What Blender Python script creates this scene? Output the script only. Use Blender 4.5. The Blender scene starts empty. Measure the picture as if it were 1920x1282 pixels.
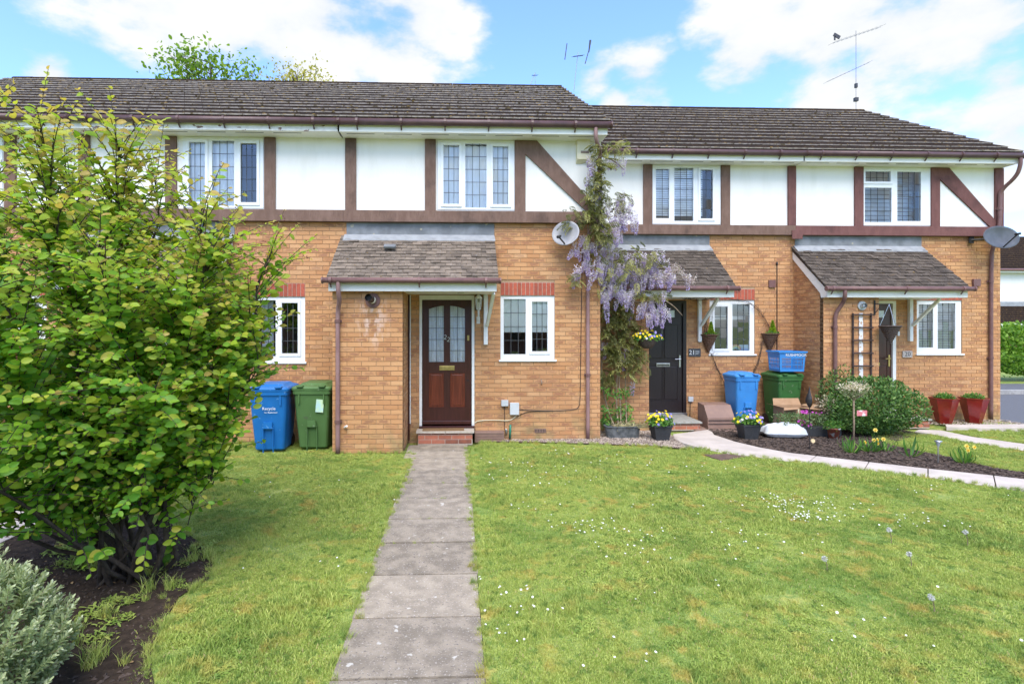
import bpy, bmesh, math, random
import numpy as np
from math import sin, cos, pi, radians, atan2, sqrt, hypot
from mathutils import Matrix, Vector
random.seed(7); rng = np.random.default_rng(7)
SC = bpy.context.scene; COL = SC.collection

# ------------------------------------------------------------------ camera, sky, sun, exposure
YAW = 0.036; FPX = 1017.0; CAMH = 2.0
cd = bpy.data.cameras.new('camera'); cam = bpy.data.objects.new('camera', cd); COL.objects.link(cam)
cam.location = (0, 0, CAMH); cam.rotation_euler = (pi/2, 0, -YAW)
cd.sensor_width = 36; cd.lens = 36*FPX/1920; cd.shift_x = 61/1920; cd.shift_y = -33/1920
cd.clip_start = 0.05; cd.clip_end = 2000
SC.camera = cam
SUN_EL, SUN_AZ = radians(56), radians(184)      # azimuth clockwise from +Y: behind the camera, a little left
W = bpy.data.worlds.new("World"); SC.world = W; W.use_nodes = True
sd = bpy.data.lights.new('sun', 'SUN'); sd.energy = 1.35; sd.angle = radians(45); sd.color = (1, .95, .86)
so = bpy.data.objects.new('sun', sd); COL.objects.link(so)
sv = Vector((sin(SUN_AZ)*cos(SUN_EL), cos(SUN_AZ)*cos(SUN_EL), sin(SUN_EL)))
so.rotation_euler = (-sv).to_track_quat('-Z', 'Y').to_euler()
SC.view_settings.view_transform = 'Standard'; SC.view_settings.look = 'None'
SC.view_settings.exposure = 1.76; SC.view_settings.gamma = 1; SC.view_settings.use_curve_mapping = False
try: SC.cycles.max_bounces = 6; SC.cycles.transparent_max_bounces = 16
except Exception: pass

def P(px, py, Y):                                # a measured picture point on the plane y = Y, in metres
    xc = (px-899)/FPX; zc = -(py-608)/FPX
    dx = cos(YAW)*xc+sin(YAW); dy = cos(YAW)-sin(YAW)*xc; t = Y/dy
    return dx*t, CAMH+zc*t
def P3(px, py, Y):
    x, z = P(px, py, Y); return Vector((x, Y, z))
def G(px, py, z=0.0):                            # a measured picture point on the ground
    xc = (px-899)/FPX; zc = -(py-608)/FPX; t = (z-CAMH)/zc
    return ((cos(YAW)*xc+sin(YAW))*t, (cos(YAW)-sin(YAW)*xc)*t)

def world():
    nt = W.node_tree; N = nt.nodes; L = nt.links; N.clear()
    out = N.new('ShaderNodeOutputWorld'); bg = N.new('ShaderNodeBackground'); L.new(bg.outputs[0], out.inputs[0])
    sky = N.new('ShaderNodeTexSky'); sky.sky_type = 'NISHITA'; sky.sun_disc = False
    sky.sun_elevation = SUN_EL; sky.sun_rotation = SUN_AZ; sky.air_density = 1.0; sky.dust_density = 1.2; sky.ozone_density = 1.5
    bg.inputs[1].default_value = 0.118
    tc = N.new('ShaderNodeTexCoord')
    nz = N.new('ShaderNodeTexNoise'); nz.inputs['Scale'].default_value = 5.5; nz.inputs['Detail'].default_value = 9; nz.inputs['Roughness'].default_value = .56
    mp = N.new('ShaderNodeMapping'); mp.inputs['Scale'].default_value = (1, 1, 1.9)
    L.new(tc.outputs['Generated'], mp.inputs[0]); L.new(mp.outputs[0], nz.inputs['Vector'])
    def m(op, a, b=None, clamp=False):
        n = N.new('ShaderNodeMath'); n.operation = op; n.use_clamp = clamp
        for i, v in enumerate((a, b)):
            if v is None: continue
            if isinstance(v, (int, float)): n.inputs[i].default_value = v
            else: L.new(v, n.inputs[i])
        return n.outputs[0]
    acc = None
    blobs = [(330, 5, .20), (470, 20, .25), (600, 30, .24), (720, 50, .20), (790, 30, .13), (1430, 60, .15), (1400, 110, .11), (1560, 50, .19), (1680, 50, .17),
             (1800, 50, .16), (1890, 150, .07), (1200, 140, .09), (1215, 160, .08), (1120, 140, .06), (1160,190,.05), (1900, 250, .10), (1580, 175, .09), (1530, 200, .06), (95, 140, .05), (1850, 40, .13)]
    for px, py, r in blobs:
        xc = (px-899)/FPX; zc = -(py-608)/FPX
        d = Vector((cos(YAW)*xc+sin(YAW), cos(YAW)-sin(YAW)*xc, zc)).normalized()
        vm = N.new('ShaderNodeVectorMath'); vm.operation = 'DISTANCE'; L.new(tc.outputs['Generated'], vm.inputs[0]); vm.inputs[1].default_value = d
        v = m('SUBTRACT', 1.0, m('DIVIDE', vm.outputs['Value'], r), True)
        acc = v if acc is None else m('MAXIMUM', acc, v)
    # elsewhere on the sky the same kind of cloud, placed by a slow noise
    n2 = N.new('ShaderNodeTexNoise'); n2.inputs['Scale'].default_value = 2.3; n2.inputs['Detail'].default_value = 1
    L.new(tc.outputs['Generated'], n2.inputs['Vector'])
    far = m('MULTIPLY', m('SUBTRACT', n2.outputs[0], .42, True), 3.0)
    sep = N.new('ShaderNodeSeparateXYZ'); L.new(tc.outputs['Generated'], sep.inputs[0])
    away = m('MULTIPLY', m('SUBTRACT', .62, sep.outputs['Y'], True), 4.0, True)
    up = m('MULTIPLY', m('SUBTRACT', sep.outputs['Z'], .58, True), 5.0, True)
    acc = m('ADD', acc, m('MULTIPLY', far, m('MAXIMUM', away, up)))
    dens = m('ADD', m('MULTIPLY', m('POWER', m('MINIMUM', acc, 1.0), .55), .62), m('MULTIPLY', m('SUBTRACT', nz.outputs[0], .5), 1.7))
    mr = N.new('ShaderNodeMapRange'); mr.interpolation_type = 'SMOOTHSTEP'
    L.new(dens, mr.inputs[0]); mr.inputs[1].default_value = .25; mr.inputs[2].default_value = .55
    mask = mr.outputs[0]
    sh = N.new('ShaderNodeMapRange'); L.new(nz.outputs[0], sh.inputs[0]); sh.inputs[1].default_value = .35; sh.inputs[2].default_value = .62
    cr = N.new('ShaderNodeMix'); cr.data_type = 'RGBA'; L.new(sh.outputs[0], cr.inputs['Factor'])
    cr.inputs['A'].default_value = (2.02, 2.20, 2.38, 1); cr.inputs['B'].default_value = (2.68, 2.68, 2.66, 1)
    # bluer, slightly deeper clear sky, whiter towards the horizon
    tint = N.new('ShaderNodeMix'); tint.data_type = 'RGBA'; tint.blend_type = 'MULTIPLY'; tint.inputs['Factor'].default_value = 1
    L.new(sky.outputs[0], tint.inputs['A']); tint.inputs['B'].default_value = (.78, .93, 1.24, 1)
    mx = N.new('ShaderNodeMix'); mx.data_type = 'RGBA'; L.new(mask, mx.inputs['Factor'])
    L.new(tint.outputs['Result'], mx.inputs['A']); L.new(cr.outputs['Result'], mx.inputs['B'])
    L.new(mx.outputs['Result'], bg.inputs[0])
world()

# ------------------------------------------------------------------ materials
def nodes(name):
    m = bpy.data.materials.new(name); m.use_nodes = True; nt = m.node_tree
    b = nt.nodes['Principled BSDF']; return m, nt.nodes, nt.links, b
def mk(N, L, op, a, b=None, clamp=False):
    n = N.new('ShaderNodeMath'); n.operation = op; n.use_clamp = clamp
    for i, v in enumerate((a, b)):
        if v is None: continue
        if isinstance(v, (int, float)): n.inputs[i].default_value = v
        else: L.new(v, n.inputs[i])
    return n.outputs[0]
def mix(N, L, f, a, b, bt='MIX'):
    n = N.new('ShaderNodeMix'); n.data_type = 'RGBA'; n.blend_type = bt
    for s, v in (('Factor', f), ('A', a), ('B', b)):
        if isinstance(v, (int, float)): n.inputs[s].default_value = v
        elif isinstance(v, tuple): n.inputs[s].default_value = (*v[:3], 1)
        else: L.new(v, n.inputs[s])
    return n.outputs['Result']
def noise(N, L, scale, detail=4, stretch=(1, 1, 1), rough=.55, coord=None):
    g = coord
    if g is None: g = N.new('ShaderNodeNewGeometry').outputs['Position']
    mp = N.new('ShaderNodeMapping'); mp.inputs['Scale'].default_value = stretch; L.new(g, mp.inputs[0])
    n = N.new('ShaderNodeTexNoise'); n.inputs['Scale'].default_value = scale; n.inputs['Detail'].default_value = detail; n.inputs['Roughness'].default_value = rough
    L.new(mp.outputs[0], n.inputs['Vector']); return n.outputs[0]
def ramp(N, L, v, lo, hi):
    n = N.new('ShaderNodeMapRange'); n.interpolation_type = 'SMOOTHSTEP'; L.new(v, n.inputs[0]); n.inputs[1].default_value = lo; n.inputs[2].default_value = hi
    return n.outputs[0]
def rnd(N, L):
    a = N.new('ShaderNodeObjectInfo').outputs['Random']; b = N.new('ShaderNodeNewGeometry').outputs['Random Per Island']
    return mk(N, L, 'FRACT', mk(N, L, 'ADD', a, b))
def bump(N, L, b, h, strength=.3, dist=.01):
    n = N.new('ShaderNodeBump'); n.inputs['Strength'].default_value = strength; n.inputs['Distance'].default_value = dist
    L.new(h, n.inputs['Height']); L.new(n.outputs[0], b.inputs['Normal'])
def mat(name, c1, c2=None, scale=20, rough=.6, bmp=0, bscale=None, stretch=(1, 1, 1), lo=.35, hi=.65, spec=.4, metal=0, spots=None, rv=0):
    m, N, L, b = nodes(name); b.inputs['Roughness'].default_value = rough; b.inputs['Specular IOR Level'].default_value = spec; b.inputs['Metallic'].default_value = metal
    if c2 is None: c2 = tuple(x*.85 for x in c1)
    n = noise(N, L, scale, 5, stretch); col = mix(N, L, ramp(N, L, n, lo, hi), c1, c2)
    if spots:
        for (sc, th, c) in spots:
            s = noise(N, L, sc, 2); col = mix(N, L, ramp(N, L, s, th, th+.05), col, c)
    if rv:
        col = mix(N, L, rv, col, mix(N, L, rnd(N, L), tuple(x*.35 for x in c1), tuple(min(1, x*1.7) for x in c1)))
    L.new(col, b.inputs['Base Color'])
    if bmp: bump(N, L, b, noise(N, L, bscale or scale*2, 4, stretch), bmp)
    return m
def leafmat(name, stops, trans=.35, rough=.5, spec=.3, island=.25):
    m, N, L, b = nodes(name)
    at = N.new('ShaderNodeAttribute'); at.attribute_name = 'tint'
    v = at.outputs['Fac']
    if island: v = mk(N, L, 'ADD', v, mk(N, L, 'MULTIPLY', mk(N, L, 'SUBTRACT', rnd(N, L), .5), island))
    cr = N.new('ShaderNodeValToRGB'); L.new(v, cr.inputs[0]); el = cr.color_ramp.elements
    while len(el) < len(stops): el.new(.5)
    for e, (p, c) in zip(el, stops): e.position = p; e.color = (*c, 1)
    L.new(cr.outputs[0], b.inputs['Base Color']); b.inputs['Roughness'].default_value = rough; b.inputs['Specular IOR Level'].default_value = spec
    if trans:
        t = N.new('ShaderNodeBsdfTranslucent'); L.new(mix(N, L, .5, cr.outputs[0], mix(N, L, 1.0, cr.outputs[0], (1.6, 1.7, .6), 'MULTIPLY')), t.inputs[0])
        ms = N.new('ShaderNodeMixShader'); ms.inputs[0].default_value = trans
        L.new(b.outputs[0], ms.inputs[1]); L.new(t.outputs[0], ms.inputs[2]); L.new(ms.outputs[0], N['Material Output'].inputs[0])
    return m

def brickmat(name, light, mid, dark, darkshare=.45, whiten=False):
    m, N, L, b = nodes(name); b.inputs['Roughness'].default_value = .85; b.inputs['Specular IOR Level'].default_value = .2
    r = rnd(N, L); base = mix(N, L, r, light, mid)
    r2 = mk(N, L, 'FRACT', mk(N, L, 'MULTIPLY', r, 7.31)); r3 = mk(N, L, 'FRACT', mk(N, L, 'MULTIPLY', r, 23.7))
    uv = N.new('ShaderNodeUVMap'); uv.uv_map = 'UVMap'; s = N.new('ShaderNodeSeparateXYZ'); L.new(uv.outputs[0], s.inputs[0])
    u, v = s.outputs['X'], s.outputs['Y']
    du = mk(N, L, 'ABSOLUTE', mk(N, L, 'SUBTRACT', u, .5)); dv = mk(N, L, 'ABSOLUTE', mk(N, L, 'SUBTRACT', v, .5))
    box = mk(N, L, 'MAXIMUM', du, dv)
    nn = noise(N, L, 22, 4, (1, 1, 2.2)); nf = noise(N, L, 75, 3, (1, 1, 1.5))
    flash = ramp(N, L, mk(N, L, 'ADD', mk(N, L, 'SUBTRACT', .40, box), mk(N, L, 'MULTIPLY', mk(N, L, 'SUBTRACT', nn, .5), .9)), -.02, .16)
    gate = ramp(N, L, r2, 1-darkshare, 1-darkshare*.45)
    col = mix(N, L, mk(N, L, 'MULTIPLY', mk(N, L, 'MULTIPLY', flash, gate), .60), base, dark)
    col = mix(N, L, mk(N, L, 'MULTIPLY', ramp(N, L, nf, .45, .7), .28), col, mid)
    # some bricks carry a paler cast
    col = mix(N, L, mk(N, L, 'MULTIPLY', ramp(N, L, r3, .75, .95), .28), col, (.68, .43, .23))
    # broad weathering over the wall, and damp green/grey near the ground
    big = noise(N, L, 1.1, 3); col = mix(N, L, mk(N, L, 'MULTIPLY', ramp(N, L, big, .45, .75), .22), col, dark)
    g = N.new('ShaderNodeNewGeometry'); sp = N.new('ShaderNodeSeparateXYZ'); L.new(g.outputs['Position'], sp.inputs[0])
    low = mk(N, L, 'MULTIPLY', mk(N, L, 'SUBTRACT', .65, sp.outputs['Z'], True), mk(N, L, 'MULTIPLY', ramp(N, L, noise(N, L, 3.2, 4), .38, .7), 1.15), True)
    col = mix(N, L, low, col, (.23, .215, .10))
    if whiten:   # old lime and paint smears under the flue, on this one wall
        vm = N.new('ShaderNodeVectorMath'); vm.operation = 'DISTANCE'; mp = N.new('ShaderNodeMapping'); mp.inputs['Scale'].default_value = (1.35, 1, .75)
        L.new(g.outputs['Position'], mp.inputs[0]); L.new(mp.outputs[0], vm.inputs[0]); vm.inputs[1].default_value = (-1.36*1.35, 8.47, 2.08*.75)
        wm = mk(N, L, 'MULTIPLY', mk(N, L, 'SUBTRACT', 1, mk(N, L, 'DIVIDE', vm.outputs['Value'], .42), True), ramp(N, L, noise(N, L, 11, 4, (1, 1, .5)), .44, .6))
        col = mix(N, L, mk(N, L, 'MULTIPLY', wm, 1.1, True), col, (.72, .52, .42))
    L.new(col, b.inputs['Base Color']); bump(N, L, b, mk(N, L, 'ADD', nf, noise(N, L, 160, 3)), .35, .004)
    return m

M = {}
M['brick'] = brickmat('buff_brick', (.585, .318, .150), (.480, .235, .105), (.22, .10, .070), .60)
M['brick_smear'] = brickmat('buff_brick_smeared', (.585, .318, .150), (.480, .235, .105), (.22, .10, .070), .45, True)
M['mortar'] = mat('mortar', (.40, .255, .145), (.31, .195, .11), 30, .95, .3, 120)
M['redbrick'] = mat('red_brick', (.43, .10, .055), (.30, .075, .05), 18, .85, .3, 90, rv=.25)
M['stepbrick'] = mat('step_brick', (.38, .13, .075), (.22, .09, .065), 10, .85, .3, 90, rv=.45)
M['mortar_pale'] = mat('pale_mortar', (.50, .42, .34), (.40, .33, .27), 40, .95)
M['render'] = mat('white_render', (.82, .80, .76), (.74, .72, .66), 3.5, .9, .3, 90, (1, 1, .22), lo=.42, hi=.85)
M['upvc'] = mat('white_plastic', (.80, .81, .82), (.75, .76, .77), 5, .35, spec=.5)
M['fascia'] = mat('fascia_white', (.84, .82, .77), (.72, .70, .64), 6, .5, stretch=(1, 1, 3), lo=.5, hi=.8)
def peel():
    m, N, L, b = nodes('peeling_white_paint'); b.inputs['Roughness'].default_value = .7
    n = noise(N, L, 5, 5, (1, 1, 2.4)); f = ramp(N, L, n, .60, .62)
    L.new(mix(N, L, f, mix(N, L, ramp(N, L, noise(N, L, 9, 4), .4, .7), (.80, .78, .74), (.66, .64, .60)), (.22, .13, .10)), b.inputs['Base Color']); return m
M['peel'] = peel()
def timber(name, c, c2, dk):
    m, N, L, b = nodes(name); b.inputs['Roughness'].default_value = .75; b.inputs['Specular IOR Level'].default_value = .25
    g = noise(N, L, 9, 6, (1, 1, .35), .7); col = mix(N, L, ramp(N, L, g, .35, .7), c, c2)
    f = noise(N, L, 70, 3, (1, 1, .12)); col = mix(N, L, mk(N, L, 'MULTIPLY', ramp(N, L, f, .5, .75), .35), col, dk)
    s = noise(N, L, 2.3, 4); col = mix(N, L, mk(N, L, 'MULTIPLY', ramp(N, L, s, .52, .72), .6), col, dk)
    L.new(col, b.inputs['Base Color']); bump(N, L, b, f, .35, .004); return m
M['timber'] = timber('brown_stained_timber', (.155, .092, .068), (.21, .13, .10), (.065, .042, .034))
M['timber_red'] = timber('red_brown_stained_timber', (.15, .065, .058), (.19, .085, .075), (.075, .035, .033))
M['pipe'] = mat('brown_plastic', (.185, .095, .085), (.15, .078, .072), 8, .45, spec=.4)
M['gutter'] = mat('dark_brown_gutter', (.105, .055, .052), (.08, .043, .042), 8, .4, spec=.4)
M['pipe_faded'] = mat('faded_brown_plastic', (.30, .18, .17), (.23, .13, .125), 6, .5, stretch=(1, 1, .4))
M['dark'] = mat('dark_plastic', (.02, .018, .018), (.03, .028, .028), 20, .5)
M['tile'] = mat('roof_tile_concrete', (.036, .025, .019), (.022, .016, .013), 9, 1, .5, 60, lo=.3, hi=.7, spec=.03, spots=[(14, .62, (.12, .075, .03))], rv=.08)
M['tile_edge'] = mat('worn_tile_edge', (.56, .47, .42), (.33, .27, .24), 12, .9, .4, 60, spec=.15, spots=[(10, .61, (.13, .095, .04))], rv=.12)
M['moss'] = mat('dry_moss', (.24, .15, .045), (.11, .075, .025), 30, .95, .5, 90, spec=.1, rv=.3)
M['porch_tile'] = mat('porch_tile_clay', (.19, .15, .115), (.10, .08, .064), 8, .9, .5, 70, lo=.35, hi=.68, spec=.15, spots=[(55, .66, (.48, .46, .41)), (17, .68, (.30, .28, .25))], rv=.35)
M['porch_tile_dark'] = mat('porch_tile_dark', (.10, .080, .064), (.06, .048, .040), 8, .9, .5, 70, spec=.15, spots=[(50, .67, (.45, .44, .40)), (7, .66, (.10, .062, .03))], rv=.35)
M['lead'] = mat('lead_flashing', (.23, .24, .25), (.15, .157, .165), 4, .6, .2, 30, metal=.1, spots=[(5, .66, (.42, .38, .27))])
M['lead_pale'] = mat('bright_lead_flashing', (.31, .32, .33), (.25, .26, .27), 7, .55)
M['came'] = mat('lead_came', (.07, .075, .08), None, 30, .5)
M['mahogany'] = mat('dark_mahogany', (.060, .017, .014), (.042, .012, .010), 5, .28, .1, 60, stretch=(6, 6, .6), spec=.5)
M['mahogany_red'] = mat('red_mahogany', (.16, .035, .017), (.10, .022, .012), 4, .28, .1, 60, stretch=(9, 9, .7), spec=.5)
M['blackdoor'] = mat('black_brown_door', (.022, .014, .014), (.016, .010, .011), 5, .38, .15, 90, stretch=(6, 6, .8), spec=.5)
M['brass'] = mat('brass', (.55, .42, .16), (.45, .34, .12), 20, .35, metal=.9)
M['chrome'] = mat('brushed_steel', (.62, .62, .62), (.5, .5, .5), 20, .3, metal=.95)
M['slab'] = mat('paving_concrete', (.345, .290, .222), (.205, .172, .132), 7, .95, .6, 90, spec=.2, lo=.35, hi=.65, spots=[(75, .62, (.46, .41, .37)), (60, .62, (.15, .13, .115)), (13, .685, (.56, .53, .47)), (17, .70, (.13, .11, .09))], rv=.22)
M['pale_slab'] = mat('pale_concrete', (.56, .49, .43), (.47, .41, .36), 3, .9, .3, 90, spec=.2, spots=[(70, .68, (.36, .32, .28))])
M['stone'] = mat('step_stone', (.50, .44, .36), (.40, .35, .29), 14, .85, .3, 60)
M['grey_stone'] = mat('grey_step_stone', (.36, .35, .31), (.28, .27, .24), 14, .85, .3, 60)
M['soil'] = mat('dark_soil', (.034, .024, .018), (.060, .042, .030), 14, 1, 1, 45, spec=.15, spots=[(26, .68, (.12, .09, .06))])
M['mulch'] = mat('bark_mulch', (.05, .035, .028), (.025, .018, .015), 30, 1, 1, 60, spec=.15)
M['chip'] = mat('bark_chip', (.07, .048, .036), (.13, .10, .08), 60, .9, rv=.75)
M['gravelchip'] = mat('gravel_stone', (.38, .31, .25), (.25, .19, .145), 60, .9, rv=.7)
M['gravel_bed'] = mat('gravel_bed', (.22, .16, .125), (.13, .095, .075), 40, 1, 1, 60)
M['asphalt'] = mat('asphalt', (.13, .13, .14), (.10, .10, .108), 40, .9, .5, 150)
M['kerb'] = mat('kerb_concrete', (.36, .35, .33), (.28, .27, .26), 12, .9)
M['bark'] = mat('shrub_bark', (.075, .058, .045), (.045, .034, .028), 25, .95, .6, 70)
M['twig'] = mat('pale_twig', (.30, .22, .15), (.20, .145, .10), 25, .9)
M['darktwig'] = mat('dark_twig', (.06, .045, .038), None, 25, .9)
M['blue_bin'] = mat('blue_plastic', (.012, .15, .44), (.010, .13, .39), 4, .42, spec=.4, spots=[(16, .66, (.08, .25, .52)), (7, .70, (.05, .16, .38))])
M['blue_bin_pale'] = mat('faded_blue_plastic', (.045, .24, .58), (.04, .21, .53), 4, .45, spec=.4, spots=[(16, .66, (.08, .25, .52)), (7, .70, (.05, .16, .38))])
M['green_bin'] = mat('olive_green_plastic', (.082, .165, .052), (.07, .145, .045), 4, .5, spec=.35, spots=[(16, .66, (.13, .20, .10)), (7, .69, (.08, .12, .055))])
M['green_bin_deep'] = mat('deep_green_plastic', (.045, .15, .038), (.04, .125, .033), 4, .5, spec=.35, spots=[(16, .66, (.13, .20, .10)), (7, .69, (.08, .12, .055))])
M['card'] = mat('cardboard', (.42, .26, .15), (.37, .225, .125), 10, .9, .1, 60)
M['bag'] = mat('pale_plastic_sack', (.62, .64, .65), (.48, .51, .54), 5, .45, .5, 7, spec=.5)
M['planter_grey'] = mat('dark_grey_planter', (.045, .047, .05), (.035, .036, .038), 30, .6)
M['planter_red'] = mat('glazed_red_planter', (.23, .014, .014), (.18, .010, .010), 6, .18, spec=.6)
M['zinc'] = mat('weathered_zinc', (.10, .11, .11), (.20, .21, .21), 12, .5, metal=.3)
M['wicker'] = mat('brown_wicker', (.16, .085, .05), (.10, .052, .032), 60, .8, .8, 120)
M['wicker_grey'] = mat('grey_brown_wicker', (.10, .07, .06), (.06, .042, .036), 60, .8, .8, 120)
M['white'] = mat('white_paint', (.80, .80, .78), (.74, .74, .71), 8, .4)
M['cream'] = mat('cream_plastic', (.76, .70, .50), (.72, .66, .46), 8, .45)
M['grey_plastic'] = mat('pale_grey_plastic', (.55, .57, .58), (.48, .50, .51), 8, .5)
M['brown_box'] = mat('brown_moulded_plastic', (.26, .16, .12), (.22, .135, .105), 6, .6)
M['dish'] = mat('grey_dish', (.38, .37, .38), (.30, .29, .30), 5, .5)
M['dish_dark'] = mat('dark_grey_dish', (.10, .105, .12), (.07, .075, .085), 5, .4)
M['weathered'] = mat('weathered_grey_wood', (.30, .23, .18), (.21, .16, .13), 9, .9, .4, 50, stretch=(1, 1, .2))
M['mat'] = mat('coir_doormat', (.27, .16, .075), (.20, .12, .055), 90, 1, .8, 200)
M['mat_red'] = mat('dark_red_doormat', (.13, .035, .03), (.10, .028, .025), 60, .95, .5, 200)
M['sign'] = mat('slate_grey_sign', (.06, .065, .075), None, 10, .4)
M['plaque'] = mat('mottled_stone_plaque', (.52, .47, .43), (.36, .31, .28), 40, .6)
M['darkbox'] = mat('interior_dark', (.035, .032, .03), (.05, .045, .04), 2, .9)
M['interior'] = mat('interior_wall', (.30, .28, .25), (.26, .24, .22), 2, .9)
M['blind'] = mat('cream_roller_blind', (.86, .88, .82), (.82, .84, .78), 3, .8)
M['curtain'] = mat('net_curtain', (.80, .82, .82), (.58, .60, .61), 13, .9, stretch=(3, 3, .15), lo=.4, hi=.6)
M['voile_and_cloud_white'] = mat('voile_and_cloud_white', (.90, .90, .88), (.78, .79, .79), 5, .9, stretch=(2, 2, .3), lo=.3, hi=.7)
M['slat'] = mat('blind_slat', (.84, .86, .88), None, 8, .6)
M['green_hose'] = mat('green_hose', (.02, .21, .13), None, 10, .4)
M['copper'] = mat('copper_flame', (.45, .18, .05), (.30, .10, .03), 20, .3, metal=.8)
M['pink'] = mat('pink_tag', (.62, .18, .20), (.78, .70, .68), 14, .6, lo=.45, hi=.55)
M['gnome'] = mat('painted_pot', (.35, .10, .06), (.60, .58, .55), 9, .5, lo=.48, hi=.52)
for n, c in dict(rb1=(.75, .35, .33), rb2=(.80, .62, .35), rb3=(.70, .74, .45), rb4=(.36, .62, .55), rb5=(.50, .62, .78)).items(): M[n] = mat(n, c, None, 10, .7)
M['neigh_brick'] = mat('far_brick', (.28, .12, .07), (.20, .09, .06), 12, .9, stretch=(1, 1, 3))
def glass(name, refl, tintc=(.98, 1, 1), rough=.0, frost=0):
    m, N, L, b = nodes(name); N.remove(b)
    tr = N.new('ShaderNodeBsdfTransparent'); tr.inputs[0].default_value = (*tintc, 1)
    gl = N.new('ShaderNodeBsdfGlossy'); gl.inputs['Roughness'].default_value = rough; gl.inputs[0].default_value = (.95, .98, 1, 1)
    fr = N.new('ShaderNodeFresnel'); fr.inputs[0].default_value = 1.5
    f = mk(N, L, 'ADD', mk(N, L, 'MULTIPLY', fr.outputs[0], 1.0), refl, True)
    ms = N.new('ShaderNodeMixShader'); L.new(f, ms.inputs[0]); L.new(tr.outputs[0], ms.inputs[1]); L.new(gl.outputs[0], ms.inputs[2])
    bp = N.new('ShaderNodeBump'); bp.inputs['Strength'].default_value = .9 if frost else .06; bp.inputs['Distance'].default_value = .01
    L.new(noise(N, L, 45 if frost else 5, 2), bp.inputs['Height']); L.new(bp.outputs[0], gl.inputs['Normal'])
    L.new(ms.outputs[0], N['Material Output'].inputs[0]); return m
M['glass'] = glass('window_glass', .09)
M['glass_sky'] = glass('upper_window_glass', .04)
M['glass_obscure'] = glass('patterned_glass', .16, (.95, .97, .97), .12, 1)

# foliage
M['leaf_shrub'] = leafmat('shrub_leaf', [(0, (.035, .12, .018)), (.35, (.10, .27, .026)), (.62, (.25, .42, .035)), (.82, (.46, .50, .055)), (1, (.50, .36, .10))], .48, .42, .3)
M['leaf_silver'] = leafmat('silver_leaf', [(0, (.14, .20, .07)), (.5, (.34, .41, .19)), (1, (.60, .62, .42))], .2, .7, .2)
M['leaf_dark'] = leafmat('dark_shrub_leaf', [(0, (.035, .085, .022)), (.5, (.08, .175, .04)), (.85, (.16, .28, .065)), (1, (.26, .36, .11))], .3)
M['leaf_hedge'] = leafmat('hedge_leaf', [(0, (.05, .12, .015)), (.5, (.12, .25, .025)), (1, (.24, .38, .05))], .4)
M['leaf_wist'] = leafmat('wisteria_leaf', [(0, (.085, .10, .030)), (.4, (.18, .18, .06)), (.75, (.32, .30, .10)), (1, (.38, .44, .09))], .35)
M['leaf_fern'] = leafmat('bright_leaf', [(0, (.05, .14, .03)), (.6, (.10, .25, .04)), (1, (.22, .36, .06))], .35)
M['petal_wist'] = leafmat('wisteria_petal', [(0, (.33, .23, .58)), (.3, (.50, .40, .74)), (.6, (.70, .62, .84)), (1, (.88, .84, .86))], .4, .7, .2, .5)
M['tree_leaf'] = leafmat('tree_leaf', [(0, (.09, .17, .02)), (.6, (.20, .33, .035)), (1, (.32, .42, .06))], .5)
M['tree_leaf_y'] = leafmat('yellow_tree_leaf', [(0, (.30, .28, .04)), (.6, (.46, .40, .07)), (1, (.58, .50, .16))], .5)
M['pansy'] = leafmat('pansy_petal', [(0, (.20, .16, .55)), (.30, (.42, .36, .72)), (.36, (.78, .76, .70)), (.45, (.80, .55, .02)), (1, (.88, .68, .03))], .2, .6, .2, 0)
M['magenta'] = leafmat('magenta_petal', [(0, (.42, .03, .36)), (1, (.60, .10, .48))], .3)
M['white_petal'] = leafmat('white_petal', [(0, (.72, .70, .68)), (1, (.86, .85, .80))], .2, .6, .2)
M['cream_leaf'] = leafmat('cream_variegated_leaf', [(0, (.52, .45, .30)), (1, (.76, .68, .56))], .3)
M['daffodil'] = leafmat('daffodil_petal', [(0, (.80, .70, .20)), (1, (.86, .55, .04))], .25, .6, .2, 0)
M['conifer'] = leafmat('yellow_conifer', [(0, (.16, .30, .02)), (1, (.40, .52, .04))], .3)
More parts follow.
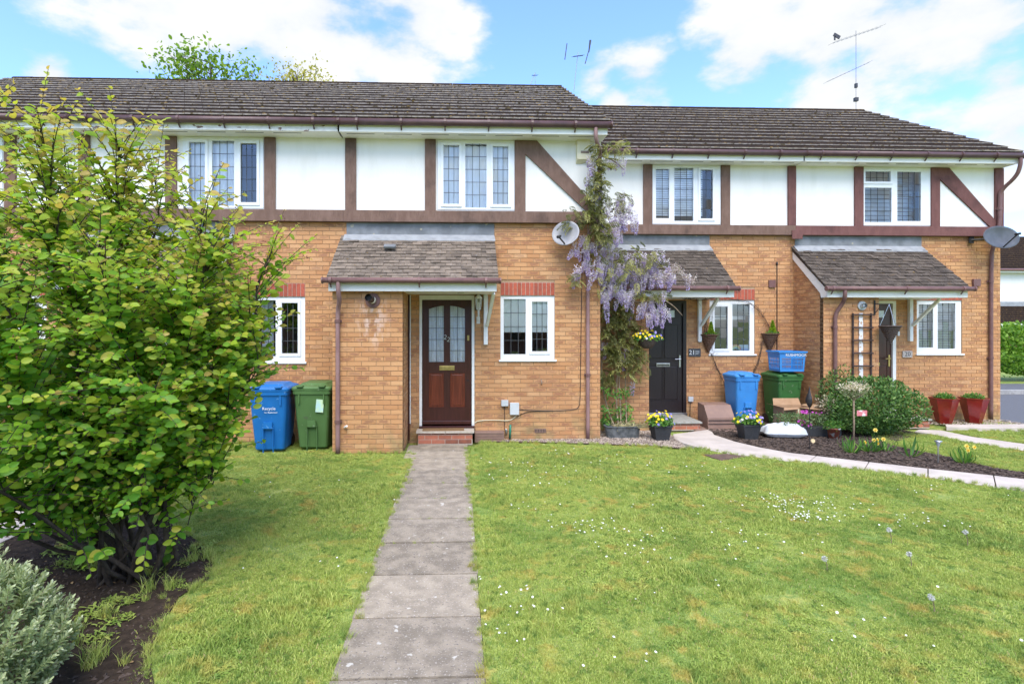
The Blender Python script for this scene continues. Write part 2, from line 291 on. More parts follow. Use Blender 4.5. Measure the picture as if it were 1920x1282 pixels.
def grassmat(name, under=False):
    m, N, L, b = nodes(name)
    g = N.new('ShaderNodeNewGeometry').outputs['Position']
    n1 = noise(N, L, 1.1, 4, coord=g); n2 = noise(N, L, 4.5, 4, coord=g); n3 = noise(N, L, 14, 3, coord=g)
    at = N.new('ShaderNodeAttribute'); at.attribute_name = 'tint'; t = at.outputs['Fac']
    col = mix(N, L, t, (.28, .385, .065), (.64, .68, .20))
    if under: col = mix(N, L, ramp(N, L, noise(N, L, 90, 3), .4, .6), (.34, .41, .10), (.20, .26, .065))
    col = mix(N, L, mk(N, L, 'MULTIPLY', ramp(N, L, n1, .48, .62), .40), col, (.12, .25, .045))
    col = mix(N, L, mk(N, L, 'MULTIPLY', ramp(N, L, n2, .50, .68), .55), col, (.55, .50, .13))
    moss = mk(N, L, 'MULTIPLY', ramp(N, L, mk(N, L, 'ADD', mk(N, L, 'MULTIPLY', n2, .5), mk(N, L, 'MULTIPLY', noise(N, L, 2.1, 3, coord=g), .5)), .55, .63), .5)
    col = mix(N, L, moss, col, (.56, .40, .11))
    col = mix(N, L, mk(N, L, 'MULTIPLY', ramp(N, L, n3, .52, .66), .62), col, (.11, .22, .045))
    if not under:   # the odd dry straw blade
        col = mix(N, L, ramp(N, L, t, .93, .96), col, (.52, .44, .20))
    L.new(col, b.inputs['Base Color']); b.inputs['Roughness'].default_value = .65; b.inputs['Specular IOR Level'].default_value = .2
    if under: bump(N, L, b, noise(N, L, 70, 3), 1, .02)
    else:
        tl = N.new('ShaderNodeBsdfTranslucent'); L.new(col, tl.inputs[0]); ms = N.new('ShaderNodeMixShader'); ms.inputs[0].default_value = .3
        L.new(b.outputs[0], ms.inputs[1]); L.new(tl.outputs[0], ms.inputs[2]); L.new(ms.outputs[0], N['Material Output'].inputs[0])
    return m
M['grass'] = grassmat('lawn_blade'); M['turf'] = grassmat('lawn_turf', True)

# ------------------------------------------------------------------ helpers
def attach(o, parent):
    if parent is not None:
        o.parent = parent; o.matrix_parent_inverse = parent.matrix_basis.inverted()
    return o
def tag(o, label=None, cat=None, group=None, kind=None):
    if label: o['label'] = label
    if cat: o['category'] = cat
    if group: o['group'] = group
    if kind: o['kind'] = kind
    return o
def empty(name, loc, label=None, cat=None, group=None, kind=None):
    o = bpy.data.objects.new(name, None); COL.objects.link(o); o.location = loc; o.empty_display_size = .1
    return tag(o, label, cat, group, kind)
def link(name, me, parent=None, mw=None):
    o = bpy.data.objects.new(name, me); COL.objects.link(o)
    if mw is not None: o.matrix_basis = mw
    return attach(o, parent)
class MB:
    def __init__(s): s.v = []; s.f = []; s.m = []; s.t = []
    def add(s, vs, fs, m=0, t=0.0):
        k = len(s.v); s.v += [tuple(p) for p in vs]; s.t += [t]*len(vs)
        for f in fs: s.f.append([i+k for i in f]); s.m.append(m)
        return s
    def box(s, x0, x1, y0, y1, z0, z1, m=0, skip=''):
        vs = [(x0, y0, z0), (x1, y0, z0), (x1, y1, z0), (x0, y1, z0), (x0, y0, z1), (x1, y0, z1), (x1, y1, z1), (x0, y1, z1)]
        F = dict(b=(0, 3, 2, 1), t=(4, 5, 6, 7), f=(0, 1, 5, 4), r=(1, 2, 6, 5), k=(2, 3, 7, 6), l=(3, 0, 4, 7))
        return s.add(vs, [F[k] for k in F if k not in skip], m)
    def obox(s, c, hx, hy, hz, R=None, m=0, taper=1.0):
        R = R or Matrix.Identity(3); c = Vector(c); vs = []
        for z in (-1, 1):
            k = taper if z > 0 else 1
            for x, y in ((-1, -1), (1, -1), (1, 1), (-1, 1)): vs.append(c+R@Vector((x*hx*k, y*hy*k, z*hz)))
        return s.add(vs, [(0, 3, 2, 1), (4, 5, 6, 7), (0, 1, 5, 4), (1, 2, 6, 5), (2, 3, 7, 6), (3, 0, 4, 7)], m)
    def bar(s, a, b, w, d, m=0, up=(0, 0, 1)):
        a = Vector(a); b = Vector(b); z = (b-a).normalized(); x = Vector(up).cross(z)
        if x.length < 1e-4: x = Vector((1, 0, 0))
        x.normalize(); y = z.cross(x); R = Matrix((x, y, z)).transposed()
        return s.obox((a+b)/2, w/2, d/2, (b-a).length/2, R, m)
    def tube(s, pts, r, n=8, m=0, cap=True, r2=None, t=0.0):
        pts = [Vector(p) for p in pts]; N = len(pts); rings = []
        if isinstance(r, (int, float)): r = [r+((r2 if r2 is not None else r)-r)*i/max(1, N-1) for i in range(N)]
        ref = None; vs = []; fs = []
        for i, p in enumerate(pts):
            d = (pts[min(i+1, N-1)]-pts[max(i-1, 0)]).normalized()
            if ref is None: ref = Vector((0, 0, 1)) if abs(d.z) < .9 else Vector((1, 0, 0))
            x = ref-d*ref.dot(d)
            if x.length < 1e-5: x = Vector((0, 1, 0))-d*d.y
            x.normalize(); y = d.cross(x); ref = x
            for k in range(n):
                a = 2*pi*k/n; vs.append(p+x*cos(a)*r[i]+y*sin(a)*r[i])
        for i in range(N-1):
            for k in range(n): fs.append((i*n+k, i*n+(k+1) % n, (i+1)*n+(k+1) % n, (i+1)*n+k))
        if cap: fs.append(tuple(range(n-1, -1, -1))); fs.append(tuple((N-1)*n+k for k in range(n)))
        return s.add(vs, fs, m, t)
    def lathe(s, c, prof, n=20, m=0, a0=0, a1=2*pi, R=None):
        c = Vector(c); R = R or Matrix.Identity(3); full = abs(a1-a0-2*pi) < 1e-6; K = n if full else n+1; vs = []; fs = []
        for r, z in prof:
            for k in range(K):
                a = a0+(a1-a0)*k/n; vs.append(c+R@Vector((r*cos(a), r*sin(a), z)))
        for i in range(len(prof)-1):
            for k in range(n):
                k2 = (k+1) % K; fs.append((i*K+k, i*K+k2, (i+1)*K+k2, (i+1)*K+k))
        return s.add(vs, fs, m)
    def poly(s, pts, z0, z1, m=0):
        n = len(pts); a = sum(pts[i][0]*pts[(i+1) % n][1]-pts[(i+1) % n][0]*pts[i][1] for i in range(n))
        if a < 0: pts = pts[::-1]
        vs = [(x, y, z0) for x, y in pts]+[(x, y, z1) for x, y in pts]
        fs = [tuple(range(n-1, -1, -1)), tuple(range(n, 2*n))]+[(i, (i+1) % n, (i+1) % n+n, i+n) for i in range(n)]
        return s.add(vs, fs, m)
    def build(s, name, mats, parent=None, smooth=False, bevel=0, kind=None, label=None):
        me = bpy.data.meshes.new(name); me.from_pydata(s.v, [], s.f)
        if not isinstance(mats, (list, tuple)): mats = [mats]
        for mm in mats: me.materials.append(M[mm] if isinstance(mm, str) else mm)
        if len(mats) > 1: me.polygons.foreach_set('material_index', s.m)
        if any(s.t): at = me.attributes.new('tint', 'FLOAT', 'POINT'); at.data.foreach_set('value', s.t)
        if smooth: me.polygons.foreach_set('use_smooth', [True]*len(me.polygons))
        if bevel:
            bm = bmesh.new(); bm.from_mesh(me)
            bmesh.ops.bevel(bm, geom=[e for e in bm.edges if len(e.link_faces) == 2 and e.calc_face_angle(0) > .5], offset=bevel, segments=2, profile=.6, affect='EDGES', clamp_overlap=True)
            bm.to_mesh(me); bm.free()
        me.update(); o = link(name, me, parent)
        if smooth and bevel is False: pass
        if kind: o['kind'] = kind
        if label: o['label'] = label
        return o
def textmesh(body, size, thick=.002, align='CENTER'):
    cu = bpy.data.curves.new('lettering', 'FONT'); cu.body = body; cu.size = size; cu.extrude = thick; cu.align_x = align; cu.align_y = 'CENTER'; cu.resolution_u = 3
    o = bpy.data.objects.new('lettering', cu); COL.objects.link(o); bpy.context.view_layer.update()
    me = bpy.data.meshes.new_from_object(o.evaluated_get(bpy.context.evaluated_depsgraph_get())); bpy.data.objects.remove(o); return me
def lettering(body, size, loc, parent, m, name='lettering', rz=0, tilt=0, sx=1.0, thick=.002, roll=0):
    me = textmesh(body, size, thick); me.materials.clear(); me.materials.append(M[m])
    mw = Matrix.Translation(loc)@Matrix.Rotation(rz, 4, 'Z')@Matrix.Rotation(pi/2+tilt, 4, 'X')@Matrix.Rotation(roll, 4, 'Z')@Matrix.Diagonal((sx, 1, 1, 1))
    return link(name, me, parent, mw)

# leaves: template along +y, normal +z
def tmpl(w=.62, fold=.10, droop=.12):
    v = np.array([(0, 0, 0), (-w*.30, .12, fold*.5), (-w*.5, .38, fold*.9), (-w*.47, .66, fold*.6), (-w*.26, .90, 0), (0, 1, -droop), (w*.26, .90, 0), (w*.47, .66, fold*.6), (w*.5, .38, fold*.9), (w*.30, .12, fold*.5), (0, .38, 0), (0, .70, -droop*.3)], float)
    return v, [(0, 10, 2, 1), (10, 11, 3, 2), (11, 5, 4, 3), (0, 9, 8, 10), (10, 8, 7, 11), (11, 7, 6, 5)]
T_OVAL = tmpl(); T_LONG = tmpl(.34, .05, .2); T_SIMPLE = (np.array([(0, 0, 0), (-.3, .5, .05), (0, 1, 0), (.3, .5, .05)], float), [(0, 3, 2, 1)])
T_STRAP = (np.array([(-.03, 0, 0), (.03, 0, 0), (-.035, .35, .1), (.035, .35, .1), (-.03, .7, .1), (.03, .7, .1), (0, 1, -.1)], float), [(0, 1, 3, 2), (2, 3, 5, 4), (4, 5, 6)])
T_PETAL = (np.array([(0, 0, 0), (-.5, .5, .1), (0, 1, .25), (.5, .5, .1)], float), [(0, 3, 2, 1)])
def frames(d, n):
    d = d/np.maximum(np.linalg.norm(d, axis=1, keepdims=True), 1e-9)
    n = n-d*np.sum(n*d, axis=1, keepdims=True); n = n/np.maximum(np.linalg.norm(n, axis=1, keepdims=True), 1e-9)
    return np.cross(d, n), d, n
def cloud_mesh(name, pos, d, n, size, tint, T, m):
    x, y, z = frames(d, n); tv, tf = T; N = len(pos); K = len(tv)
    size = np.asarray(size)
    V = pos[:, None, :]+size[:, None, None]*(tv[None, :, 0, None]*x[:, None, :]+tv[None, :, 1, None]*y[:, None, :]+tv[None, :, 2, None]*z[:, None, :])
    me = bpy.data.meshes.new(name); me.vertices.add(N*K); me.vertices.foreach_set('co', V.reshape(-1).astype(np.float32))
    lens = np.array([len(f) for f in tf]); flat = np.concatenate([np.array(f) for f in tf])
    idx = (flat[None, :]+(np.arange(N)*K)[:, None]).reshape(-1)
    me.loops.add(len(idx)); me.loops.foreach_set('vertex_index', idx.astype(np.int32))
    st = np.concatenate([[0], np.cumsum(np.tile(lens, N))[:-1]])
    me.polygons.add(N*len(tf)); me.polygons.foreach_set('loop_start', st.astype(np.int32))
    try: me.polygons.foreach_set('loop_total', np.tile(lens, N).astype(np.int32))
    except Exception: pass
    at = me.attributes.new('tint', 'FLOAT', 'POINT'); at.data.foreach_set('value', np.repeat(np.asarray(tint, float), K).astype(np.float32))
    me.materials.append(M[m] if isinstance(m, str) else m); me.update(calc_edges=True); me.validate(); return me
def cloud(name, pos, d, n, size, tint, T, m, parent=None, kind=None):
    o = link(name, cloud_mesh(name, pos, d, n, size, tint, T, m), parent)
    if kind: o['kind'] = kind
    return o
def rdir(n):
    v = rng.normal(size=(n, 3)); return v/np.linalg.norm(v, axis=1, keepdims=True)
def merge(me_list, name):
    bm = bmesh.new()
    for me in me_list: bm.from_mesh(me)
    out = bpy.data.meshes.new(name); bm.to_mesh(out); bm.free()
    for mm in me_list[0].materials: out.materials.append(mm)
    return out
def inpoly(x, y, poly):
    c = False; n = len(poly); j = n-1
    for i in range(n):
        xi, yi = poly[i]; xj, yj = poly[j]
        if (yi > y) != (yj > y) and x < (xj-xi)*(y-yi)/(yj-yi)+xi: c = not c
        j = i
    return c
def inpoly_np(X, Y, poly):
    c = np.zeros(len(X), bool); n = len(poly); j = n-1
    for i in range(n):
        xi, yi = poly[i]; xj, yj = poly[j]
        if yi != yj: c ^= ((yi > Y) != (yj > Y)) & (X < (xj-xi)*(Y-yi)/(yj-yi)+xi)
        j = i
    return c

# ------------------------------------------------------------------ ground, paths, lawns
def sheet(name, pts, z, m, kind='structure', parent=None, label=None):
    b = MB(); n = len(pts); a = sum(pts[i][0]*pts[(i+1) % n][1]-pts[(i+1) % n][0]*pts[i][1] for i in range(n))
    if a < 0: pts = pts[::-1]
    b.add([(x, y, z) for x, y in pts], [tuple(range(n))]); o = b.build(name, m, parent, kind=kind, label=label); return o
sheet('ground', [(-300, -200), (300, -200), (300, 500), (-300, 500)], -.05, 'turf')
PL = [G(771, 860), G(619, 1277)]; PR = [G(879, 860), G(911, 1277)]
def edge(a, b, Y): return a[0]+(b[0]-a[0])*(Y-a[1])/(b[1]-a[1])
def xl(Y): return edge(PL[0], PL[1], Y)
def xr(Y): return edge(PR[0], PR[1], Y)
# path of concrete slabs
path = empty('garden_path', (0, 8, 0), kind='structure')
ys = [8.98, 8.55]+[G(860, y)[1] for y in (859, 880.8, 906, 936, 974, 1018, 1077, 1158, 1272)]
ys += [ys[-1]-.62*k for k in range(1, 5)]
for i in range(len(ys)-1):
    a, b_ = ys[i]-.011, ys[i+1]+.011; s1, s2 = random.uniform(-.006, .006), random.uniform(-.006, .006); tz = .013+random.uniform(-.006, .006)
    x0a, x0b = max(xl(a), -.86) if i < 2 else xl(a)+s1, (max(xl(b_), -.86) if i < 2 else xl(b_)+s1)
    if i < 2: x0a = x0b = -.84
    q = MB(); q.poly([(x0a, a), (xr(a)+s2, a), (xr(b_)+s2, b_), (x0b, b_)], -.04, tz)
    o = q.build('paving_slab', 'slab', path, bevel=.005)
sheet('path_joint_soil', [(xl(9)-.0, 9.05), (xr(9), 9.05), (xr(.8), .8), (xl(.8), .8)], -.012, 'soil')
U21 = [(1332, 806), (1339, 816), (1378, 829), (1425, 840), (1484, 850.5), (1531, 856), (1630, 867.5), (1741, 880), (1864, 893), (1920, 899.6)]
L21 = [(1262, 815), (1264, 823), (1279, 831), (1313, 841), (1356, 850), (1420, 858), (1514, 869.7), (1621, 882.5), (1741, 896), (1869, 915), (1920, 921)]
U21 = [G(*p) for p in U21]; L21 = [G(*p) for p in L21]
def ext(a, b, k): return (b[0]+(b[0]-a[0])*k, b[1]+(b[1]-a[1])*k)
U21.append(ext(U21[-2], U21[-1], 5)); L21.append(ext(L21[-2], L21[-1], 5.2))
p21 = empty('curved_path', (*L21[3], 0), kind='structure')
def concrete(segs, name='path_section'):
    for s in segs:
        q = MB(); q.poly(s, -.04, .014); q.build(name, 'pale_slab', p21, bevel=.004)
sh = .012
def cut(pts, d): # pull last/first point of a chain in by d
    return pts
J = [(G(1531, 856), G(1514, 869.7)), (G(1630, 867.5), G(1621, 882.5)), (G(1741, 880), G(1741, 896)), (G(1864, 893), G(1869, 915))]
def off(p, q, d): 
    L_ = hypot(q[0]-p[0], q[1]-p[1]); return (p[0]+(q[0]-p[0])*d/L_, p[1]+(q[1]-p[1])*d/L_)
concrete([U21[:5]+[off(J[0][0], U21[4], sh)]+[off(J[0][1], L21[5], sh)]+L21[5::-1]])
for i in range(3):
    concrete([[off(J[i][0], J[i+1][0], sh*.0), off(J[i+1][0], J[i][0], sh), off(J[i+1][1], J[i][1], sh), off(J[i][1], J[i+1][1], sh*.0)]])
concrete([[J[3][0], U21[-2], U21[-1], L21[-1], L21[-2], J[3][1]]])
# path to the end house and the band along its wall
p20 = empty('end_house_path', (*G(1800, 820), 0), kind='structure')
q = MB(); q.poly([G(*p) for p in ((1723, 806), (1765, 807.5), (1780, 811), (1825, 820), (1920, 833), (2300, 868), (2300, 890), (1920, 846), (1802, 827), (1744, 814), (1715, 810))], -.04, .012); q.build('path_section', 'pale_slab', p20, bevel=.004)
q = MB(); q.poly([(9.55, 10.34), (15.2, 10.34), (15.2, 10.02), (9.9, 9.98), (9.35, 10.1)], -.04, .03); q.build('path_section', 'pale_slab', p20, bevel=.004)
# planting beds
BED = [G(1345, 817)]+U21[2:-1]+[G(1990, 893), G(1920, 886), G(1858, 877), G(1780, 857), G(1720, 846), G(1667, 834), (8.4, 9.6), (8.3, 10.06), (6.92, 10.06), (6.92, 11.0), (4.9, 11.0), (4.7, 10.2)]
sheet('planting_bed', BED, .006, 'mulch')
q = MB(); q.poly([(4.45, 10.98), (6.3, 10.98), (6.3, 10.0), (5.9, 9.75), (4.95, 9.95), (4.45, 10.15)], -.04, .010); o = q.build('bin_stand_paving', mat('terracotta_paving', (.30, .19, .15), (.22, .14, .11), 12, .9), kind='structure', bevel=.004)
SOIL = [G(405, 1040), G(392, 1085), G(335, 1120), G(300, 1180), G(280, 1240), G(300, 1330), (-1.2, 1.6), (-5, 1.5), (-5.5, 4.6), (-4.2, 5.4), (-3.2, 5.6), G(330, 985)]
sheet('shrub_bed', SOIL, .008, 'soil')
GRAV = [(.42, 9.38), (2.45, 9.38), (2.5, 10.05), (3.6, 10.05), (3.7, 10.3), G(1262, 818), G(1290, 842), G(1225, 836), G(1130, 833), G(1000, 829), G(900, 828)]
sheet('gravel_strip', GRAV, .005, 'gravel_bed')
# lawns
LR = [(xr(8.45), 8.45), (xr(8.8), 8.75), (.35, 8.95)]+[G(*p) for p in ((900, 830), (1000, 831), (1130, 834), (1225, 838), (1262, 843), (1290, 844))]+L21[3:]+[(16, 1.5), (xr(1.5), 1.5)]
LR = [p for p in LR if p[1] > -5]
LL = [(xl(8.40), 8.40), (-.92, 8.44), (-1.98, 8.44), (-1.99, 9.36), (-9.5, 9.36), (-9.5, 5.6), (-4.5, 5.6)]+[SOIL[9], SOIL[10], SOIL[11]]+SOIL[0:6]+[(-1.3, 1.5), (xl(1.5), 1.5)]
L20A = [G(1768, 809), (15, 9.97), G(1925, 807.5)]  # replaced below
L20A = [G(*p) for p in ((1790, 810.5), (1830, 808.5), (1920, 808.5), (2200, 808.5), (2300, 866), (1920, 832), (1830, 820))]
L20B = [G(*p) for p in ((1667, 833), (1650, 822), (1690, 813), (1740, 815), (1802, 828), (1920, 847), (2300, 892), (2300, 925), (1990, 893), (1920, 885), (1858, 876), (1780, 856), (1720, 845))]
LAWNS = [('lawn', LR), ('lawn', LL), ('lawn', L20A), ('lawn', L20B)]
for nm, pl in LAWNS: sheet(nm, pl, .0, 'turf')
# 23's and 24's paths, half hidden behind the shrub
for dx in (-4.305,):
    pp = empty('neighbour_path', (dx, 8, 0), kind='structure')
    for k in range(7):
        y1 = 9.0-.6*k; q = MB(); q.poly([(dx-.80, y1-.006), (dx+.12, y1-.006), (dx+.12, y1-.594), (dx-.80, y1-.594)], -.04, .014); q.build('paving_slab', 'pale_slab', pp, bevel=.005)
# road beyond the end house
sheet('road', [(11.45, 10.36), (120, 10.3), (120, 15.2), (15, 15.2), (12.2, 40), (11.45, 40)], -.03, 'asphalt')
q = MB(); q.box(11.6, 120, 15.2, 15.33, -.05, .09); q.build('kerb', 'kerb', kind='structure', bevel=.01)
q = MB(); q.box(11.6, 120, 15.332, 16.9, -.05, .085); q.build('pavement', 'asphalt', kind='structure')

# ------------------------------------------------------------------ houses
def unitbrick():
    me = bpy.data.meshes.new('brick'); v = [(-.5, 0, -.5), (.5, 0, -.5), (.5, 0, .5), (-.5, 0, .5), (-.5, 1, -.5), (.5, 1, -.5), (.5, 1, .5), (-.5, 1, .5)]
    f = [(0, 1, 2, 3), (1, 5, 6, 2), (5, 4, 7, 6), (4, 0, 3, 7), (3, 2, 6, 7), (4, 5, 1, 0)]
    me.from_pydata(v, [], f); uv = me.uv_layers.new(name='UVMap'); q = [(0, 0), (1, 0), (1, 1), (0, 1)]
    for i, p in enumerate(me.polygons):
        for k, li in enumerate(p.loop_indices): uv.data[li].uv = q[k] if i == 0 else (.02, .02)
    me.materials.append(None); return me
UB = unitbrick()
UBV = {k: None for k in ('brick', 'brick_smear', 'redbrick', 'stepbrick')}
for k in UBV: UBV[k] = UB.copy(); UBV[k].materials.clear(); UBV[k].materials.append(M[k])
UVn = np.array([v.co[:] for v in UB.vertices]); UFn = [tuple(p.vertices) for p in UB.polygons]
def courses(a0, a1, z0, z1, holes, lim=None, L_=.225, c=.075):
    """stretcher-bond intervals (a, b, z) along a wall, cut around holes (a0,a1,z0,z1)"""
    out = []; k0 = int(math.ceil(z0/c-1e-6)); k1 = int(math.floor(z1/c+1e-6))
    for k in range(k0, k1+1):
        zb = k*c+.005; zt = min((k+1)*c-.005, z1-.002)
        if zt-zb < .02: continue
        o_ = (k % 2)*L_/2; x = a0-o_
        A0, A1 = (a0, a1) if lim is None else lim(zt)
        while x < a1:
            segs = [(max(x+.005, A0+.001), min(x+L_-.005, A1-.001))]
            for h in holes:
                if zb < h[3]-.012 and zt > h[2]+.012:
                    ns = []
                    for s in segs:
                        if s[1] <= h[0] or s[0] >= h[1]: ns.append(s)
                        else:
                            if s[0] < h[0]-.012: ns.append((s[0], h[0]-.003))
                            if s[1] > h[1]+.012: ns.append((h[1]+.003, s[1]))
                    segs = ns
            out += [(s[0], s[1], zb, zt) for s in segs if s[1]-s[0] > .015]
            x += L_
    return out
def brick_mats(list_, kind):
    """list_ of (matrix) -> placed later"""
def bmatrix(a, b, zb, zt, plane, face, prot):
    """face: 'f' front (-y) at y=plane; 'l' facing -x at x=plane; 'r' facing +x at x=plane"""
    cx = (a+b)/2; cz = (zb+zt)/2; w = b-a; h = zt-zb
    S = Matrix.Diagonal((w, .03, h, 1))
    if face == 'f': return Matrix.Translation((cx, plane-prot, cz))@S
    if face == 'l': return Matrix.Translation((plane-prot, cx, cz))@Matrix.Rotation(-pi/2, 4, 'Z')@S
    return Matrix.Translation((plane+prot, cx, cz))@Matrix.Rotation(pi/2, 4, 'Z')@S
def lay(bricks, parent_of, house, limit=300):
    """the nearest `limit` bricks become objects, the rest one mesh"""
    bricks.sort(key=lambda t: (t[0].translation-Vector((0, 0, 2))).length)
    for mw, k, par in bricks[:limit]:
        link('brick', UBV[k], par, mw)
    rest = bricks[limit:]
    for k in set(r[1] for r in rest):
        rr = [r for r in rest if r[1] == k]; V = []; F = []
        for i, (mw, _, _) in enumerate(rr):
            A = np.array(mw); V.append(UVn@A[:3, :3].T+A[:3, 3]); F += [tuple(j+i*8 for j in f) for f in UFn]
        me = bpy.data.meshes.new('brickwork'); me.from_pydata(np.concatenate(V).tolist(), [], F); uv = me.uv_layers.new(name='UVMap')
        q = np.full((len(rr), 24, 2), .02); q[:, :4] = [(0, 0), (1, 0), (1, 1), (0, 1)]; uv.data.foreach_set('uv', q.reshape(-1).astype(np.float32))
        me.materials.append(M[k]); o = link('brickwork', me, house); o['kind'] = 'stuff'
def wall_panel(b, x0, x1, z0, z1, y0, y1, holes):
    xs = sorted(set([x0, x1]+[h[0] for h in holes]+[h[1] for h in holes])); 
    for i in range(len(xs)-1):
        a, c = xs[i], xs[i+1]
        if a < x0-1e-6 or c > x1+1e-6: continue
        hs = sorted([(h[2], h[3]) for h in holes if h[0] < (a+c)/2 < h[1]]); z = z0
        for h in hs:
            if h[0] > z: b.box(a, c, y0, y1, z, h[0])
            z = h[1]
        if z < z1: b.box(a, c, y0, y1, z, z1)

def window(house, X0, X1, Z0, Z1, Y, lights, glassm='glass', sill=True, back=None, name='window', label=None):
    """Y = front plane of the frame; lights = (x0,x1,z0,z1 fractions of the opening, sash?, cols, rows)"""
    Wd, Ht = X1-X0, Z1-Z0; f = MB(); ft = .055
    w = f_ = None
    holes = [(X0+l[0]*Wd, X0+l[1]*Wd, Z0+l[2]*Ht, Z0+l[3]*Ht) for l in lights]
    wall_panel(f, X0, X1, Z0, Z1, Y, Y+.06, holes)
    fr = f.build(name, 'upvc', house, label=label)
    for l, h in zip(lights, holes):
        if l[4]:
            s = MB(); t = .045; x0, x1, z0, z1 = h[0]-t, h[1]+t, h[2]-t, h[3]+t; y0, y1 = Y-.018, Y-.0005
            s.box(x0, h[0]+.004, y0, y1, z0, z1); s.box(h[1]-.004, x1, y0, y1, z0, z1)
            s.box(h[0]+.004, h[1]-.004, y0, y1, z0, h[2]+.004); s.box(h[0]+.004, h[1]-.004, y0, y1, h[3]-.004, z1)
            s.build('casement', 'upvc', fr, bevel=.004)
        c, r = l[5], l[6]; dx = (h[1]-h[0])/c; dz = (h[3]-h[2])/r; yp = Y+.022; lead = MB()
        for i in range(c):
            for j in range(r):
                p = MB(); a, b_ = random.uniform(-.0011, .0011), random.uniform(-.0011, .0011)
                xa, xb, za, zb = h[0]+i*dx, h[0]+(i+1)*dx, h[2]+j*dz, h[2]+(j+1)*dz
                p.add([(xa, yp-a-b_, za), (xb, yp+a-b_, za), (xb, yp+a+b_, zb), (xa, yp-a+b_, zb)], [(0, 1, 2, 3)]); p.build('pane', glassm, fr)
        for i in range(1, c): lead.box(h[0]+i*dx-.0045, h[0]+i*dx+.0045, yp-.006, yp-.0025, h[2], h[3])
        for j in range(1, r): lead.box(h[0], h[1], yp-.0085, yp-.0062, h[2]+j*dz-.0045, h[2]+j*dz+.0045)
        lead.build('lead_strips', 'came', fr)
    if sill:
        s = MB(); s.box(X0-.03, X1+.03, Y-.055, Y-.001, Z0-.032, Z0-.001); s.build('sill', 'upvc', fr, bevel=.005)
    # the room seen through the glass
    rm = MB(); yb = Y+1.6
    rm.add([(X0-.5, yb, Z0-.6), (X1+.5, yb, Z0-.6), (X1+.5, yb, Z1+.3), (X0-.5, yb, Z1+.3)], [(0, 1, 2, 3)])
    rm.add([(X0-.5, Y+.12, Z0-.6), (X1+.5, Y+.12, Z0-.6), (X1+.5, yb, Z0-.6), (X0-.5, yb, Z0-.6)], [(0, 1, 2, 3)])
    rm.build('room', 'interior' if back is None else back, fr)
    return fr
L2_22 = [(.06, .467, .083, .95, 0, 3, 4), (.577, .872, .124, .91, 1, 3, 4)]
L2_21 = [(.11, .405, .095, .885, 1, 2, 4), (.515, .90, .06, .93, 0, 3, 4)]
L2_20 = [(.06, .38, .115, .93, 0, 3, 5), (.48, .875, .09, .955, 0, 3, 5)]
L3 = [(.075, .28, .075, .93, 1, 3, 5), (.36, .635, .03, .955, 0, 3, 5), (.715, .92, .075, .92, 1, 3, 5)]
L3b = [(.05, .245, .095, .935, 0, 2, 5), (.32, .60, .05, .96, 0, 3, 5), (.70, .885, .09, .93, 1, 2, 5)]
L20U = [(.02, .40, .75, .93, 1, 4, 1), (.02, .42, .055, .65, 0, 4, 3), (.505, .86, .075, .93, 0, 4, 4)]

def curtains(fr, X0, X1, Z0, Z1, Y, name='net_curtain', m='curtain'):
    b = MB(); n = int((X1-X0)/.02); vs = []; 
    for i in range(n+1):
        x = X0+(X1-X0)*i/n; y = Y+.012*sin(i*1.15)+.006*sin(i*.41)
        vs += [(x, y, Z0), (x, y, Z1)]
    b.add(vs, [(2*i, 2*i+2, 2*i+3, 2*i+1) for i in range(n)]); return b.build(name, m, fr, smooth=True)
def gutter(parent, x0, x1, y, z, r=.055, m='pipe', brackets=()):
    b = MB(); b.tube([(x0, y, z), (x1, y, z)], r, 12); o = b.build('gutter', m, parent, smooth=True)
    e = MB()
    for x in (x0, x1): e.tube([(x-.012, y, z), (x+.012, y, z)], r+.006, 12)
    e.build('gutter_end', m, o)
    for x in brackets:
        k = MB(); k.tube([(x-.02, y, z), (x+.02, y, z)], r+.008, 12); k.bar((x, y, z-r), (x, y+.05, z-r-.06), .02, .012); k.build('gutter_bracket', m, o)
    return o
def soft(pts, k=3):
    P_ = [Vector(p) for p in pts]
    for _ in range(k):
        Q = [P_[0]]
        for a, b in zip(P_[:-1], P_[1:]): Q += [a.lerp(b, .25), a.lerp(b, .75)]
        P_ = Q+[P_[-1]]
    return P_
def downpipe(parent, pts, r=.034, m='pipe_faded', clips=(), m2=None):
    b = MB(); b.tube(soft(pts, 2), r, 10); o = b.build('downpipe', m, parent, smooth=True)
    for (x, y, z) in clips:
        k = MB(); k.tube([(x, y, z-.025), (x, y, z+.025)], r+.008, 10); k.box(x-.055, x+.055, y+r-.012, y+r+.006, z-.018, z+.018); k.build('pipe_clip', m2 or 'pipe', o)
    return o

def tile_mesh(name, w, L_, th, m0, m1, lift):
    """x across, y up the slope, z off the slope; a thin wedge with a worn nose"""
    g = .002; x0, x1 = -w/2+g, w/2-g
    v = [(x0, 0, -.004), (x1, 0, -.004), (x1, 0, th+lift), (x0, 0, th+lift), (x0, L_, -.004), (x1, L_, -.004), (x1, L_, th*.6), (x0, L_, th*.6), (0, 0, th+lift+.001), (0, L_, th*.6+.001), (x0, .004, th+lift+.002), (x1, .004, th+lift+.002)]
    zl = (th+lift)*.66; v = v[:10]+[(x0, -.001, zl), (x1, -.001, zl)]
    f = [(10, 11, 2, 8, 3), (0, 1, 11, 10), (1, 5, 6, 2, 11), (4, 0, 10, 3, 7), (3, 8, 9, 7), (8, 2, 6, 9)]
    me = bpy.data.meshes.new(name); me.from_pydata(v, [], f); me.materials.append(M[m0]); me.materials.append(M[m1]); me.polygons[0].material_index = 1; return me
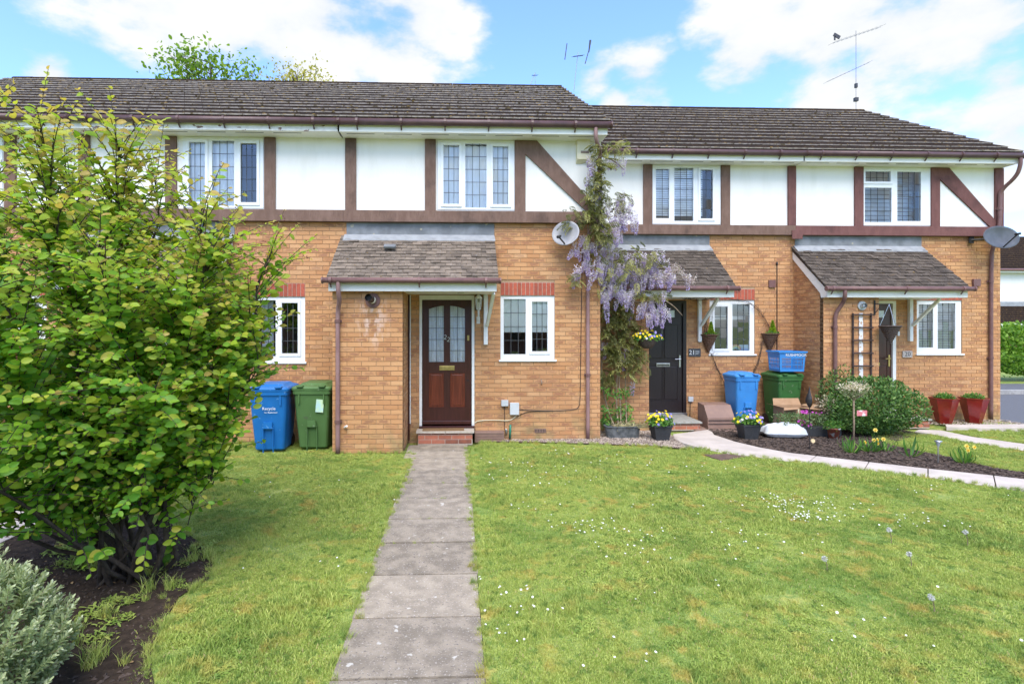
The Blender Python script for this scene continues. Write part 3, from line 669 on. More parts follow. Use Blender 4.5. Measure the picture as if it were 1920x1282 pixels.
TM_MAIN = tile_mesh('roof_tile', .30, .46, .030, 'tile', 'tile_edge', .028)
TM_PORCH = {False: tile_mesh('porch_tile', .165, .15, .012, 'porch_tile', 'porch_tile_dark', .010), True: tile_mesh('porch_tile', .165, .15, .012, 'porch_tile_dark', 'tile', .010)}
def tile_slope(roof, me, x0, x1, ye, ze, yr, zr, w, rows, name, jit=1.0, lim=300):
    pitch = atan2(zr-ze, yr-ye); L_ = hypot(zr-ze, yr-ye); gauge = L_/rows; n = max(1, round((x1-x0)/w)); w2 = (x1-x0)/n; cnt = 0
    R = Matrix.Rotation(pitch, 4, 'X')
    for j in range(rows):
        s = j*gauge; o_ = w2/2 if j % 2 else 0
        for i in range(n+(1 if o_ else 0)):
            a = x0+i*w2-o_; b = a+w2; a = max(a, x0); b = min(b, x1)
            if b-a < .03: continue
            jx = (random.random()-.5)*.006*jit; jz = random.random()*.005*jit; jr = (random.random()-.5)*.012*jit; jt = (random.random()-.5)*.018*jit
            mw = Matrix.Translation(((a+b)/2, ye+s*cos(pitch)-jx, ze+s*sin(pitch)+jz))@R@Matrix.Rotation(jr, 4, 'Z')@Matrix.Rotation(jt, 4, 'Y')@Matrix.Diagonal(((b-a)/w*.992, 1, 1, 1))
            link(name, me, roof, mw); cnt += 1
    return cnt
def mossy(roof, x0, x1, ye, ze, yr, zr, rows, n, density_pow=1.0):
    pitch = atan2(zr-ze, yr-ye); L_ = hypot(zr-ze, yr-ye); b = MB(); g = L_/rows
    ico = bmesh.new(); bmesh.ops.create_icosphere(ico, subdivisions=1, radius=1); iv = [v.co.copy() for v in ico.verts]; fi = [[v.index for v in f.verts] for f in ico.faces]; ico.free()
    for k in range(n):
        j = int(rows*random.random()**.8); x = x0+(x1-x0)*random.random(); x = round(x/.15)*.15+random.gauss(0, .012) if random.random() < .7 else x
        x = min(max(x, x0+.02), x1-.02)
        s = j*g+random.uniform(-.005, .02); r = random.uniform(.008, .024); c = Vector((x, ye+s*cos(pitch), ze+s*sin(pitch)+(.058 if L_ > 3 else .030)))
        b.add([c+Vector((v.x*r*random.uniform(1, 2), v.y*r, v.z*r*.8))*random.uniform(.7, 1.2) for v in iv], fi)
    o = b.build('moss', 'moss', roof, kind='stuff'); return o

def house(base, X0, X1, Y0, dz, label, timbers, diag, upwin, up_lights, gwin, g_lights, door, tm='timber', porch=True, pr_right=2.58, pr_dark=False, zr=7.83, fasc='fascia', smear=False, end_right=False, limit=300, fullbrick=True, upglass='glass_sky', left_side=False, tile_x=None):
    h = empty(base, (X0+2, Y0, 0), label, 'house')
    zb = 3.75+dz; ztb = 3.945+dz; zs = 5.17+dz
    # ---- shell
    wx0, wx1, wz0, wz1 = gwin; dx0, dx1, dz0, dz1 = door
    holes = [(wx0, wx1, wz0, wz1), (dx0, dx1, -.05, dz1)]
    b = MB(); wall_panel(b, X0, X1, -.1, zb, Y0+.007, Y0+.13, holes); fw = b.build('front_wall', 'mortar', h)
    b = MB(); b.box(X0+.002, X0+.1, Y0+.13, Y0+8, -.1, zs-.02); b.box(X1-.1, X1-.002, Y0+.13, Y0+8, -.1, zs-.02); b.box(X0+.1, X1-.1, Y0+7.9, Y0+8, -.1, zs-.02)
    b.box(X0+.1, X1-.1, Y0+.131, Y0+7.9, 2.62, 2.72); b.build('side_wall', 'neigh_brick', h)
    if end_right:
        gz = [(Y0, -.1), (Y0+8, -.1), (Y0+8, zs), (Y0+3.9, zr-.1), (Y0-.3, zs+.05), (Y0, zs)]
        b = MB(); b.add([(X1+.001, y, z) for y, z in gz]+[(X1-.09, y, z) for y, z in gz], [(0, 1, 2, 3, 4, 5), (11, 10, 9, 8, 7, 6)]); b.build('gable_wall', 'render', h)
    uw = [(upwin[0], upwin[1], upwin[2], upwin[3])]
    b = MB(); wall_panel(b, X0, X1, ztb, zs+.12, Y0-.05, Y0+.08, uw); up = b.build('upper_wall', 'render', h)
    # ---- timbers
    tw = .185
    yb0 = Y0-.088
    b = MB(); b.box(X0+.001, X1-.001, yb0-.012, Y0+.05, zb, ztb); b.build('timber_band', tm, h, bevel=.004)
    for t in timbers:
        b = MB(); b.box(t-tw/2, t+tw/2, yb0, Y0-.051, ztb+.001, zs-.002); b.build('timber_post', tm, h, bevel=.004)
    if diag:
        a, c = diag; b = MB(); y0, y1 = yb0+.004, Y0-.0515
        dxx = c-a; wv = .26
        pts = [(a, zs-.003), (a+wv*.62, zs-.003), (c, ztb+.17), (c, ztb+.012), (c-.10, ztb+.002), (a, zs-.24)]
        pts = [(a, zs-.24), (c-.12, ztb+.002), (c, ztb+.002), (c, ztb+.13), (a+.2, zs-.003), (a, zs-.003)]
        n = len(pts); b.add([(x, y0, z) for x, z in pts]+[(x, y1, z) for x, z in pts], [tuple(range(n)), tuple(range(2*n-1, n-1, -1))]+[(i, i+n, (i+1) % n+n, (i+1) % n) for i in range(n)])
        b.build('timber_brace', tm, h, bevel=.003)
    # ---- bricks
    bl = []
    for (a, c, z0, z1) in courses(X0, X1, 0, zb, [(wx0, wx1, wz0-.0, wz1+.235), (dx0, dx1, -.1, dz1)]):
        bl.append((bmatrix(a, c, z0, z1, Y0, 'f', random.uniform(0, .0025)), 'brick', fw))
    # soldier course over the window
    b = MB(); b.box(wx0, wx1, Y0+.003, Y0+.06, wz1+.001, wz1+.235); ll = b.build('lintel', 'mortar_pale', h)
    n = 13; 
    for i in range(n):
        a = wx0+(wx1-wx0)*i/n; c = wx0+(wx1-wx0)*(i+1)/n
        mw = Matrix.Translation(((a+c)/2, Y0-.003+random.uniform(-.002, .001), wz1+.118))@Matrix.Diagonal((c-a-.010, .03, .218, 1)); link('brick', UBV['redbrick'], ll, mw)
    # ---- windows
    w1 = window(h, wx0, wx1, wz0, wz1, Y0+.022, g_lights, 'glass', True)
    w2 = window(h, upwin[0]+.004, upwin[1]-.004, upwin[2]+.002, upwin[3]-.002, Y0-.062, up_lights, upglass, False)
    # ---- porch
    if porch:
        px0, px1, yf = X0+.012, X0+1.095, Y0-.93; ye, ze, yt, zt = Y0-1.12, 2.665, Y0-.02, 3.50+dz; ex0, ex1 = X0-.045, X0+pr_right
        sl = (zt-ze)/(yt-ye)
        b = MB(); b.box(px0, px1, yf+.007, yf+.1, -.1, 2.56); b.box(px0+.007, px0+.1, yf+.1, Y0+.006, -.1, 2.62); b.box(px1-.1, px1-.007, yf+.1, Y0+.006, -.1, 2.56)
        zz = lambda y: ze+(y-ye)*sl-.02
        b.add([(x, y, z) for x in (px0+.007, px0+.1) for y, z in ((yf+.1, 2.6), (Y0+.006, 2.6), (Y0+.006, zz(Y0)), (yf+.1, zz(yf+.1)))], [(0, 3, 2, 1), (4, 5, 6, 7), (3, 7, 6, 2)])
        pb = b.build('porch_wall', 'mortar', h)
        for (a, c, z0, z1) in courses(px0, px1, 0, 2.56, []):
            bl.append((bmatrix(a, c, z0, z1, yf, 'f', random.uniform(0, .0025)), 'brick_smear' if smear else 'brick', pb))
        if not left_side:
            for (a, c, z0, z1) in courses(yf, Y0, 0, 2.56, []): bl.append((bmatrix(a, c, z0, z1, px1, 'r', 0), 'brick', pb))
        else:
            for (a, c, z0, z1) in courses(yf, Y0, 0, 3.5, [], lim=lambda z: (yf if z < zz(yf) else min(Y0, ye+(z+.02-ze)/sl+.03), Y0)):
                bl.append((bmatrix(a, c, z0, z1, px0, 'l', 0), 'brick', pb))
        rf = MB(); rf.add([(x, y, z) for x in (ex0+.02, ex1-.02) for y, z in ((ye+.02, ze-.03), (ye+.02, ze), (yt, zt), (yt, zt-.08))], [(0, 1, 2, 3), (7, 6, 5, 4), (1, 5, 6, 2), (0, 3, 7, 4)])
        roof = rf.build('porch_roof', 'porch_tile_dark', h)
        tile_slope(roof, TM_PORCH[pr_dark], ex0, ex1, ye, ze, yt-.03, zt-.03*sl, .165, 14, 'porch_tile', 2.2)
        mossy(roof, ex0, ex1, ye, ze-.02, yt, zt-.02, 14, 50 if not pr_dark else 130)
        b = MB(); b.box(X0+.04, ex1+.0, Y0-.012, Y0+.002, zt-.02, zb-.005); b.build('lead_flashing', 'lead', h)
        b = MB(); yy = Y0-.16; zq = ze+(yy-ye)*sl+.035
        b.add([(ex0+.05, Y0-.014, zt+.045), (ex1, Y0-.014, zt+.045), (ex1+.01, yy, zq), (ex0+.05, yy, zq), (ex0+.05, yy, zq-.012), (ex1+.01, yy, zq-.012)], [(3, 2, 1, 0), (4, 5, 2, 3)])
        b.build('lead_apron', 'lead_pale', h)
        # fascia, soffit and barge boards
        b = MB(); b.box(ex0+.03, ex1-.03, ye+.045, ye+.067, 2.505, 2.655); b.build('porch_fascia', 'fascia', h, bevel=.003)
        b = MB(); b.box(px1+.002, ex1-.035, ye+.068, Y0-.002, 2.515, 2.53); b.box(ex0+.035, px1+.002, ye+.068, yf-.004, 2.515, 2.53); b.build('porch_soffit', 'fascia', h)
        for x in (ex0+.03, ex1-.05):
            b = MB(); prof = [(ye+.068, 2.507), (ye+.30, 2.507), (ye+.42, 2.66), (Y0-.06, zz(Y0-.06)-.20), (Y0-.06, zz(Y0-.06)+.01), (ye+.068, ze+.02)]
            prof = [(ye+.068, 2.507), (ye+.22, 2.507), (ye+.25, 2.60), (Y0-.014, zz(Y0-.014)-.22), (Y0-.014, zz(Y0-.014)+.005), (ye+.068, ze+.01)]
            n = len(prof); b.add([(x, y, z) for y, z in prof]+[(x+.02, y, z) for y, z in prof], [tuple(range(n-1, -1, -1)), tuple(range(n, 2*n))]+[(i, (i+1) % n, (i+1) % n+n, i+n) for i in range(n)])
            b.build('barge_board', 'fascia', h)
        br = MB(); bx = X0+2.43+(pr_right-2.58)*.3; br.box(bx-.035, bx+.035, Y0-.07, Y0-.002, 1.65, 2.512); br.build('bracket_post', 'white', h, bevel=.004)
        br = MB(); br.bar((bx+.02, Y0-.075, 1.98), (bx+.10, Y0-.62, 2.50), .05, .05); br.build('bracket_strut', 'fascia' if left_side else 'white', h)
        gutter(h, ex0-.04, ex1+.02, ye-.04, 2.665, .042, 'pipe', (ex0+.08, (ex0+ex1)/2+.1, ex1-.2))
        lt = MB(); lt.tube([(X0+2.0, Y0-.55, 2.505), (X0+2.0, Y0-.55, 2.516)], .055, 14); lt.build('porch_downlight', 'grey_plastic', h)
    lay(bl, None, h, limit)
    # ---- eaves and main roof
    ye, ze, yr = Y0-.45, 5.36+dz, Y0+3.9; tx0, tx1 = tile_x or (X0, X1)
    tx1e = tx1
    b = MB(); b.box(X0 if not tile_x else tx0, tx1e-.03, Y0-.40, Y0-.378, zs, zs+.17); b.build('fascia_board', fasc, h, bevel=.002)
    b = MB(); b.box(X0, tx1e-.03, Y0-.377, Y0-.051, zs+.004, zs+.018); sf = b.build('soffit', 'fascia', h)
    x = X0+.1
    while x < X1-.5: b = MB(); b.box(x, x+.46, Y0-.30, Y0-.285, zs+.0005, zs+.0035); b.build('soffit_vent', 'dark', sf); x += .62
    roof = MB(); slp = (zr-ze)/(yr-ye)
    roof.add([(xx, y, z) for xx in (tx0+.01, tx1-.01) for y, z in ((ye+.05, ze-.06), (ye+.05, ze+.01), (yr, zr-.02), (yr+4.4, ze-.02), (yr+4.4, ze-.1), (yr, zr-.2))], [(0, 1, 2, 3, 4, 5), (11, 10, 9, 8, 7, 6), (1, 7, 8, 2), (2, 8, 9, 3), (0, 5, 11, 6), (5, 4, 10, 11)])
    ro = roof.build('roof', 'tile', h)
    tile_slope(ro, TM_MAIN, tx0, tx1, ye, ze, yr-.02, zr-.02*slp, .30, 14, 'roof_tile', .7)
    mossy(ro, tx0, tx1, ye, ze, yr, zr, 14, 520)
    k = 0; x = tx0
    while x < tx1-.05:
        xe = min(x+.45, tx1); b = MB(); c = Vector(((x+xe)/2, yr+.02, zr-.06)); b.lathe((x+.004, yr+.02, zr-.075), [(.135, 0), (.135+random.random()*.004, xe-x-.008)], 8, 0, 0, pi, Matrix(((0, 0, 1), (1, 0, 0), (0, 1, 0)))); b.build('ridge_tile', 'tile', ro); x += .45
    gx = [tx0+.3+.72*i for i in range(6) if tx0+.3+.72*i < tx1-.05]
    gutter(h, tx0+.004, tx1+(.02 if end_right else -.004), Y0-.46, ze-.045, .056, 'gutter', gx)
    return h, w1, w2, fw

O22, O21, O20, END = -1.985, 2.455, 6.895, 11.35
def gw(o, a=2.69, b=3.635): return (o+a, o+b, 1.387, 2.497)
h22, w22, u22, f22 = house('terrace_house', O22, 2.45, 9.4, 0, 'terraced brick house with mahogany door 22, white lantern and lavender wisteria at its right corner',
    (-1.863, -.507, 1.038), (1.13, 2.32), (-.388, .946, 3.97, 5.165), L3, gw(O22), L2_22, (-.70, .25, .25, 2.50), smear=True, end_right=True, tile_x=(O22, 2.50))
h23, w23, u23, f23 = house('terrace_house', O22-4.305, O22, 9.4, 0, 'brick terraced house half hidden behind the big shrub, blue and olive bins by its window',
    (-1.863-4.305-.13, -4.87, -3.222), None, (-4.683, -3.33, 3.97, 5.165), L3, (-3.60, -2.655, 1.36, 2.47), L2_22, (-5.0, -4.05, .25, 2.50), fasc='peel', pr_right=2.45)
h24, w24, u24, f24 = house('terrace_house', O22-8.61, O22-4.305, 9.4, 0, 'leftmost brick house, seen only as roof and scraps of wall through the shrub',
    (-10.5, -9.1, -7.5), None, (-8.99, -7.63, 3.97, 5.165), L3, (-7.9, -6.96, 1.37, 2.48), L2_22, (-9.3, -8.35, .25, 2.50), pr_right=2.45, limit=0)
h21, w21, u21, f21 = house('terrace_house', O21, O20, 11.0, .085, 'set-back brick house numbered 21 with black-brown door, wall baskets and blue bin',
    (2.6, 3.829, 5.44), None, (3.925, 5.345, 3.965+.085, 5.165+.085), L3b, gw(O21), L2_21, (3.70, 4.655, .16, 2.49), pr_right=2.68, pr_dark=True, zr=8.0, left_side=True)
h20, w20, u20, f20 = house('terrace_house', O20, END, 11.0, .085, 'end brick house numbered 20 with red-brown timbers, tall red planters and dark dish',
    (8.246, 9.877, 11.25), (9.97, 11.17), (8.345, 9.785, 3.965+.085, 5.165+.085), L20U, gw(O20, 2.65, 3.625), L2_20, (8.14, 9.09, .16, 2.49), tm='timber_red', pr_right=2.74, pr_dark=True, zr=8.0, left_side=True, end_right=True)
for x in (6.855,):
    b = MB(); b.box(x-.11, x+.05, 11-.10, 11-.052, 4.032, 5.25); b.build('timber_post', 'timber_red', h20, bevel=.004)
    b = MB(); b.box(x-.05, x+.17, 11-.125, 11-.105, 3.75, 3.93); b.build('timber_block', 'timber_red', h20, bevel=.004)
# window dressings
def venetian(fr, x0, x1, z0, z1, y, pitch=.045, m='slat'):
    b = MB(); z = z0
    while z < z1: b.add([(x0, y-.006, z-pitch*.45), (x1, y-.006, z-pitch*.45), (x1, y+.008, z+pitch*.42), (x0, y+.008, z+pitch*.42)], [(0, 1, 2, 3)]); z += pitch
    b.build('venetian_blind', m, fr)
b = MB(); b.box(w22x0 := O22+2.72, O22+3.61, 9.465, 9.468, 1.86, 2.47); b.build('roller_blind', 'blind', w22)
curtains(u22, -.36, .92, 3.98, 5.10, 9.43, 'voile_and_reflection', 'voile_and_cloud_white'); curtains(u23, -4.65, -3.85, 3.98, 5.14, 9.43, 'voile_and_reflection', 'voile_and_cloud_white')  # the full-width sheet is added to imitate white cloud reflected in the panes
curtains(w23, -3.58, -3.25, 1.38, 2.45, 9.6)
venetian(u21, 3.95, 5.0, 4.25, 5.23, 11.02); venetian(w20, O20+2.68, O20+3.6, 1.42, 2.47, 11.13, .05, 'grey_plastic')
b = MB(); b.box(O21+2.72, O21+3.6, 11.3, 11.32, 2.10, 2.19); b.build('pelmet', 'white', w21)
venetian(u20, 8.38, 9.7, 4.1, 5.2, 11.3, .09, 'grey_plastic')
# rainbow picture in 21's window
for i, k in enumerate(('rb1', 'rb2', 'rb3', 'rb4', 'rb5')):
    r1 = .115-.018*i; b = MB(); b.lathe((5.72, 11.055+.001*i, 1.47), [(r1-.017, 0), (r1, 0)], 16, 0, 0, pi, Matrix(((1, 0, 0), (0, 0, 1), (0, 1, 0)))); b.build('rainbow_band', k, w21)
b = MB(); b.box(5.80, 5.99, 11.062, 11.065, 1.46, 1.58); b.build('child_picture', 'rb5', w21)
b = MB(); b.tube([(10.25, 11.3, 1.5), (10.25, 11.3, 1.95)], .12, 10); b.build('armchair_back', 'planter_red', w20)

# ------------------------------------------------------------------ doors
def door_22(h, x0, x1, z0, z1, Y, red=True):
    fr = MB(); t = .045; fr.box(x0, x0+t, Y-.01, Y+.08, z0, z1); fr.box(x1-t, x1, Y-.01, Y+.08, z0, z1); fr.box(x0+t, x1-t, Y-.01, Y+.08, z1-.075, z1)
    fr.build('door_frame', 'white', h, bevel=.003)
    a, c = x0+t+.004, x1-t-.004; zb, zt = z0+.075, z1-.08; W_ = c-a; D = MB(); y0, y1 = Y+.012, Y+.052
    mx = (a+c)/2; st = .115; ms = .055
    D.box(a, a+st, y0, y1, zb, zt); D.box(c-st, c, y0, y1, zb, zt); D.box(a+st, c-st, y0, y1, zb, zb+.24); D.box(a+st, c-st, y0, y1, z0+.91, z0+1.10)
    D.box(mx-ms, mx+ms, y0, y1, zb+.24, z0+.91); D.box(mx-ms, mx+ms, y0, y1, z0+1.10, zt-.10); 
    # curved heads over the two lights
    for s in (0, 1):
        xa, xb = (a+st, mx-ms) if s == 0 else (mx+ms, c-st); n = 8; vs = []; fs = []
        for i in range(n+1):
            u = i/n; x = xa+(xb-xa)*u; k = u if s == 0 else 1-u; z = zt-.155+.055*sin(k*pi/2)
            vs += [(x, y0, z), (x, y0, zt), (x, y1, z)]
        for i in range(n): fs += [(3*i, 3*i+3, 3*i+4, 3*i+1), (3*i, 3*i+2, 3*i+5, 3*i+3)]
        D.add(vs, fs)
    D.box(mx-ms, mx+ms, y0+.0005, y1, zt-.10, zt)
    d = D.build('door', 'mahogany', h)
    for s in (0, 1):
        xa, xb = (a+st, mx-ms) if s == 0 else (mx+ms, c-st)
        p = MB(); p.obox(((xa+xb)/2, Y+.030, (zb+.24+z0+.91)/2), (xb-xa)/2, .008, (z0+.91-zb-.24)/2); p.obox(((xa+xb)/2, Y+.022, (zb+.24+z0+.91)/2), (xb-xa)/2-.035, .012, (z0+.91-zb-.24)/2-.035)
        p.build('door_panel', 'mahogany_red', d, bevel=.006)
        g = MB(); za, zc = z0+1.10, zt-.10; nx, nz = 2, 5
        for i in range(nx):
            for j in range(nz):
                g = MB(); xx0, xx1 = xa+(xb-xa)*i/nx, xa+(xb-xa)*(i+1)/nx; q0, q1 = za+(zc-za)*j/nz, za+(zc-za)*(j+1)/nz
                g.add([(xx0, Y+.034, q0), (xx1, Y+.034, q0), (xx1, Y+.034, q1), (xx0, Y+.034, q1)], [(0, 1, 2, 3)]); g.build('pane', 'glass_obscure', d)
        l = MB(); l.box((xa+xb)/2-.004, (xa+xb)/2+.004, Y+.027, Y+.0305, za, zc)
        for j in range(1, nz): zz = za+(zc-za)*j/nz; l.box(xa, xb, Y+.0308, Y+.0325, zz-.004, zz+.004)
        l.build('lead_strips', 'came', d)
        curtains(d, xa-.02, xb+.02, za-.05, zc+.05, Y+.09)
    b = MB(); b.box(x0, x1, Y-.07, Y+.05, z0-.06, z0+.0); b.build('threshold', 'mahogany', h, bevel=.006)
    b = MB(); b.box(a-.0, c+.0, Y-.018, Y+.011, z0+.025, z0+.085); b.build('weather_bar', 'mahogany', d, bevel=.008)
    lp = MB(); lp.box(mx-.13, mx+.13, Y+.001, Y+.0115, z0+.955, z0+1.035); l2 = lp.build('letter_plate', 'brass', d, bevel=.003)
    lp = MB(); lp.box(mx-.105, mx+.105, Y-.004, Y+.0005, z0+.97, z0+1.02); lp.build('letter_flap', 'brass', l2, bevel=.003)
    lk = MB(); lk.box(c-.075, c-.04, Y-.006, Y+.0115, z0+1.47, z0+1.56); lk.tube([(c-.057, Y-.02, z0+1.50), (c-.057, Y-.006, z0+1.50)], .012, 10); lk.build('night_latch', 'brass', d, bevel=.002)
    lk = MB(); lk.tube([(c-.065, Y+.002, z0+.78), (c-.065, Y+.0118, z0+.78)], .014, 10); lk.build('keyhole', 'darkbox', d)
    return d, mx
d22, mx22 = door_22(h22, -.70, .25, .25, 2.50, 9.4)
lettering('2', .115, (mx22-.028, 9.405, 1.775), d22, 'chrome', 'numeral', roll=-.2); lettering('2', .115, (mx22+.028, 9.405, 1.735), d22, 'chrome', 'numeral', roll=-.2)
door_22(h23, -5.0, -4.05, .25, 2.50, 9.4); door_22(h24, -9.3, -8.35, .25, 2.50, 9.4)
def door_comp(h, x0, x1, z0, z1, Y, frame_m, mat_, handle_m, num=None, hand_x=None):
    fr = MB(); t = .07; fr.box(x0, x0+t, Y-.01, Y+.08, z0, z1); fr.box(x1-t, x1, Y-.01, Y+.08, z0, z1); fr.box(x0+t, x1-t, Y-.01, Y+.08, z1-.06, z1); fr.build('door_frame', frame_m, h, bevel=.003)
    a, c = x0+t+.003, x1-t-.003; D = MB(); D.box(a, c, Y+.03, Y+.07, z0+.03, z1-.063); d = D.build('door', mat_, h)
    W_ = c-a; zs0 = z0+.03; H_ = z1-.063-zs0
    for s in (0, 1):
        xa, xb = a+W_*(.14+.40*s), a+W_*(.46+.40*s)
        for (za, zc) in ((.12, .42), (.50, .80)):
            p = MB(); p.obox(((xa+xb)/2, Y+.026, zs0+H_*(za+zc)/2), (xb-xa)/2, .010, H_*(zc-za)/2); p.build('door_panel', mat_, d, bevel=.009)
            p = MB(); e = .028; X0_, X1_, Z0_, Z1_ = xa-e, xb+e, zs0+H_*za-e, zs0+H_*zc+e; yq0, yq1 = Y+.021, Y+.0298
            p.box(X0_, X0_+.012, yq0, yq1, Z0_, Z1_); p.box(X1_-.012, X1_, yq0, yq1, Z0_, Z1_); p.box(X0_+.012, X1_-.012, yq0, yq1, Z0_, Z0_+.012); p.box(X0_+.012, X1_-.012, yq0, yq1, Z1_-.012, Z1_); p.build('panel_moulding', mat_, d)
    for s in ((0, 1)):
        xa = a+W_*(.20+.42*s); p = MB(); p.box(xa, xa+W_*.19, Y+.020, Y+.0297, zs0+H_*.865, zs0+H_*.945); pp = p.build('door_light', mat_, d); 
        p = MB(); p.box(xa+.015, xa+W_*.19-.015, Y+.016, Y+.0195, zs0+H_*.875, zs0+H_*.935); p.build('pane', 'grey_plastic' if 0 else 'glass_obscure', d); 
        p = MB(); p.box(xa+.013, xa+W_*.19-.013, Y+.0185, Y+.0199, zs0+H_*.873, zs0+H_*.937); p.build('obscure_backing', 'slat', d)
    p = MB(); p.box(x0, x1, Y-.05, Y+.06, z0-.03, z0+.028); p.build('threshold', 'chrome' if handle_m == 'chrome' else 'white', h, bevel=.004)
    p = MB(); mx = (a+c)/2; p.box(mx-.14, mx+.14, Y+.008, Y+.0295, zs0+H_*.42+.0, zs0+H_*.42+.075); p2 = p.build('letter_plate', handle_m, d, bevel=.006)
    p = MB(); p.box(mx-.125, mx+.125, Y+.0055, Y+.0078, zs0+H_*.42+.016, zs0+H_*.42+.045); p.build('letter_slot', 'darkbox', p2)
    hx = c-.055; p = MB(); p.obox((hx, Y+.022, zs0+H_*.47), .016, .008, .12); p.tube([(hx, Y-.03, zs0+H_*.49), (hx-.12, Y-.03, zs0+H_*.49)], .010, 8); p.tube([(hx, Y+.02, zs0+H_*.49), (hx, Y-.032, zs0+H_*.49)], .010, 8); p.build('handle', handle_m, d)
    return d, mx
d21, mx21 = door_comp(h21, 3.70, 4.655, .16, 2.49, 11.0, 'blackdoor', 'blackdoor', 'chrome')
lettering('21', .12, (4.13, 11.025, 1.84), d21, 'chrome', 'numeral')
d20, mx20 = door_comp(h20, 8.14, 9.09, .16, 2.49, 11.0, 'white', 'mahogany', 'brass')
# doorsteps
def step(h, x0, x1, yf, yb, zt, m_top, split=True, brick='stepbrick'):
    b = MB(); b.box(x0+.03, x1-.03, yf+.02, yb, -.02, zt-.036); s = b.build('doorstep', 'mortar_pale', h)
    mid = (x0+x1)/2
    for a, c in (((x0, mid-.003), (mid+.003, x1)) if split else ((x0, x1),)):
        t = MB(); t.box(a, c, yf-.012, yb, zt-.035, zt); t.build('step_slab', m_top, s, bevel=.005)
    for (a, c, z0, z1) in courses(x0+.03, x1-.03, 0, zt-.036, []):
        link('brick', UBV[brick], s, bmatrix(a, c, z0, z1, yf+.02, 'f', 0.004))
step(h22, -.73, .24, 9.08, 9.33, .215, 'stone'); step(h23, -5.03, -4.06, 9.08, 9.33, .215, 'stone')
b = MB(); b.obox((-.28, 9.20, .222), .35, .10, .007, Matrix.Rotation(.02, 3, 'Z')); tag(b.build('doormat', 'mat', bevel=.003), 'thin brown coir doormat on the brick step of the mahogany door', 'doormat')
step(h21, 3.60, 4.60, 10.15, 10.95, .15, 'grey_stone', False); step(h20, 8.06, 9.15, 10.2, 10.95, .17, 'grey_stone', False)
# ------------------------------------------------------------------ pipes, boxes and fittings on the houses
downpipe(h22, [P3(1117, 240, 8.94), P3(1117, 262, 8.94), (2.40, 9.2, 4.95), (2.40, 9.25, 4.8), (2.42, 9.25, 4.2), (2.40, 9.25, 3.9), (2.22, 9.33, 3.6), (2.22, 9.35, 3.3), (2.22, 9.35, .02)], .034, 'pipe_faded', [(2.22, 9.35, 2.9), (2.22, 9.35, 1.12)])
downpipe(h22, [P3(634, 524, 8.24), P3(634, 548, 8.24), P3(637, 562, 8.3), (-1.88, 8.425, 2.2), (-1.88, 8.425, 1.9), (-1.88, 8.425, .02)], .034, 'pipe_faded', [(-1.88, 8.425, 2.05), (-1.88, 8.425, .50)])
downpipe(h20, [(7.16, 9.84, 2.63), (7.16, 9.84, 2.5), (7.20, 9.95, 2.40), (7.10, 10.02, 2.2), (7.10, 10.02, 2.0), (7.10, 10.02, .02)], .036, 'pipe', [(7.10, 10.02, 1.95)])
downpipe(h20, [(11.30, 10.54, 5.37), (11.30, 10.54, 5.2), (11.30, 10.62, 5.0), (11.22, 10.86, 4.78), (11.21, 10.87, 4.6), (11.20, 10.87, 4.0), (11.12, 10.93, 3.6), (11.10, 10.95, 3.4), (11.10, 10.95, .02)], .036, 'pipe', [(11.20, 10.87, 4.4), (11.10, 10.95, 2.9), (11.10, 10.95, 1.3)])
# flue of the mahogany-door house
fl = empty('boiler_flue', (-1.33, 8.46, 2.35)); attach(fl, h22); del fl
c = P3(699, 563, 8.46)
b = MB(); b.tube([(c.x, 8.455, c.z), (c.x, 8.469, c.z)], .115, 24); fo = b.build('boiler_flue', 'pipe', h22)
b = MB(); b.tube([(c.x, 8.454, c.z), (c.x-.01, 8.36, c.z+.01)], .055, 18); b.build('flue_collar', 'white', fo, smooth=True)
b = MB(); b.tube([(c.x-.011, 8.359, c.z+.011), (c.x-.03, 8.22, c.z+.03)], [.058, .055], 18, cap=False); b.lathe((c.x-.03, 8.30, c.z+.03), [(.045, 0), (.0, 0)], 12, R=Matrix.Rotation(pi/2, 3, 'X')); b.build('flue_terminal', 'dark', fo, smooth=True)
# lantern by the door
lx, lz = P(897, 560, 9.33); lan = empty('wall_lantern', (lx, 9.39, lz), 'white wall lantern on brown board right of the mahogany door', 'lantern')
b = MB(); b.box(lx-.05, lx+.05, 9.375, 9.397, lz-.20, lz+.09); b.build('backboard', 'mahogany', lan)
b = MB(); b.tube([(lx, 9.37, lz-.38), (lx, 9.30, lz-.36), (lx, 9.28, lz-.27), (lx, 9.28, lz-.2)], .016, 8); b.obox((lx, 9.378, lz-.37), .03, .008, .06); b.build('arm', 'white', lan)
b = MB(); b.lathe((lx, 9.28, lz-.20), [(.01, 0), (.035, .01), (.035, .02), (.012, .022)], 6); b.lathe((lx, 9.28, lz), [(.062, 0), (.066, .012), (.03, .055), (.012, .07), (.014, .085), (.003, .11)], 6)
for k in range(6):
    a = 2*pi*k/6; b.bar((lx+.035*cos(a), 9.28+.035*sin(a), lz-.185), (lx+.060*cos(a), 9.28+.060*sin(a), lz), .008, .008)
b.build('lantern_cage', 'white', lan)
b = MB(); b.lathe((lx, 9.28, lz-.18), [(.030, 0), (.054, .178)], 6); b.build('lantern_glass', 'glass_obscure', lan)
b = MB(); b.tube([(lx, 9.28, lz-.17), (lx, 9.28, lz-.06)], .016, 8); b.build('bulb', 'white', lan)
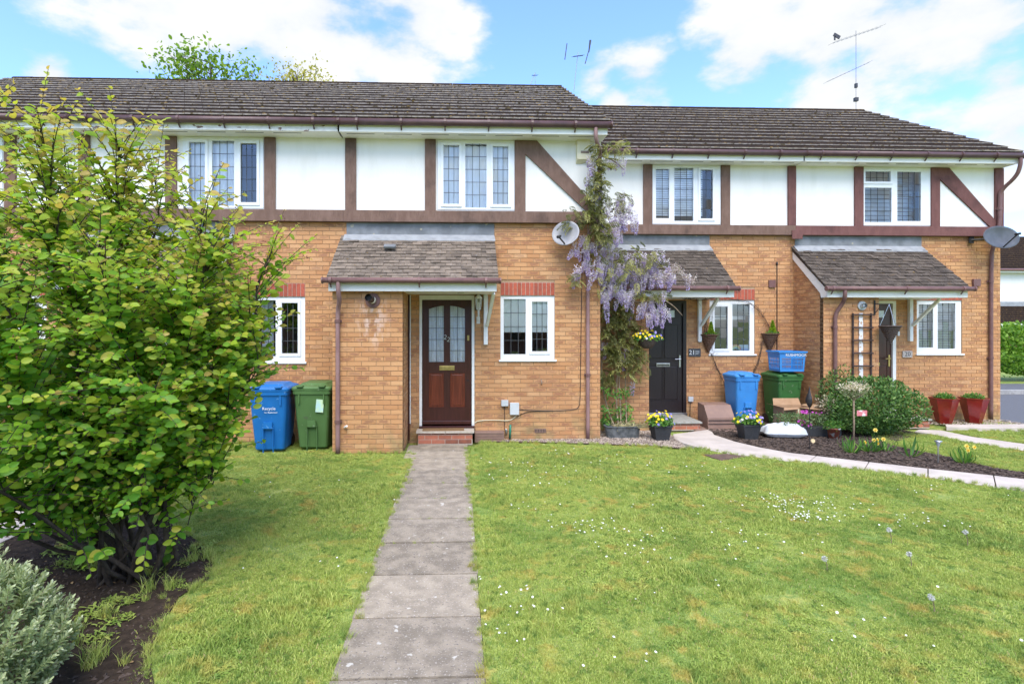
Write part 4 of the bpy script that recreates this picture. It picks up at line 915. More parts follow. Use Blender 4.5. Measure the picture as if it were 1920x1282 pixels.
# meters and cables
def small(name, x0, x1, y0, y1, z0, z1, m, label, cat, bevel=.005):
    b = MB(); b.box(x0, x1, y0, y1, z0, z1); return tag(b.build(name, m, bevel=bevel), label, cat)
x0, z1 = P(940, 750, 9.36); x1, z0 = P(953, 761, 9.36)
small('junction_box', x0, x1, 9.34, 9.398, z0, z1, 'grey_plastic', 'small square pale grey junction box low on the wall under the white window', 'junction box')
x0, z1 = P(956, 755, 9.36); x1, z0 = P(973, 777, 9.36)
small('cable_box', x0, x1, 9.33, 9.398, z0, z1, 'grey_plastic', 'larger upright pale grey cable box beside the small junction box', 'cable box')
b = MB(); Yc = 9.388
b.tube(soft([P3(1092, 440, 9.385), P3(1091, 530, Yc), P3(1089, 650, Yc), P3(1088, 745, Yc), P3(1086, 765, Yc), P3(1070, 769, Yc), P3(1020, 770, Yc), P3(974, 768, Yc)], 2), .006, 5)
b.tube(soft([P3(1040, 770, Yc), P3(990, 771, Yc), P3(978, 776, Yc), P3(970, 781, Yc)], 2), .005, 5); b.tube([P3(946, 762, Yc), P3(946, 805, Yc)], .005, 5)
tag(b.build('wall_cable', 'dark'), 'black cable running down the brick wall and left to the cable box', 'cable')
b = MB(); b.tube(soft([P3(889, 793, Yc), P3(897, 788, Yc), P3(930, 787, Yc), P3(955, 789, Yc), P3(966, 782, Yc), P3(968, 778, Yc)], 2), .007, 5)
tag(b.build('pale_cable', 'cream'), 'cream cable looping from the door sill to the cable box', 'cable')
b = MB(); b.tube([P3(957, 796, 9.37), P3(956, 822, 9.37)], .018, 8); tag(b.build('water_pipe_sleeve', 'green_hose', smooth=True), 'short green pipe sleeve standing beside the brown meter cover', 'pipe')
b = MB(); b.lathe(P3(949, 808, 9.37), [(0, -.05), (.02, -.045), (.014, -.02), (.024, 0), (.012, .02), (.02, .035), (0, .045)], 8); tag(b.build('stop_tap', 'chrome', smooth=True), 'little metal tap between the brown meter cover and green sleeve', 'tap')
x0, _ = P(890, 800, 9.3); x1, _ = P(945, 800, 9.3)
gm = empty('meter_cover', ((x0+x1)/2, 9.3, 0), 'brown ribbed plastic meter cover low against the wall right of the brick step', 'meter cover')
b = MB(); b.poly([(x0, 9.39), (x1, 9.39), (x1, 9.25), (x0, 9.25)], -.02, .17); b.build('cover', 'brown_box', gm, bevel=.015)
for k in range(3): b = MB(); b.box(x0+.02, x1-.02, 9.243, 9.252, .045+.045*k, .055+.045*k); b.build('rib', 'brown_box', gm)
def slopebox(x0, x1, yb, label):
    g = empty('meter_box', ((x0+x1)/2, yb, 0), label, 'meter box'); b = MB(); prof = [(yb, 0), (yb-.50, 0), (yb-.50, .05), (yb-.34, .42), (yb, .46)]; prof = [(yb, .0), (yb-.46, .0), (yb-.44, .22), (yb-.28, .44), (yb, .46)]
    n = len(prof); b.add([(x0-.02*0, y, z) for y, z in prof]+[(x1, y, z) for y, z in prof], [tuple(range(n)), tuple(range(2*n-1, n-1, -1))]+[(i, i+n, (i+1) % n+n, (i+1) % n) for i in range(n)]); b.build('box_body', 'brown_box', g, bevel=.012)
    for z in (.1, .17): b = MB(); b.box(x0+.01, x1-.01, yb-.463, yb-.452, z, z+.008); b.build('rib', 'dark', g)
    return g
slopebox(4.72, 5.25, 10.62, 'brown slope-fronted plastic meter box between the black door and blue bin')
x0, z1 = P(1002, 803.5, 9.39); x1, z0 = P(1024, 811, 9.39)
b = MB(); b.box(x0, x1, 9.392, 9.396, z0, z1); ab = b.build('air_brick', 'brown_box', h22)
for i in range(7):
    b = MB(); q = x0+.01+(x1-x0-.02)*i/6.6; b.box(q, q+.012, 9.389, 9.3915, z0+.01, z1-.01); b.build('vent_slot', 'dark', ab)
b = MB(); cc = P3(1015, 715, 9.385); b.tube(soft([cc+Vector((0, 0, .03)), cc+Vector((0, -.03, .0)), cc+Vector((.01, -.02, -.04)), cc+Vector((0, .01, -.05))], 2), .008, 6); tag(b.build('wall_hook', 'weathered'), 'small rusty hook on the brick wall below the white window', 'hook')
b = MB(); cc = P3(646, 801, 8.45); b.tube([cc, cc+Vector((.045, -.05, .03))], .016, 8); tag(b.build('overflow_pipe', 'white'), 'stubby white overflow pipe beside the left porch downpipe near ground', 'pipe')
b = MB(); b.box(-.885, -.86, 9.30, 9.36, .02, 2.5); b.build('corner_trim', 'mahogany', h22); b = MB(); b.box(-.858, -.845, 9.33, 9.38, .3, 2.5); b.build('corner_bead', 'white', h22)
# alarm box
x0, z1 = P(1081, 262, 9.28); x1, z0 = P(1107, 306, 9.28)
al = empty('alarm_box', ((x0+x1)/2, 9.3, z0), 'cream burglar alarm box high on the white wall beside the wisteria', 'alarm box')
b = MB(); b.poly([(x0, 9.345), (x1, 9.345), (x1-.01, 9.26), (x0+.01, 9.26)], z0+.06, z1); b.add([(x0, 9.345, z0+.06), (x1, 9.345, z0+.06), (x1-.01, 9.26, z0+.06), (x0+.01, 9.26, z0+.06), (x0, 9.345, z0+.0), (x0+.1, 9.345, z0-.0)], [(0, 3, 4), (3, 2, 5, 4), (2, 1, 5)])
b.build('cover', 'cream', al, bevel=.006); b = MB(); b.box(x0+.07, x1-.03, 9.252, 9.259, z1-.24, z1-.20); b.build('light_strip', 'weathered', al)
# satellite dishes
def dish(name, c, rx, rz, aim, m, label, arm_m='dark', wall=(0, .3, 0), lnb=(-.05, -.30, -.16)):
    g = empty(name, c, label, 'satellite dish'); q = Vector(aim).normalized().to_track_quat('Z', 'Y').to_matrix()
    b = MB(); prof = [(0, 0), (.3, .008), (.6, .035), (.85, .072), (1, .10), (1.01, .095), (1.0, .085), (.6, .02), (.3, -.008), (0, -.016)]
    n = 32; vs = []; fs = []
    for r, z in prof:
        for k in range(n): a = 2*pi*k/n; v = Vector((r*rx*cos(a), r*rz*sin(a), z*.55)); vs.append(Vector(c)+q@v)
    for i in range(len(prof)-1):
        for k in range(n): fs.append((i*n+k, i*n+(k+1) % n, (i+1)*n+(k+1) % n, (i+1)*n+k))
    b.add(vs, fs); b.build('reflector', m, g, smooth=True)
    a = MB(); C_ = Vector(c); e = C_+Vector(lnb); low = C_+q@Vector((0, -rz*.9, .05)); a.bar(low, e, .018, .018); a.build('feed_arm', arm_m, g)
    a = MB(); d = (C_-e).normalized(); a.tube([e-d*.04, e+d*.05], .024, 10); a.build('receiver_head', arm_m, g, smooth=True)
    a = MB(); a.tube([C_+q@Vector((0, 0, -.01)), C_+Vector((wall[0]*.6, wall[1]*.7, wall[2])), C_+Vector(wall)], .018, 8); a.obox(C_+Vector(wall), .05, .01, .07); a.build('wall_bracket', arm_m, g)
    return g
dish('satellite_dish', P3(1062, 439, 9.12), .235, .215, (-.45, -.85, .22), 'dish', 'pale grey satellite dish on the brick wall left of the wisteria', wall=(.1, .265, -.03), lnb=(-.17, -.22, -.08))
dish('satellite_dish', P3(1873, 446, 10.66), .40, .235, (.05, -1, .18), 'dish_dark', 'wide dark grey satellite dish on the corner of the end house', wall=(-.30, .29, .0), lnb=(.02, -.36, .02))
# vents, lamp, plaques on the right
x, z = P(1448, 532, 10.97); b = MB(); b.box(x-.07, x+.07, 10.96, 10.998, z-.075, z+.075); tag(b.build('wall_vent', 'pipe', bevel=.004), 'square brown vent cover above the blue basket by the black wire', 'vent')
x, z = P(1831, 530, 10.97); b = MB(); b.box(x-.075, x+.075, 10.95, 10.998, z-.075, z+.075); tag(b.build('wall_vent', 'pipe', bevel=.004), 'square brown vent cover beside the right end of the end porch gutter', 'vent')
b = MB(); b.tube([P3(1457, 495, 10.985), P3(1457, 660, 10.985)], .009, 6); b.tube([P3(1457, 492, 10.99), P3(1457, 496, 10.97)], .02, 6); tag(b.build('vertical_cable', 'dark'), 'straight black cable on the brick wall above the blue basket', 'cable')
x, z = P(1303, 661, 10.97); sg = small('house_sign', x-.125, x+.125, 10.975, 10.992, z-.08, z+.08, 'sign', 'slate grey rectangular sign reading 21 right of the black door', 'sign', .003)
lettering('21', .13, (x-.06, 10.973, z), sg, 'white', 'numeral', thick=.001)
for k, t in enumerate(('POTTERY', 'COURT')): pass
b = MB()
for k in range(3): b.box(x+.02, x+.095-.02*(k == 2), 10.9735, 10.9748, z+.024-.026*k, z+.034-.026*k)
b.build('small_print', 'grey_plastic', sg); b = MB(); b.box(x+.005, x+.008, 10.9735, 10.9748, z-.05, z+.05); b.build('divider_line', 'white', sg)
x, z = P(1313, 636, 10.95); small('key_safe', x-.03, x+.03, 10.94, 10.995, z-.06, z+.04, 'grey_plastic', 'small grey key safe beside the foot of the porch bracket', 'key safe', .006)
x, z = P(1295, 748, 10.97); small('junction_box', x-.05, x+.05, 10.95, 10.996, z-.05, z+.05, 'grey_plastic', 'white junction box on the wall above the brown slope-fronted meter box', 'junction box')
b = MB(); b.tube([(x, 10.985, z-.05), (x-.01, 10.985, .02)], .007, 6); tag(b.build('drop_cable', 'dark'), 'short dark cable dropping from the white junction box by the black door', 'cable')
x, z = P(1702, 664, 10.97); pq = small('number_plaque', x-.105, x+.105, 10.972, 10.995, z-.068, z+.068, 'plaque', 'mottled pale stone plaque reading 20 between door and window', 'plaque', .004)
lettering('20', .13, (x, 10.970, z), pq, 'sign', 'numeral', thick=.001)
x, z = P(1686, 625, 10.97); small('door_bell', x-.02, x+.02, 10.975, 10.997, z-.05, z+.04, 'upvc', 'narrow white doorbell box on the wall above the number 20 plaque', 'doorbell')
c = P3(1617, 573, 10.05); b = MB(); b.tube([(c.x, 10.05, c.z), (c.x, 10.068, c.z)], .085, 20); vf = b.build('round_vent', 'grey_plastic')
tag(vf, 'round pale grey vent on the porch wall above the black trellis', 'vent'); b = MB(); b.tube([(c.x-.01, 9.97, c.z), (c.x, 10.049, c.z)], .045, 14, cap=False); b.tube([(c.x-.01, 10.0, c.z), (c.x, 10.02, c.z)], .02, 8); b.build('vent_tube', 'chrome', vf)
# trellis
tr = empty('trellis', (7.55, 10.03, .7), 'narrow dark brown wooden trellis on the end house porch wall', 'trellis')
xa, zt = P(1600, 587, 10.03); xb, zl = P(1634, 760, 10.03); M['trellis'] = mat('dark_wood', (.05, .032, .028), None, 20, .8)
for k in range(3):
    q = xa+(xb-xa)*k/2
    if k == 1: continue
    b = MB(); b.box(q-.014, q+.014, 10.030, 10.05, zl, zt); b.build('upright', 'trellis', tr)
for k in range(7):
    q = zt-.03-(zt-zl)*k/7.2; b = MB(); b.box(xa-.03, xb+.03, 10.012, 10.029, q-.014, q+.014); b.build('rung', 'trellis', tr)
b = MB(); b.box((xa+xb)/2-.045, (xa+xb)/2+.03, 10.052, 10.064, .3, zt); tag(b.build('old_board', mat('flaking_white', (.66, .66, .66), (.45, .30, .20), 16, .8, lo=.55, hi=.6)), 'flaking white strip on the porch wall behind the trellis', 'board')
# aerials
def yagi(mb, c, d, L_, n, w, r=.006):
    d = Vector(d).normalized(); c = Vector(c); s = d.cross(Vector((0, 0, 1))).normalized(); mb.tube([c-d*L_/2, c+d*L_/2], r, 5)
    for k in range(n): q = c-d*L_/2+d*L_*k/(n-1); mb.tube([q-s*w/2+Vector((0, 0, .01)), q+s*w/2+Vector((0, 0, .01))], r*.7, 4)
M['alu'] = mat('aluminium', (.28, .28, .30), None, 10, .4, metal=.6); M['alu_dark'] = mat('dark_aerial', (.05, .05, .06), None, 10, .5)
ae = empty('tv_aerial', P3(1605, 207, 15.0), 'tall television aerial with two booms above the end house ridge', 'aerial')
b = MB(); b.tube([P3(1605, 207, 15.0)-Vector((0, 0, .25)), P3(1605, 58, 15.0)], .007, 6); b.build('mast', 'alu', ae)
b = MB(); yagi(b, P3(1607, 66, 15.0), (1, .25, .42), 1.9, 12, .30, .0045); b.build('upper_boom', 'alu', ae)
b = MB(); c = P3(1569, 68, 15.0); b.obox(c, .10, .01, .05, Matrix.Rotation(.5, 3, 'Y')); b.obox(c+Vector((-.06, 0, -.06)), .02, .01, .06); b.build('reflector', 'alu_dark', ae)
b = MB(); yagi(b, P3(1590, 136, 15.0), (1, .1, .48), 1.5, 12, .22, .004); b.build('lower_boom', 'alu', ae)
b = MB(); b.obox(P3(1605, 187, 15.0), .05, .04, .05); b.obox(P3(1605, 161, 15.0), .03, .03, .06); b.build('mast_clamp', 'alu_dark', ae)
ae = empty('tv_aerial', P3(1082, 165, 13.5), 'thin aerial with dark upright reflector bars above the taller roof end', 'aerial')
b = MB(); b.tube([P3(1076, 172, 13.5), P3(1078, 150, 13.5), P3(1084, 98, 13.5)], .007, 5); b.build('mast', 'alu', ae)
b = MB(); b.tube([P3(1063, 82, 13.5), P3(1059, 112, 13.5)], .012, 5); b.tube([P3(1107, 76, 13.5), P3(1104, 98, 13.5)], .026, 6, r2=.016); b.tube([P3(1103, 98, 13.5), P3(1097, 120, 13.5)], .012, 5); b.build('reflector_bars', 'alu_dark', ae)
b = MB(); yagi(b, P3(1084, 106, 13.5), (1, 1.2, .7), .55, 8, .10, .006); b.build('boom', 'alu_dark', ae)
ae = empty('tv_aerial', P3(1000, 162, 13.5), 'tiny thin aerial peeping over the middle of the taller ridge', 'aerial')
b = MB(); b.tube([P3(992, 166, 13.5), P3(1003, 138, 13.5)], .007, 5); b.tube([P3(1003, 136, 13.5), P3(1004, 164, 13.5)], .005, 5); b.build('mast', 'alu', ae); b = MB(); yagi(b, P3(1003, 142, 13.5), (1, .3, .2), .14, 4, .09, .006); b.build('boom', 'alu_dark', ae)
# roof vent tile on the porch
c = P3(731, 462, 8.95); b = MB(); b.obox((c.x, c.y, c.z), .10, .05, .025, Matrix.Rotation(.6, 3, 'X')); o = b.build('vent_tile', 'lead', h22, bevel=.02)

# ------------------------------------------------------------------ bins and things on the ground
def bin_(x, y, rz, m, label, wheel=True, text=None, sticker=False, w=.57, d=.66, h=1.0):
    g = empty('wheelie_bin', (x, y, 0), label, 'wheelie bin'); R = Matrix.Translation((x, y, 0))@Matrix.Rotation(rz, 4, 'Z')
    def T(b): b.v = [tuple(R@Vector(p)) for p in b.v]; return b
    b = MB(); rings = [(.03, .72, .72), (.06, .78, .80), (.50, .90, .90), (.90, .985, .99), (.905, 1.04, 1.03), (.96, 1.05, 1.04)]
    vs = []; fs = []
    for z, kx, ky in rings:
        W2, D2 = w/2*kx, d/2*ky; r = .05; cy = (1-ky)*d*.18
        for sx, sy, a0 in ((1, 1, 0), (-1, 1, 90), (-1, -1, 180), (1, -1, 270)):
            for k in range(4): a = radians(a0+30*k); vs.append((sx*(W2-r)+r*cos(a), sy*(D2-r)+r*sin(a)+cy, z*h))
    n = 16
    for i in range(len(rings)-1):
        for k in range(n): fs.append((i*n+k, i*n+(k+1) % n, (i+1)*n+(k+1) % n, (i+1)*n+k))
    fs.append(tuple(range(n-1, -1, -1))); b.add(vs, fs); body = T(b).build('body', m, g)
    for s in (-1, 1): b = MB(); b.obox((s*w*.34, -d/2+.005, .84*h), .012, .014, .09*h); T(b).build('front_rib', m, body, bevel=.004)
    b = MB(); b.obox((0, -d/2*.93-.005, .44*h), .065, .012, .05*h); b.obox((-.075, -d/2*.90+.008, .2*h), .006, .014, .19*h); b.obox((.075, -d/2*.90+.008, .2*h), .006, .014, .19*h); b.obox((0, -d/2*.92+.004, .392*h), .081, .016, .006); T(b).build('moulded_grip', m, body)
    b = MB(); vs = []; L = [(.965, 1.10, 1.06, 0), (1.0, 1.11, 1.07, 0), (1.02, 1.05, 1.01, 0), (1.04, .80, .82, .03), (1.065, .66, .72, .04)]
    for z, kx, ky, cy in L:
        for sx, sy, a0 in ((1, 1, 0), (-1, 1, 90), (-1, -1, 180), (1, -1, 270)):
            for k in range(4): a = radians(a0+30*k); r = .05; vs.append((sx*(w/2*kx-r)+r*cos(a), sy*(d/2*ky-r)+r*sin(a)+cy, z*h))
    fs = []
    for i in range(len(L)-1):
        for k in range(n): fs.append((i*n+k, i*n+(k+1) % n, (i+1)*n+(k+1) % n, (i+1)*n+k))
    fs.append(tuple((len(L)-1)*n+k for k in range(n))); fs.append(tuple(range(n-1, -1, -1))); b.add(vs, fs); lid = T(b).build('lid', m, g)
    b = MB(); b.tube([(-w*.42, d/2+.04, .97*h), (w*.42, d/2+.04, .97*h)], .018, 8); T(b).build('handle_bar', m, g)
    for s in (-1, 1): b = MB(); b.obox((s*w*.30, -d/2*1.0, 1.03*h), .05, .05, .012); T(b).build('lid_grip', m, lid, bevel=.006)
    for s in (-1, 1): b = MB(); b.tube([(s*w*.36-.025, d/2*.8, .10), (s*w*.36+.025, d/2*.8, .10)], .10, 18); T(b).build('wheel', 'dark', g)
    b = MB(); b.tube([(-w*.33, d/2*.8, .10), (w*.33, d/2*.8, .10)], .012, 6); T(b).build('axle', 'chrome', g)
    if text:
        tilt = .045
        for tx, sz, q in text:
            o = lettering(tx, sz, R@Vector((q[0], -d/2*q[2], q[1])), body, 'white', rz=rz, tilt=tilt, thick=.001)
    if sticker:
        b = MB(); b.obox((.13, -d/2*.985+.004, .72), .06, .003, .10, Matrix.Rotation(.08, 3, 'Y')); T(b).build('sticker', mat('pale_sticker', (.52, .68, .42), (.42, .62, .60), 14, .6), body)
    return g
M['blue_bin'].name = 'blue_plastic'
bin_(-2.975, 8.80, .03, 'blue_bin', 'deep blue wheelie bin with white lettering, nearest the big shrub', text=[('Recycle', .065, (.02, .70, .985)), ('for Rushmoor', .035, (.05, .64, .97))])
bin_(-2.325, 8.93, -.02, 'green_bin', 'olive green wheelie bin with pale sticker beside the brick porch', sticker=True)
bin_(5.55, 10.52, .06, 'blue_bin_pale', 'bright blue wheelie bin between the brown meter box and green bin', w=.47, d=.50)
bin_(6.42, 10.60, .08, 'green_bin_deep', 'deep green wheelie bin with a blue basket on its lid', w=.50, d=.56)
# recycling basket on the bin
bk = empty('recycling_basket', (6.42, 10.5, 1.09), 'blue plastic basket with slotted sides and white lettering on the green bin lid', 'basket')
bx0, bx1, by0, by1, bz0, bz1 = 6.17, 6.70, 10.27, 10.68, 1.085, 1.47
def bk_side(n, ax, name='basket_side'):
    b = MB()
    def pt(u, v, s): # u across, v up, taper
        k = .90+.10*v; cx, cy = (bx0+bx1)/2, (by0+by1)/2; hx, hy = (bx1-bx0)/2*k, (by1-by0)/2*k; z = bz0+(bz1-bz0)*v
        if ax == 'f': return (cx+(2*u-1)*hx, cy-hy+s, z)
        if ax == 'b': return (cx+(2*u-1)*hx, cy+hy-s, z)
        if ax == 'l': return (cx-hx+s, cy+(2*u-1)*hy, z)
        return (cx+hx-s, cy+(2*u-1)*hy, z)
    def strip(u0, u1, v0, v1): b.add([pt(u0, v0, 0), pt(u1, v0, 0), pt(u1, v1, 0), pt(u0, v1, 0), pt(u0, v0, .006), pt(u1, v0, .006), pt(u1, v1, .006), pt(u0, v1, .006)], [(0, 1, 2, 3), (7, 6, 5, 4), (0, 4, 5, 1), (1, 5, 6, 2), (2, 6, 7, 3), (3, 7, 4, 0)])
    strip(0, 1, 0, .12); strip(0, .08, .12, .68); strip(.92, 1, .12, .68); strip(0, 1, .68, 1); strip(.08, .92, .32, .36); strip(.08, .92, .50, .53)
    for i in range(n): u = .08+.84*(i+1)/(n+1); strip(u-.008, u+.008, .12, .68)
    return b.build(name, 'blue_bin_pale', bk)
for ax, n in (('f', 15), ('l', 10), ('b', 15), ('r', 10)): bk_side(n, ax)
b = MB(); b.box(bx0+.03, bx1-.03, by0+.03, by1-.03, bz0, bz0+.008); b.build('basket_base', 'blue_bin_pale', bk)
b = MB()
for a, c, e, f in ((bx0-.02, bx1+.02, by0-.02, by0+.0), (bx0-.02, bx1+.02, by1, by1+.02), (bx0-.02, bx0, by0, by1), (bx1, bx1+.02, by0, by1)): b.box(a, c, e, f, bz1-.02, bz1+.008)
b.build('basket_rim', 'blue_bin_pale', bk); lettering('RUSHMOOR', .075, (6.50, by0-.004, bz1-.065), bk, 'white', thick=.0015, tilt=.05)
# cardboard box
cb = empty('cardboard_box', (6.4, 9.95, 0), 'open brown cardboard box with raised flaps in front of the green bin', 'cardboard box')
b = MB(); q = [(5.98, 9.80), (6.52, 9.80), (6.52, 10.15), (5.98, 10.15)]
b.add([(x, y, z) for z in (.0, .46) for x, y in q], [(0, 1, 5, 4), (1, 2, 6, 5), (2, 3, 7, 6), (3, 0, 4, 7), (3, 2, 1, 0)]); b.build('box_side', 'card', cb)
for f in ([(5.98, 9.80, .46), (6.24, 9.80, .46), (6.17, 9.64, .46), (5.88, 9.64, .44)], [(6.26, 9.80, .46), (6.52, 9.80, .46), (6.63, 9.66, .44), (6.34, 9.66, .46)], [(5.98, 9.80, .46), (5.98, 10.15, .46), (5.82, 10.1, .50), (5.82, 9.84, .50)], [(6.52, 9.80, .46), (6.52, 10.15, .46), (6.66, 10.1, .50), (6.66, 9.84, .50)], [(5.98, 10.15, .46), (6.52, 10.15, .46), (6.50, 10.2, .58), (6.0, 10.2, .58)]):
    b = MB(); b.add([Vector(p) for p in f]+[Vector(p)+Vector((0, 0, .004)) for p in f], [(0, 1, 2, 3), (7, 6, 5, 4), (2, 3, 7, 6)]); b.build('flap', 'card', cb)
b = MB(); b.box(6.06, 6.14, 9.796, 9.799, .27, .30); b.build('print_mark', 'dark', cb); b = MB(); b.box(6.24, 6.26, 9.795, 9.799, .1, .45); b.build('tape', 'cream', cb)
# white sack
def pillow(name, c, rx, ry, rz_, rot, m, label, cat):
    bm = bmesh.new(); bmesh.ops.create_grid(bm, x_segments=22, y_segments=16, size=1); 
    o = MB(); nx, ny = 23, 17; vs = []; fs = []
    for side in (1, -1):
        for j in range(ny):
            for i in range(nx):
                u, v = 2*i/(nx-1)-1, 2*j/(ny-1)-1; e = ((1-u**4)*(1-v**4))**.55; k = 1-.06*abs(u*v)
                z = e*(.92+.16*sin(4*u+2.5*v)+.09*sin(8*v-5*u)+.05*sin(14*u+6*v)) if side > 0 else -e*.55
                vs.append((u*rx*k*(1+.03*sin(7*v)), v*ry*k*(1+.03*sin(6*u)), z*rz_))
    bm.free()
    for s in (0, 1):
        for j in range(ny-1):
            for i in range(nx-1):
                a = s*nx*ny+j*nx+i; f = (a, a+1, a+nx+1, a+nx); fs.append(f if s == 0 else f[::-1])
    R = Matrix.Translation(c)@Matrix.Rotation(rot, 4, 'Z'); o.add([R@Vector(p) for p in vs], fs); ob = o.build(name, m, smooth=True); return tag(ob, label, cat)
pillow('compost_sack', (5.72, 9.42, .09), .36, .21, .15, -.16, 'bag', 'plump pale plastic sack lying beside the pansy pot on the bed', 'sack')

def mound(n, c, r, flat=.7, up=.5):
    d = rdir(n); d[:, 2] = np.abs(d[:, 2])*flat+.02; rr = rng.random(n)**.4
    pos = np.array(c)+d*rr[:, None]*np.array(r); nor = d*.8+rdir(n)*.6+np.array([0, -.2, up]); return pos, rdir(n)*.8+d*.5+np.array([0, 0, .25]), nor
def flowers(name, c, r, n, size, m, parent, tints, petals=5, zoff=.0, frac=.95, front=False):
    """each flower a ring of petals facing out"""
    P_ = []; D = []; Nn = []; S = []; Tt = []
    for k in range(n):
        d = rdir(1)[0]; d[2] = abs(d[2])*.9+.08
        if front and d[1] > .3: d[1] *= -1
        d /= np.linalg.norm(d); p = np.array(c)+d*np.array(r)*random.uniform(frac-.1, frac+.12)+np.array([0, 0, zoff]); nn = d+np.array([0, -.5, .2])+rdir(1)[0]*.25; nn /= np.linalg.norm(nn)
        u = np.cross(nn, [0, 0, 1.0]); u /= np.linalg.norm(u)+1e-9; v = np.cross(nn, u); t = random.choice(tints)+random.uniform(-.02, .02); a0 = random.random()*6
        for q in range(petals):
            a = a0+2*pi*q/petals; dd = u*cos(a)+v*sin(a); P_.append(p); D.append(dd); Nn.append(nn); S.append(size*random.uniform(.85, 1.15)); Tt.append(t)
    return cloud(name, np.array(P_), np.array(D), np.array(Nn), np.array(S), Tt, T_PETAL, m, parent, 'stuff')
def taper_pot(g, c, wt, wb, h, m, round_=False, rim=True, d=None, name='pot'):
    b = MB(); x, y, z = c; d = d or 1.0
    if round_: b.lathe(c, [(0, 0), (wb/2, 0), (wt/2, h), (wt/2*1.06, h), (wt/2*1.06, h-.02), (wt/2*.94, h-.02), (wt/2*.9, h-.05), (0, h-.05)], 24)
    else:
        vs = [(x+sx*w_/2, y+sy*w_/2*d, z+zz) for w_, zz in ((wb, 0), (wt, h), (wt*1.06, h), (wt*1.06, h-.025), ) for sx, sy in ((-1, -1), (1, -1), (1, 1), (-1, 1))]
        vs = [(x+sx*w_/2, y+sy*w_/2*d, z+zz) for w_, zz in ((wb, 0), (wt, h-.03), (wt*1.07, h-.03), (wt*1.07, h), (wt*.9, h), (wt*.88, h-.04)) for sx, sy in ((-1, -1), (1, -1), (1, 1), (-1, 1))]
        fs = [(3, 2, 1, 0)]
        for i in range(5):
            for k in range(4): fs.append((i*4+k, i*4+(k+1) % 4, (i+1)*4+(k+1) % 4, (i+1)*4+k))
        fs.append((20, 21, 22, 23)); b.add(vs, fs)
    return b.build(name, m, g, smooth=round_)
def pansy_pot(x, y, label, seed_t=(.1, .2, .4, .8, .8, .9), w=.30):
    g = empty('pansy_pot', (x, y, 0), label, 'flower pot'); taper_pot(g, (x, y, 0), w, w*.72, .27, 'planter_grey')
    p, d, n = mound(520, (x, y, .27), (.24, .22, .20)); cloud('foliage', p, d, n, rng.uniform(.03, .05, 520), rng.random(520), T_OVAL, 'leaf_fern', g)
    flowers('flowers', (x, y, .28), (.25, .23, .22), 46, .026, 'pansy', g, seed_t); return g
pansy_pot(3.47, 9.28, 'dark square pot of yellow and lilac pansies by the zinc trough', (.1, .2, .8, .8, .9, .9, .8))
pansy_pot(5.03, 9.30, 'dark square pot of violet and yellow pansies beside the pale sack', (.08, .15, .2, .3, .36, .8, .9, .85))
# zinc trough with wisteria roots
tg = empty('zinc_trough', (2.86, 9.5, 0), 'weathered ribbed metal trough under the wisteria', 'trough')
b = MB(); cx, cy = 2.87, 9.50; vs = []; fs = []; n = 48
for w_, d_, z in ((.27, .09, 0), (.31, .12, .20), (.325, .135, .20), (.325, .135, .215), (.30, .11, .215), (.29, .10, .17)):
    for k in range(n): a = 2*pi*k/n; r = 1+(.018 if k % 2 and z < .2 else 0); e = .45; ca, sa = cos(a), sin(a); vs.append((cx+w_*r*math.copysign(abs(ca)**e, ca), cy+d_*r*math.copysign(abs(sa)**e, sa), z))
for i in range(5):
    for k in range(n): fs.append((i*n+k, i*n+(k+1) % n, (i+1)*n+(k+1) % n, (i+1)*n+k))
fs.append(tuple(5*n+k for k in range(n))); b.add(vs, fs); b.build('trough_body', 'zinc', tg)
N_ = 160; pos = np.stack([rng.uniform(cx-.2, cx+.42, N_), rng.uniform(cy-.12, cy+.1, N_), np.full(N_, .2)], 1); cloud('dry_grass', pos, rng.normal(size=(N_, 3))*[.8, .4, .2]+[.4, -.1, .25], rdir(N_), rng.uniform(.08, .2, N_), rng.random(N_), T_STRAP, mat('straw', (.42, .36, .18), (.28, .25, .12), 20, .9), tg)
# flower tray
fg = empty('flower_tray', (6.2, 9.5, 0), 'long dark plastic tray of magenta flowers in front of the cardboard box', 'planter')
b = MB(); b.box(5.86, 6.78, 9.40, 9.66, .01, .18); b.build('tray', 'planter_grey', fg, bevel=.01)
b = MB(); b.box(5.93, 6.02, 9.393, 9.398, .07, .14); b.build('tray_label', 'white', fg)
N_ = 1500; pos = np.stack([rng.uniform(5.72, 6.85, N_), rng.normal(9.56, .12, N_), .15+rng.random(N_)*.24], 1); cloud('foliage', pos, rdir(N_)*[1, 1, .4]+[0, 0, .7], rdir(N_)+[0, -.5, .3], rng.uniform(.03, .06, N_), rng.random(N_), T_LONG, leafmat('grey_green_leaf', [(0, (.07, .13, .05)), (1, (.22, .30, .12))], .3), fg)
for (a, c, zz, n) in ((6.05, 9.45, .26, 10), (6.25, 9.60, .40, 16), (6.18, 9.43, .20, 7), (6.6, 9.62, .36, 8), (6.35, 9.55, .38, 8)): flowers('flowers', (a, c, zz), (.10, .07, .04), n, .022, 'magenta', fg, (.2, .7))
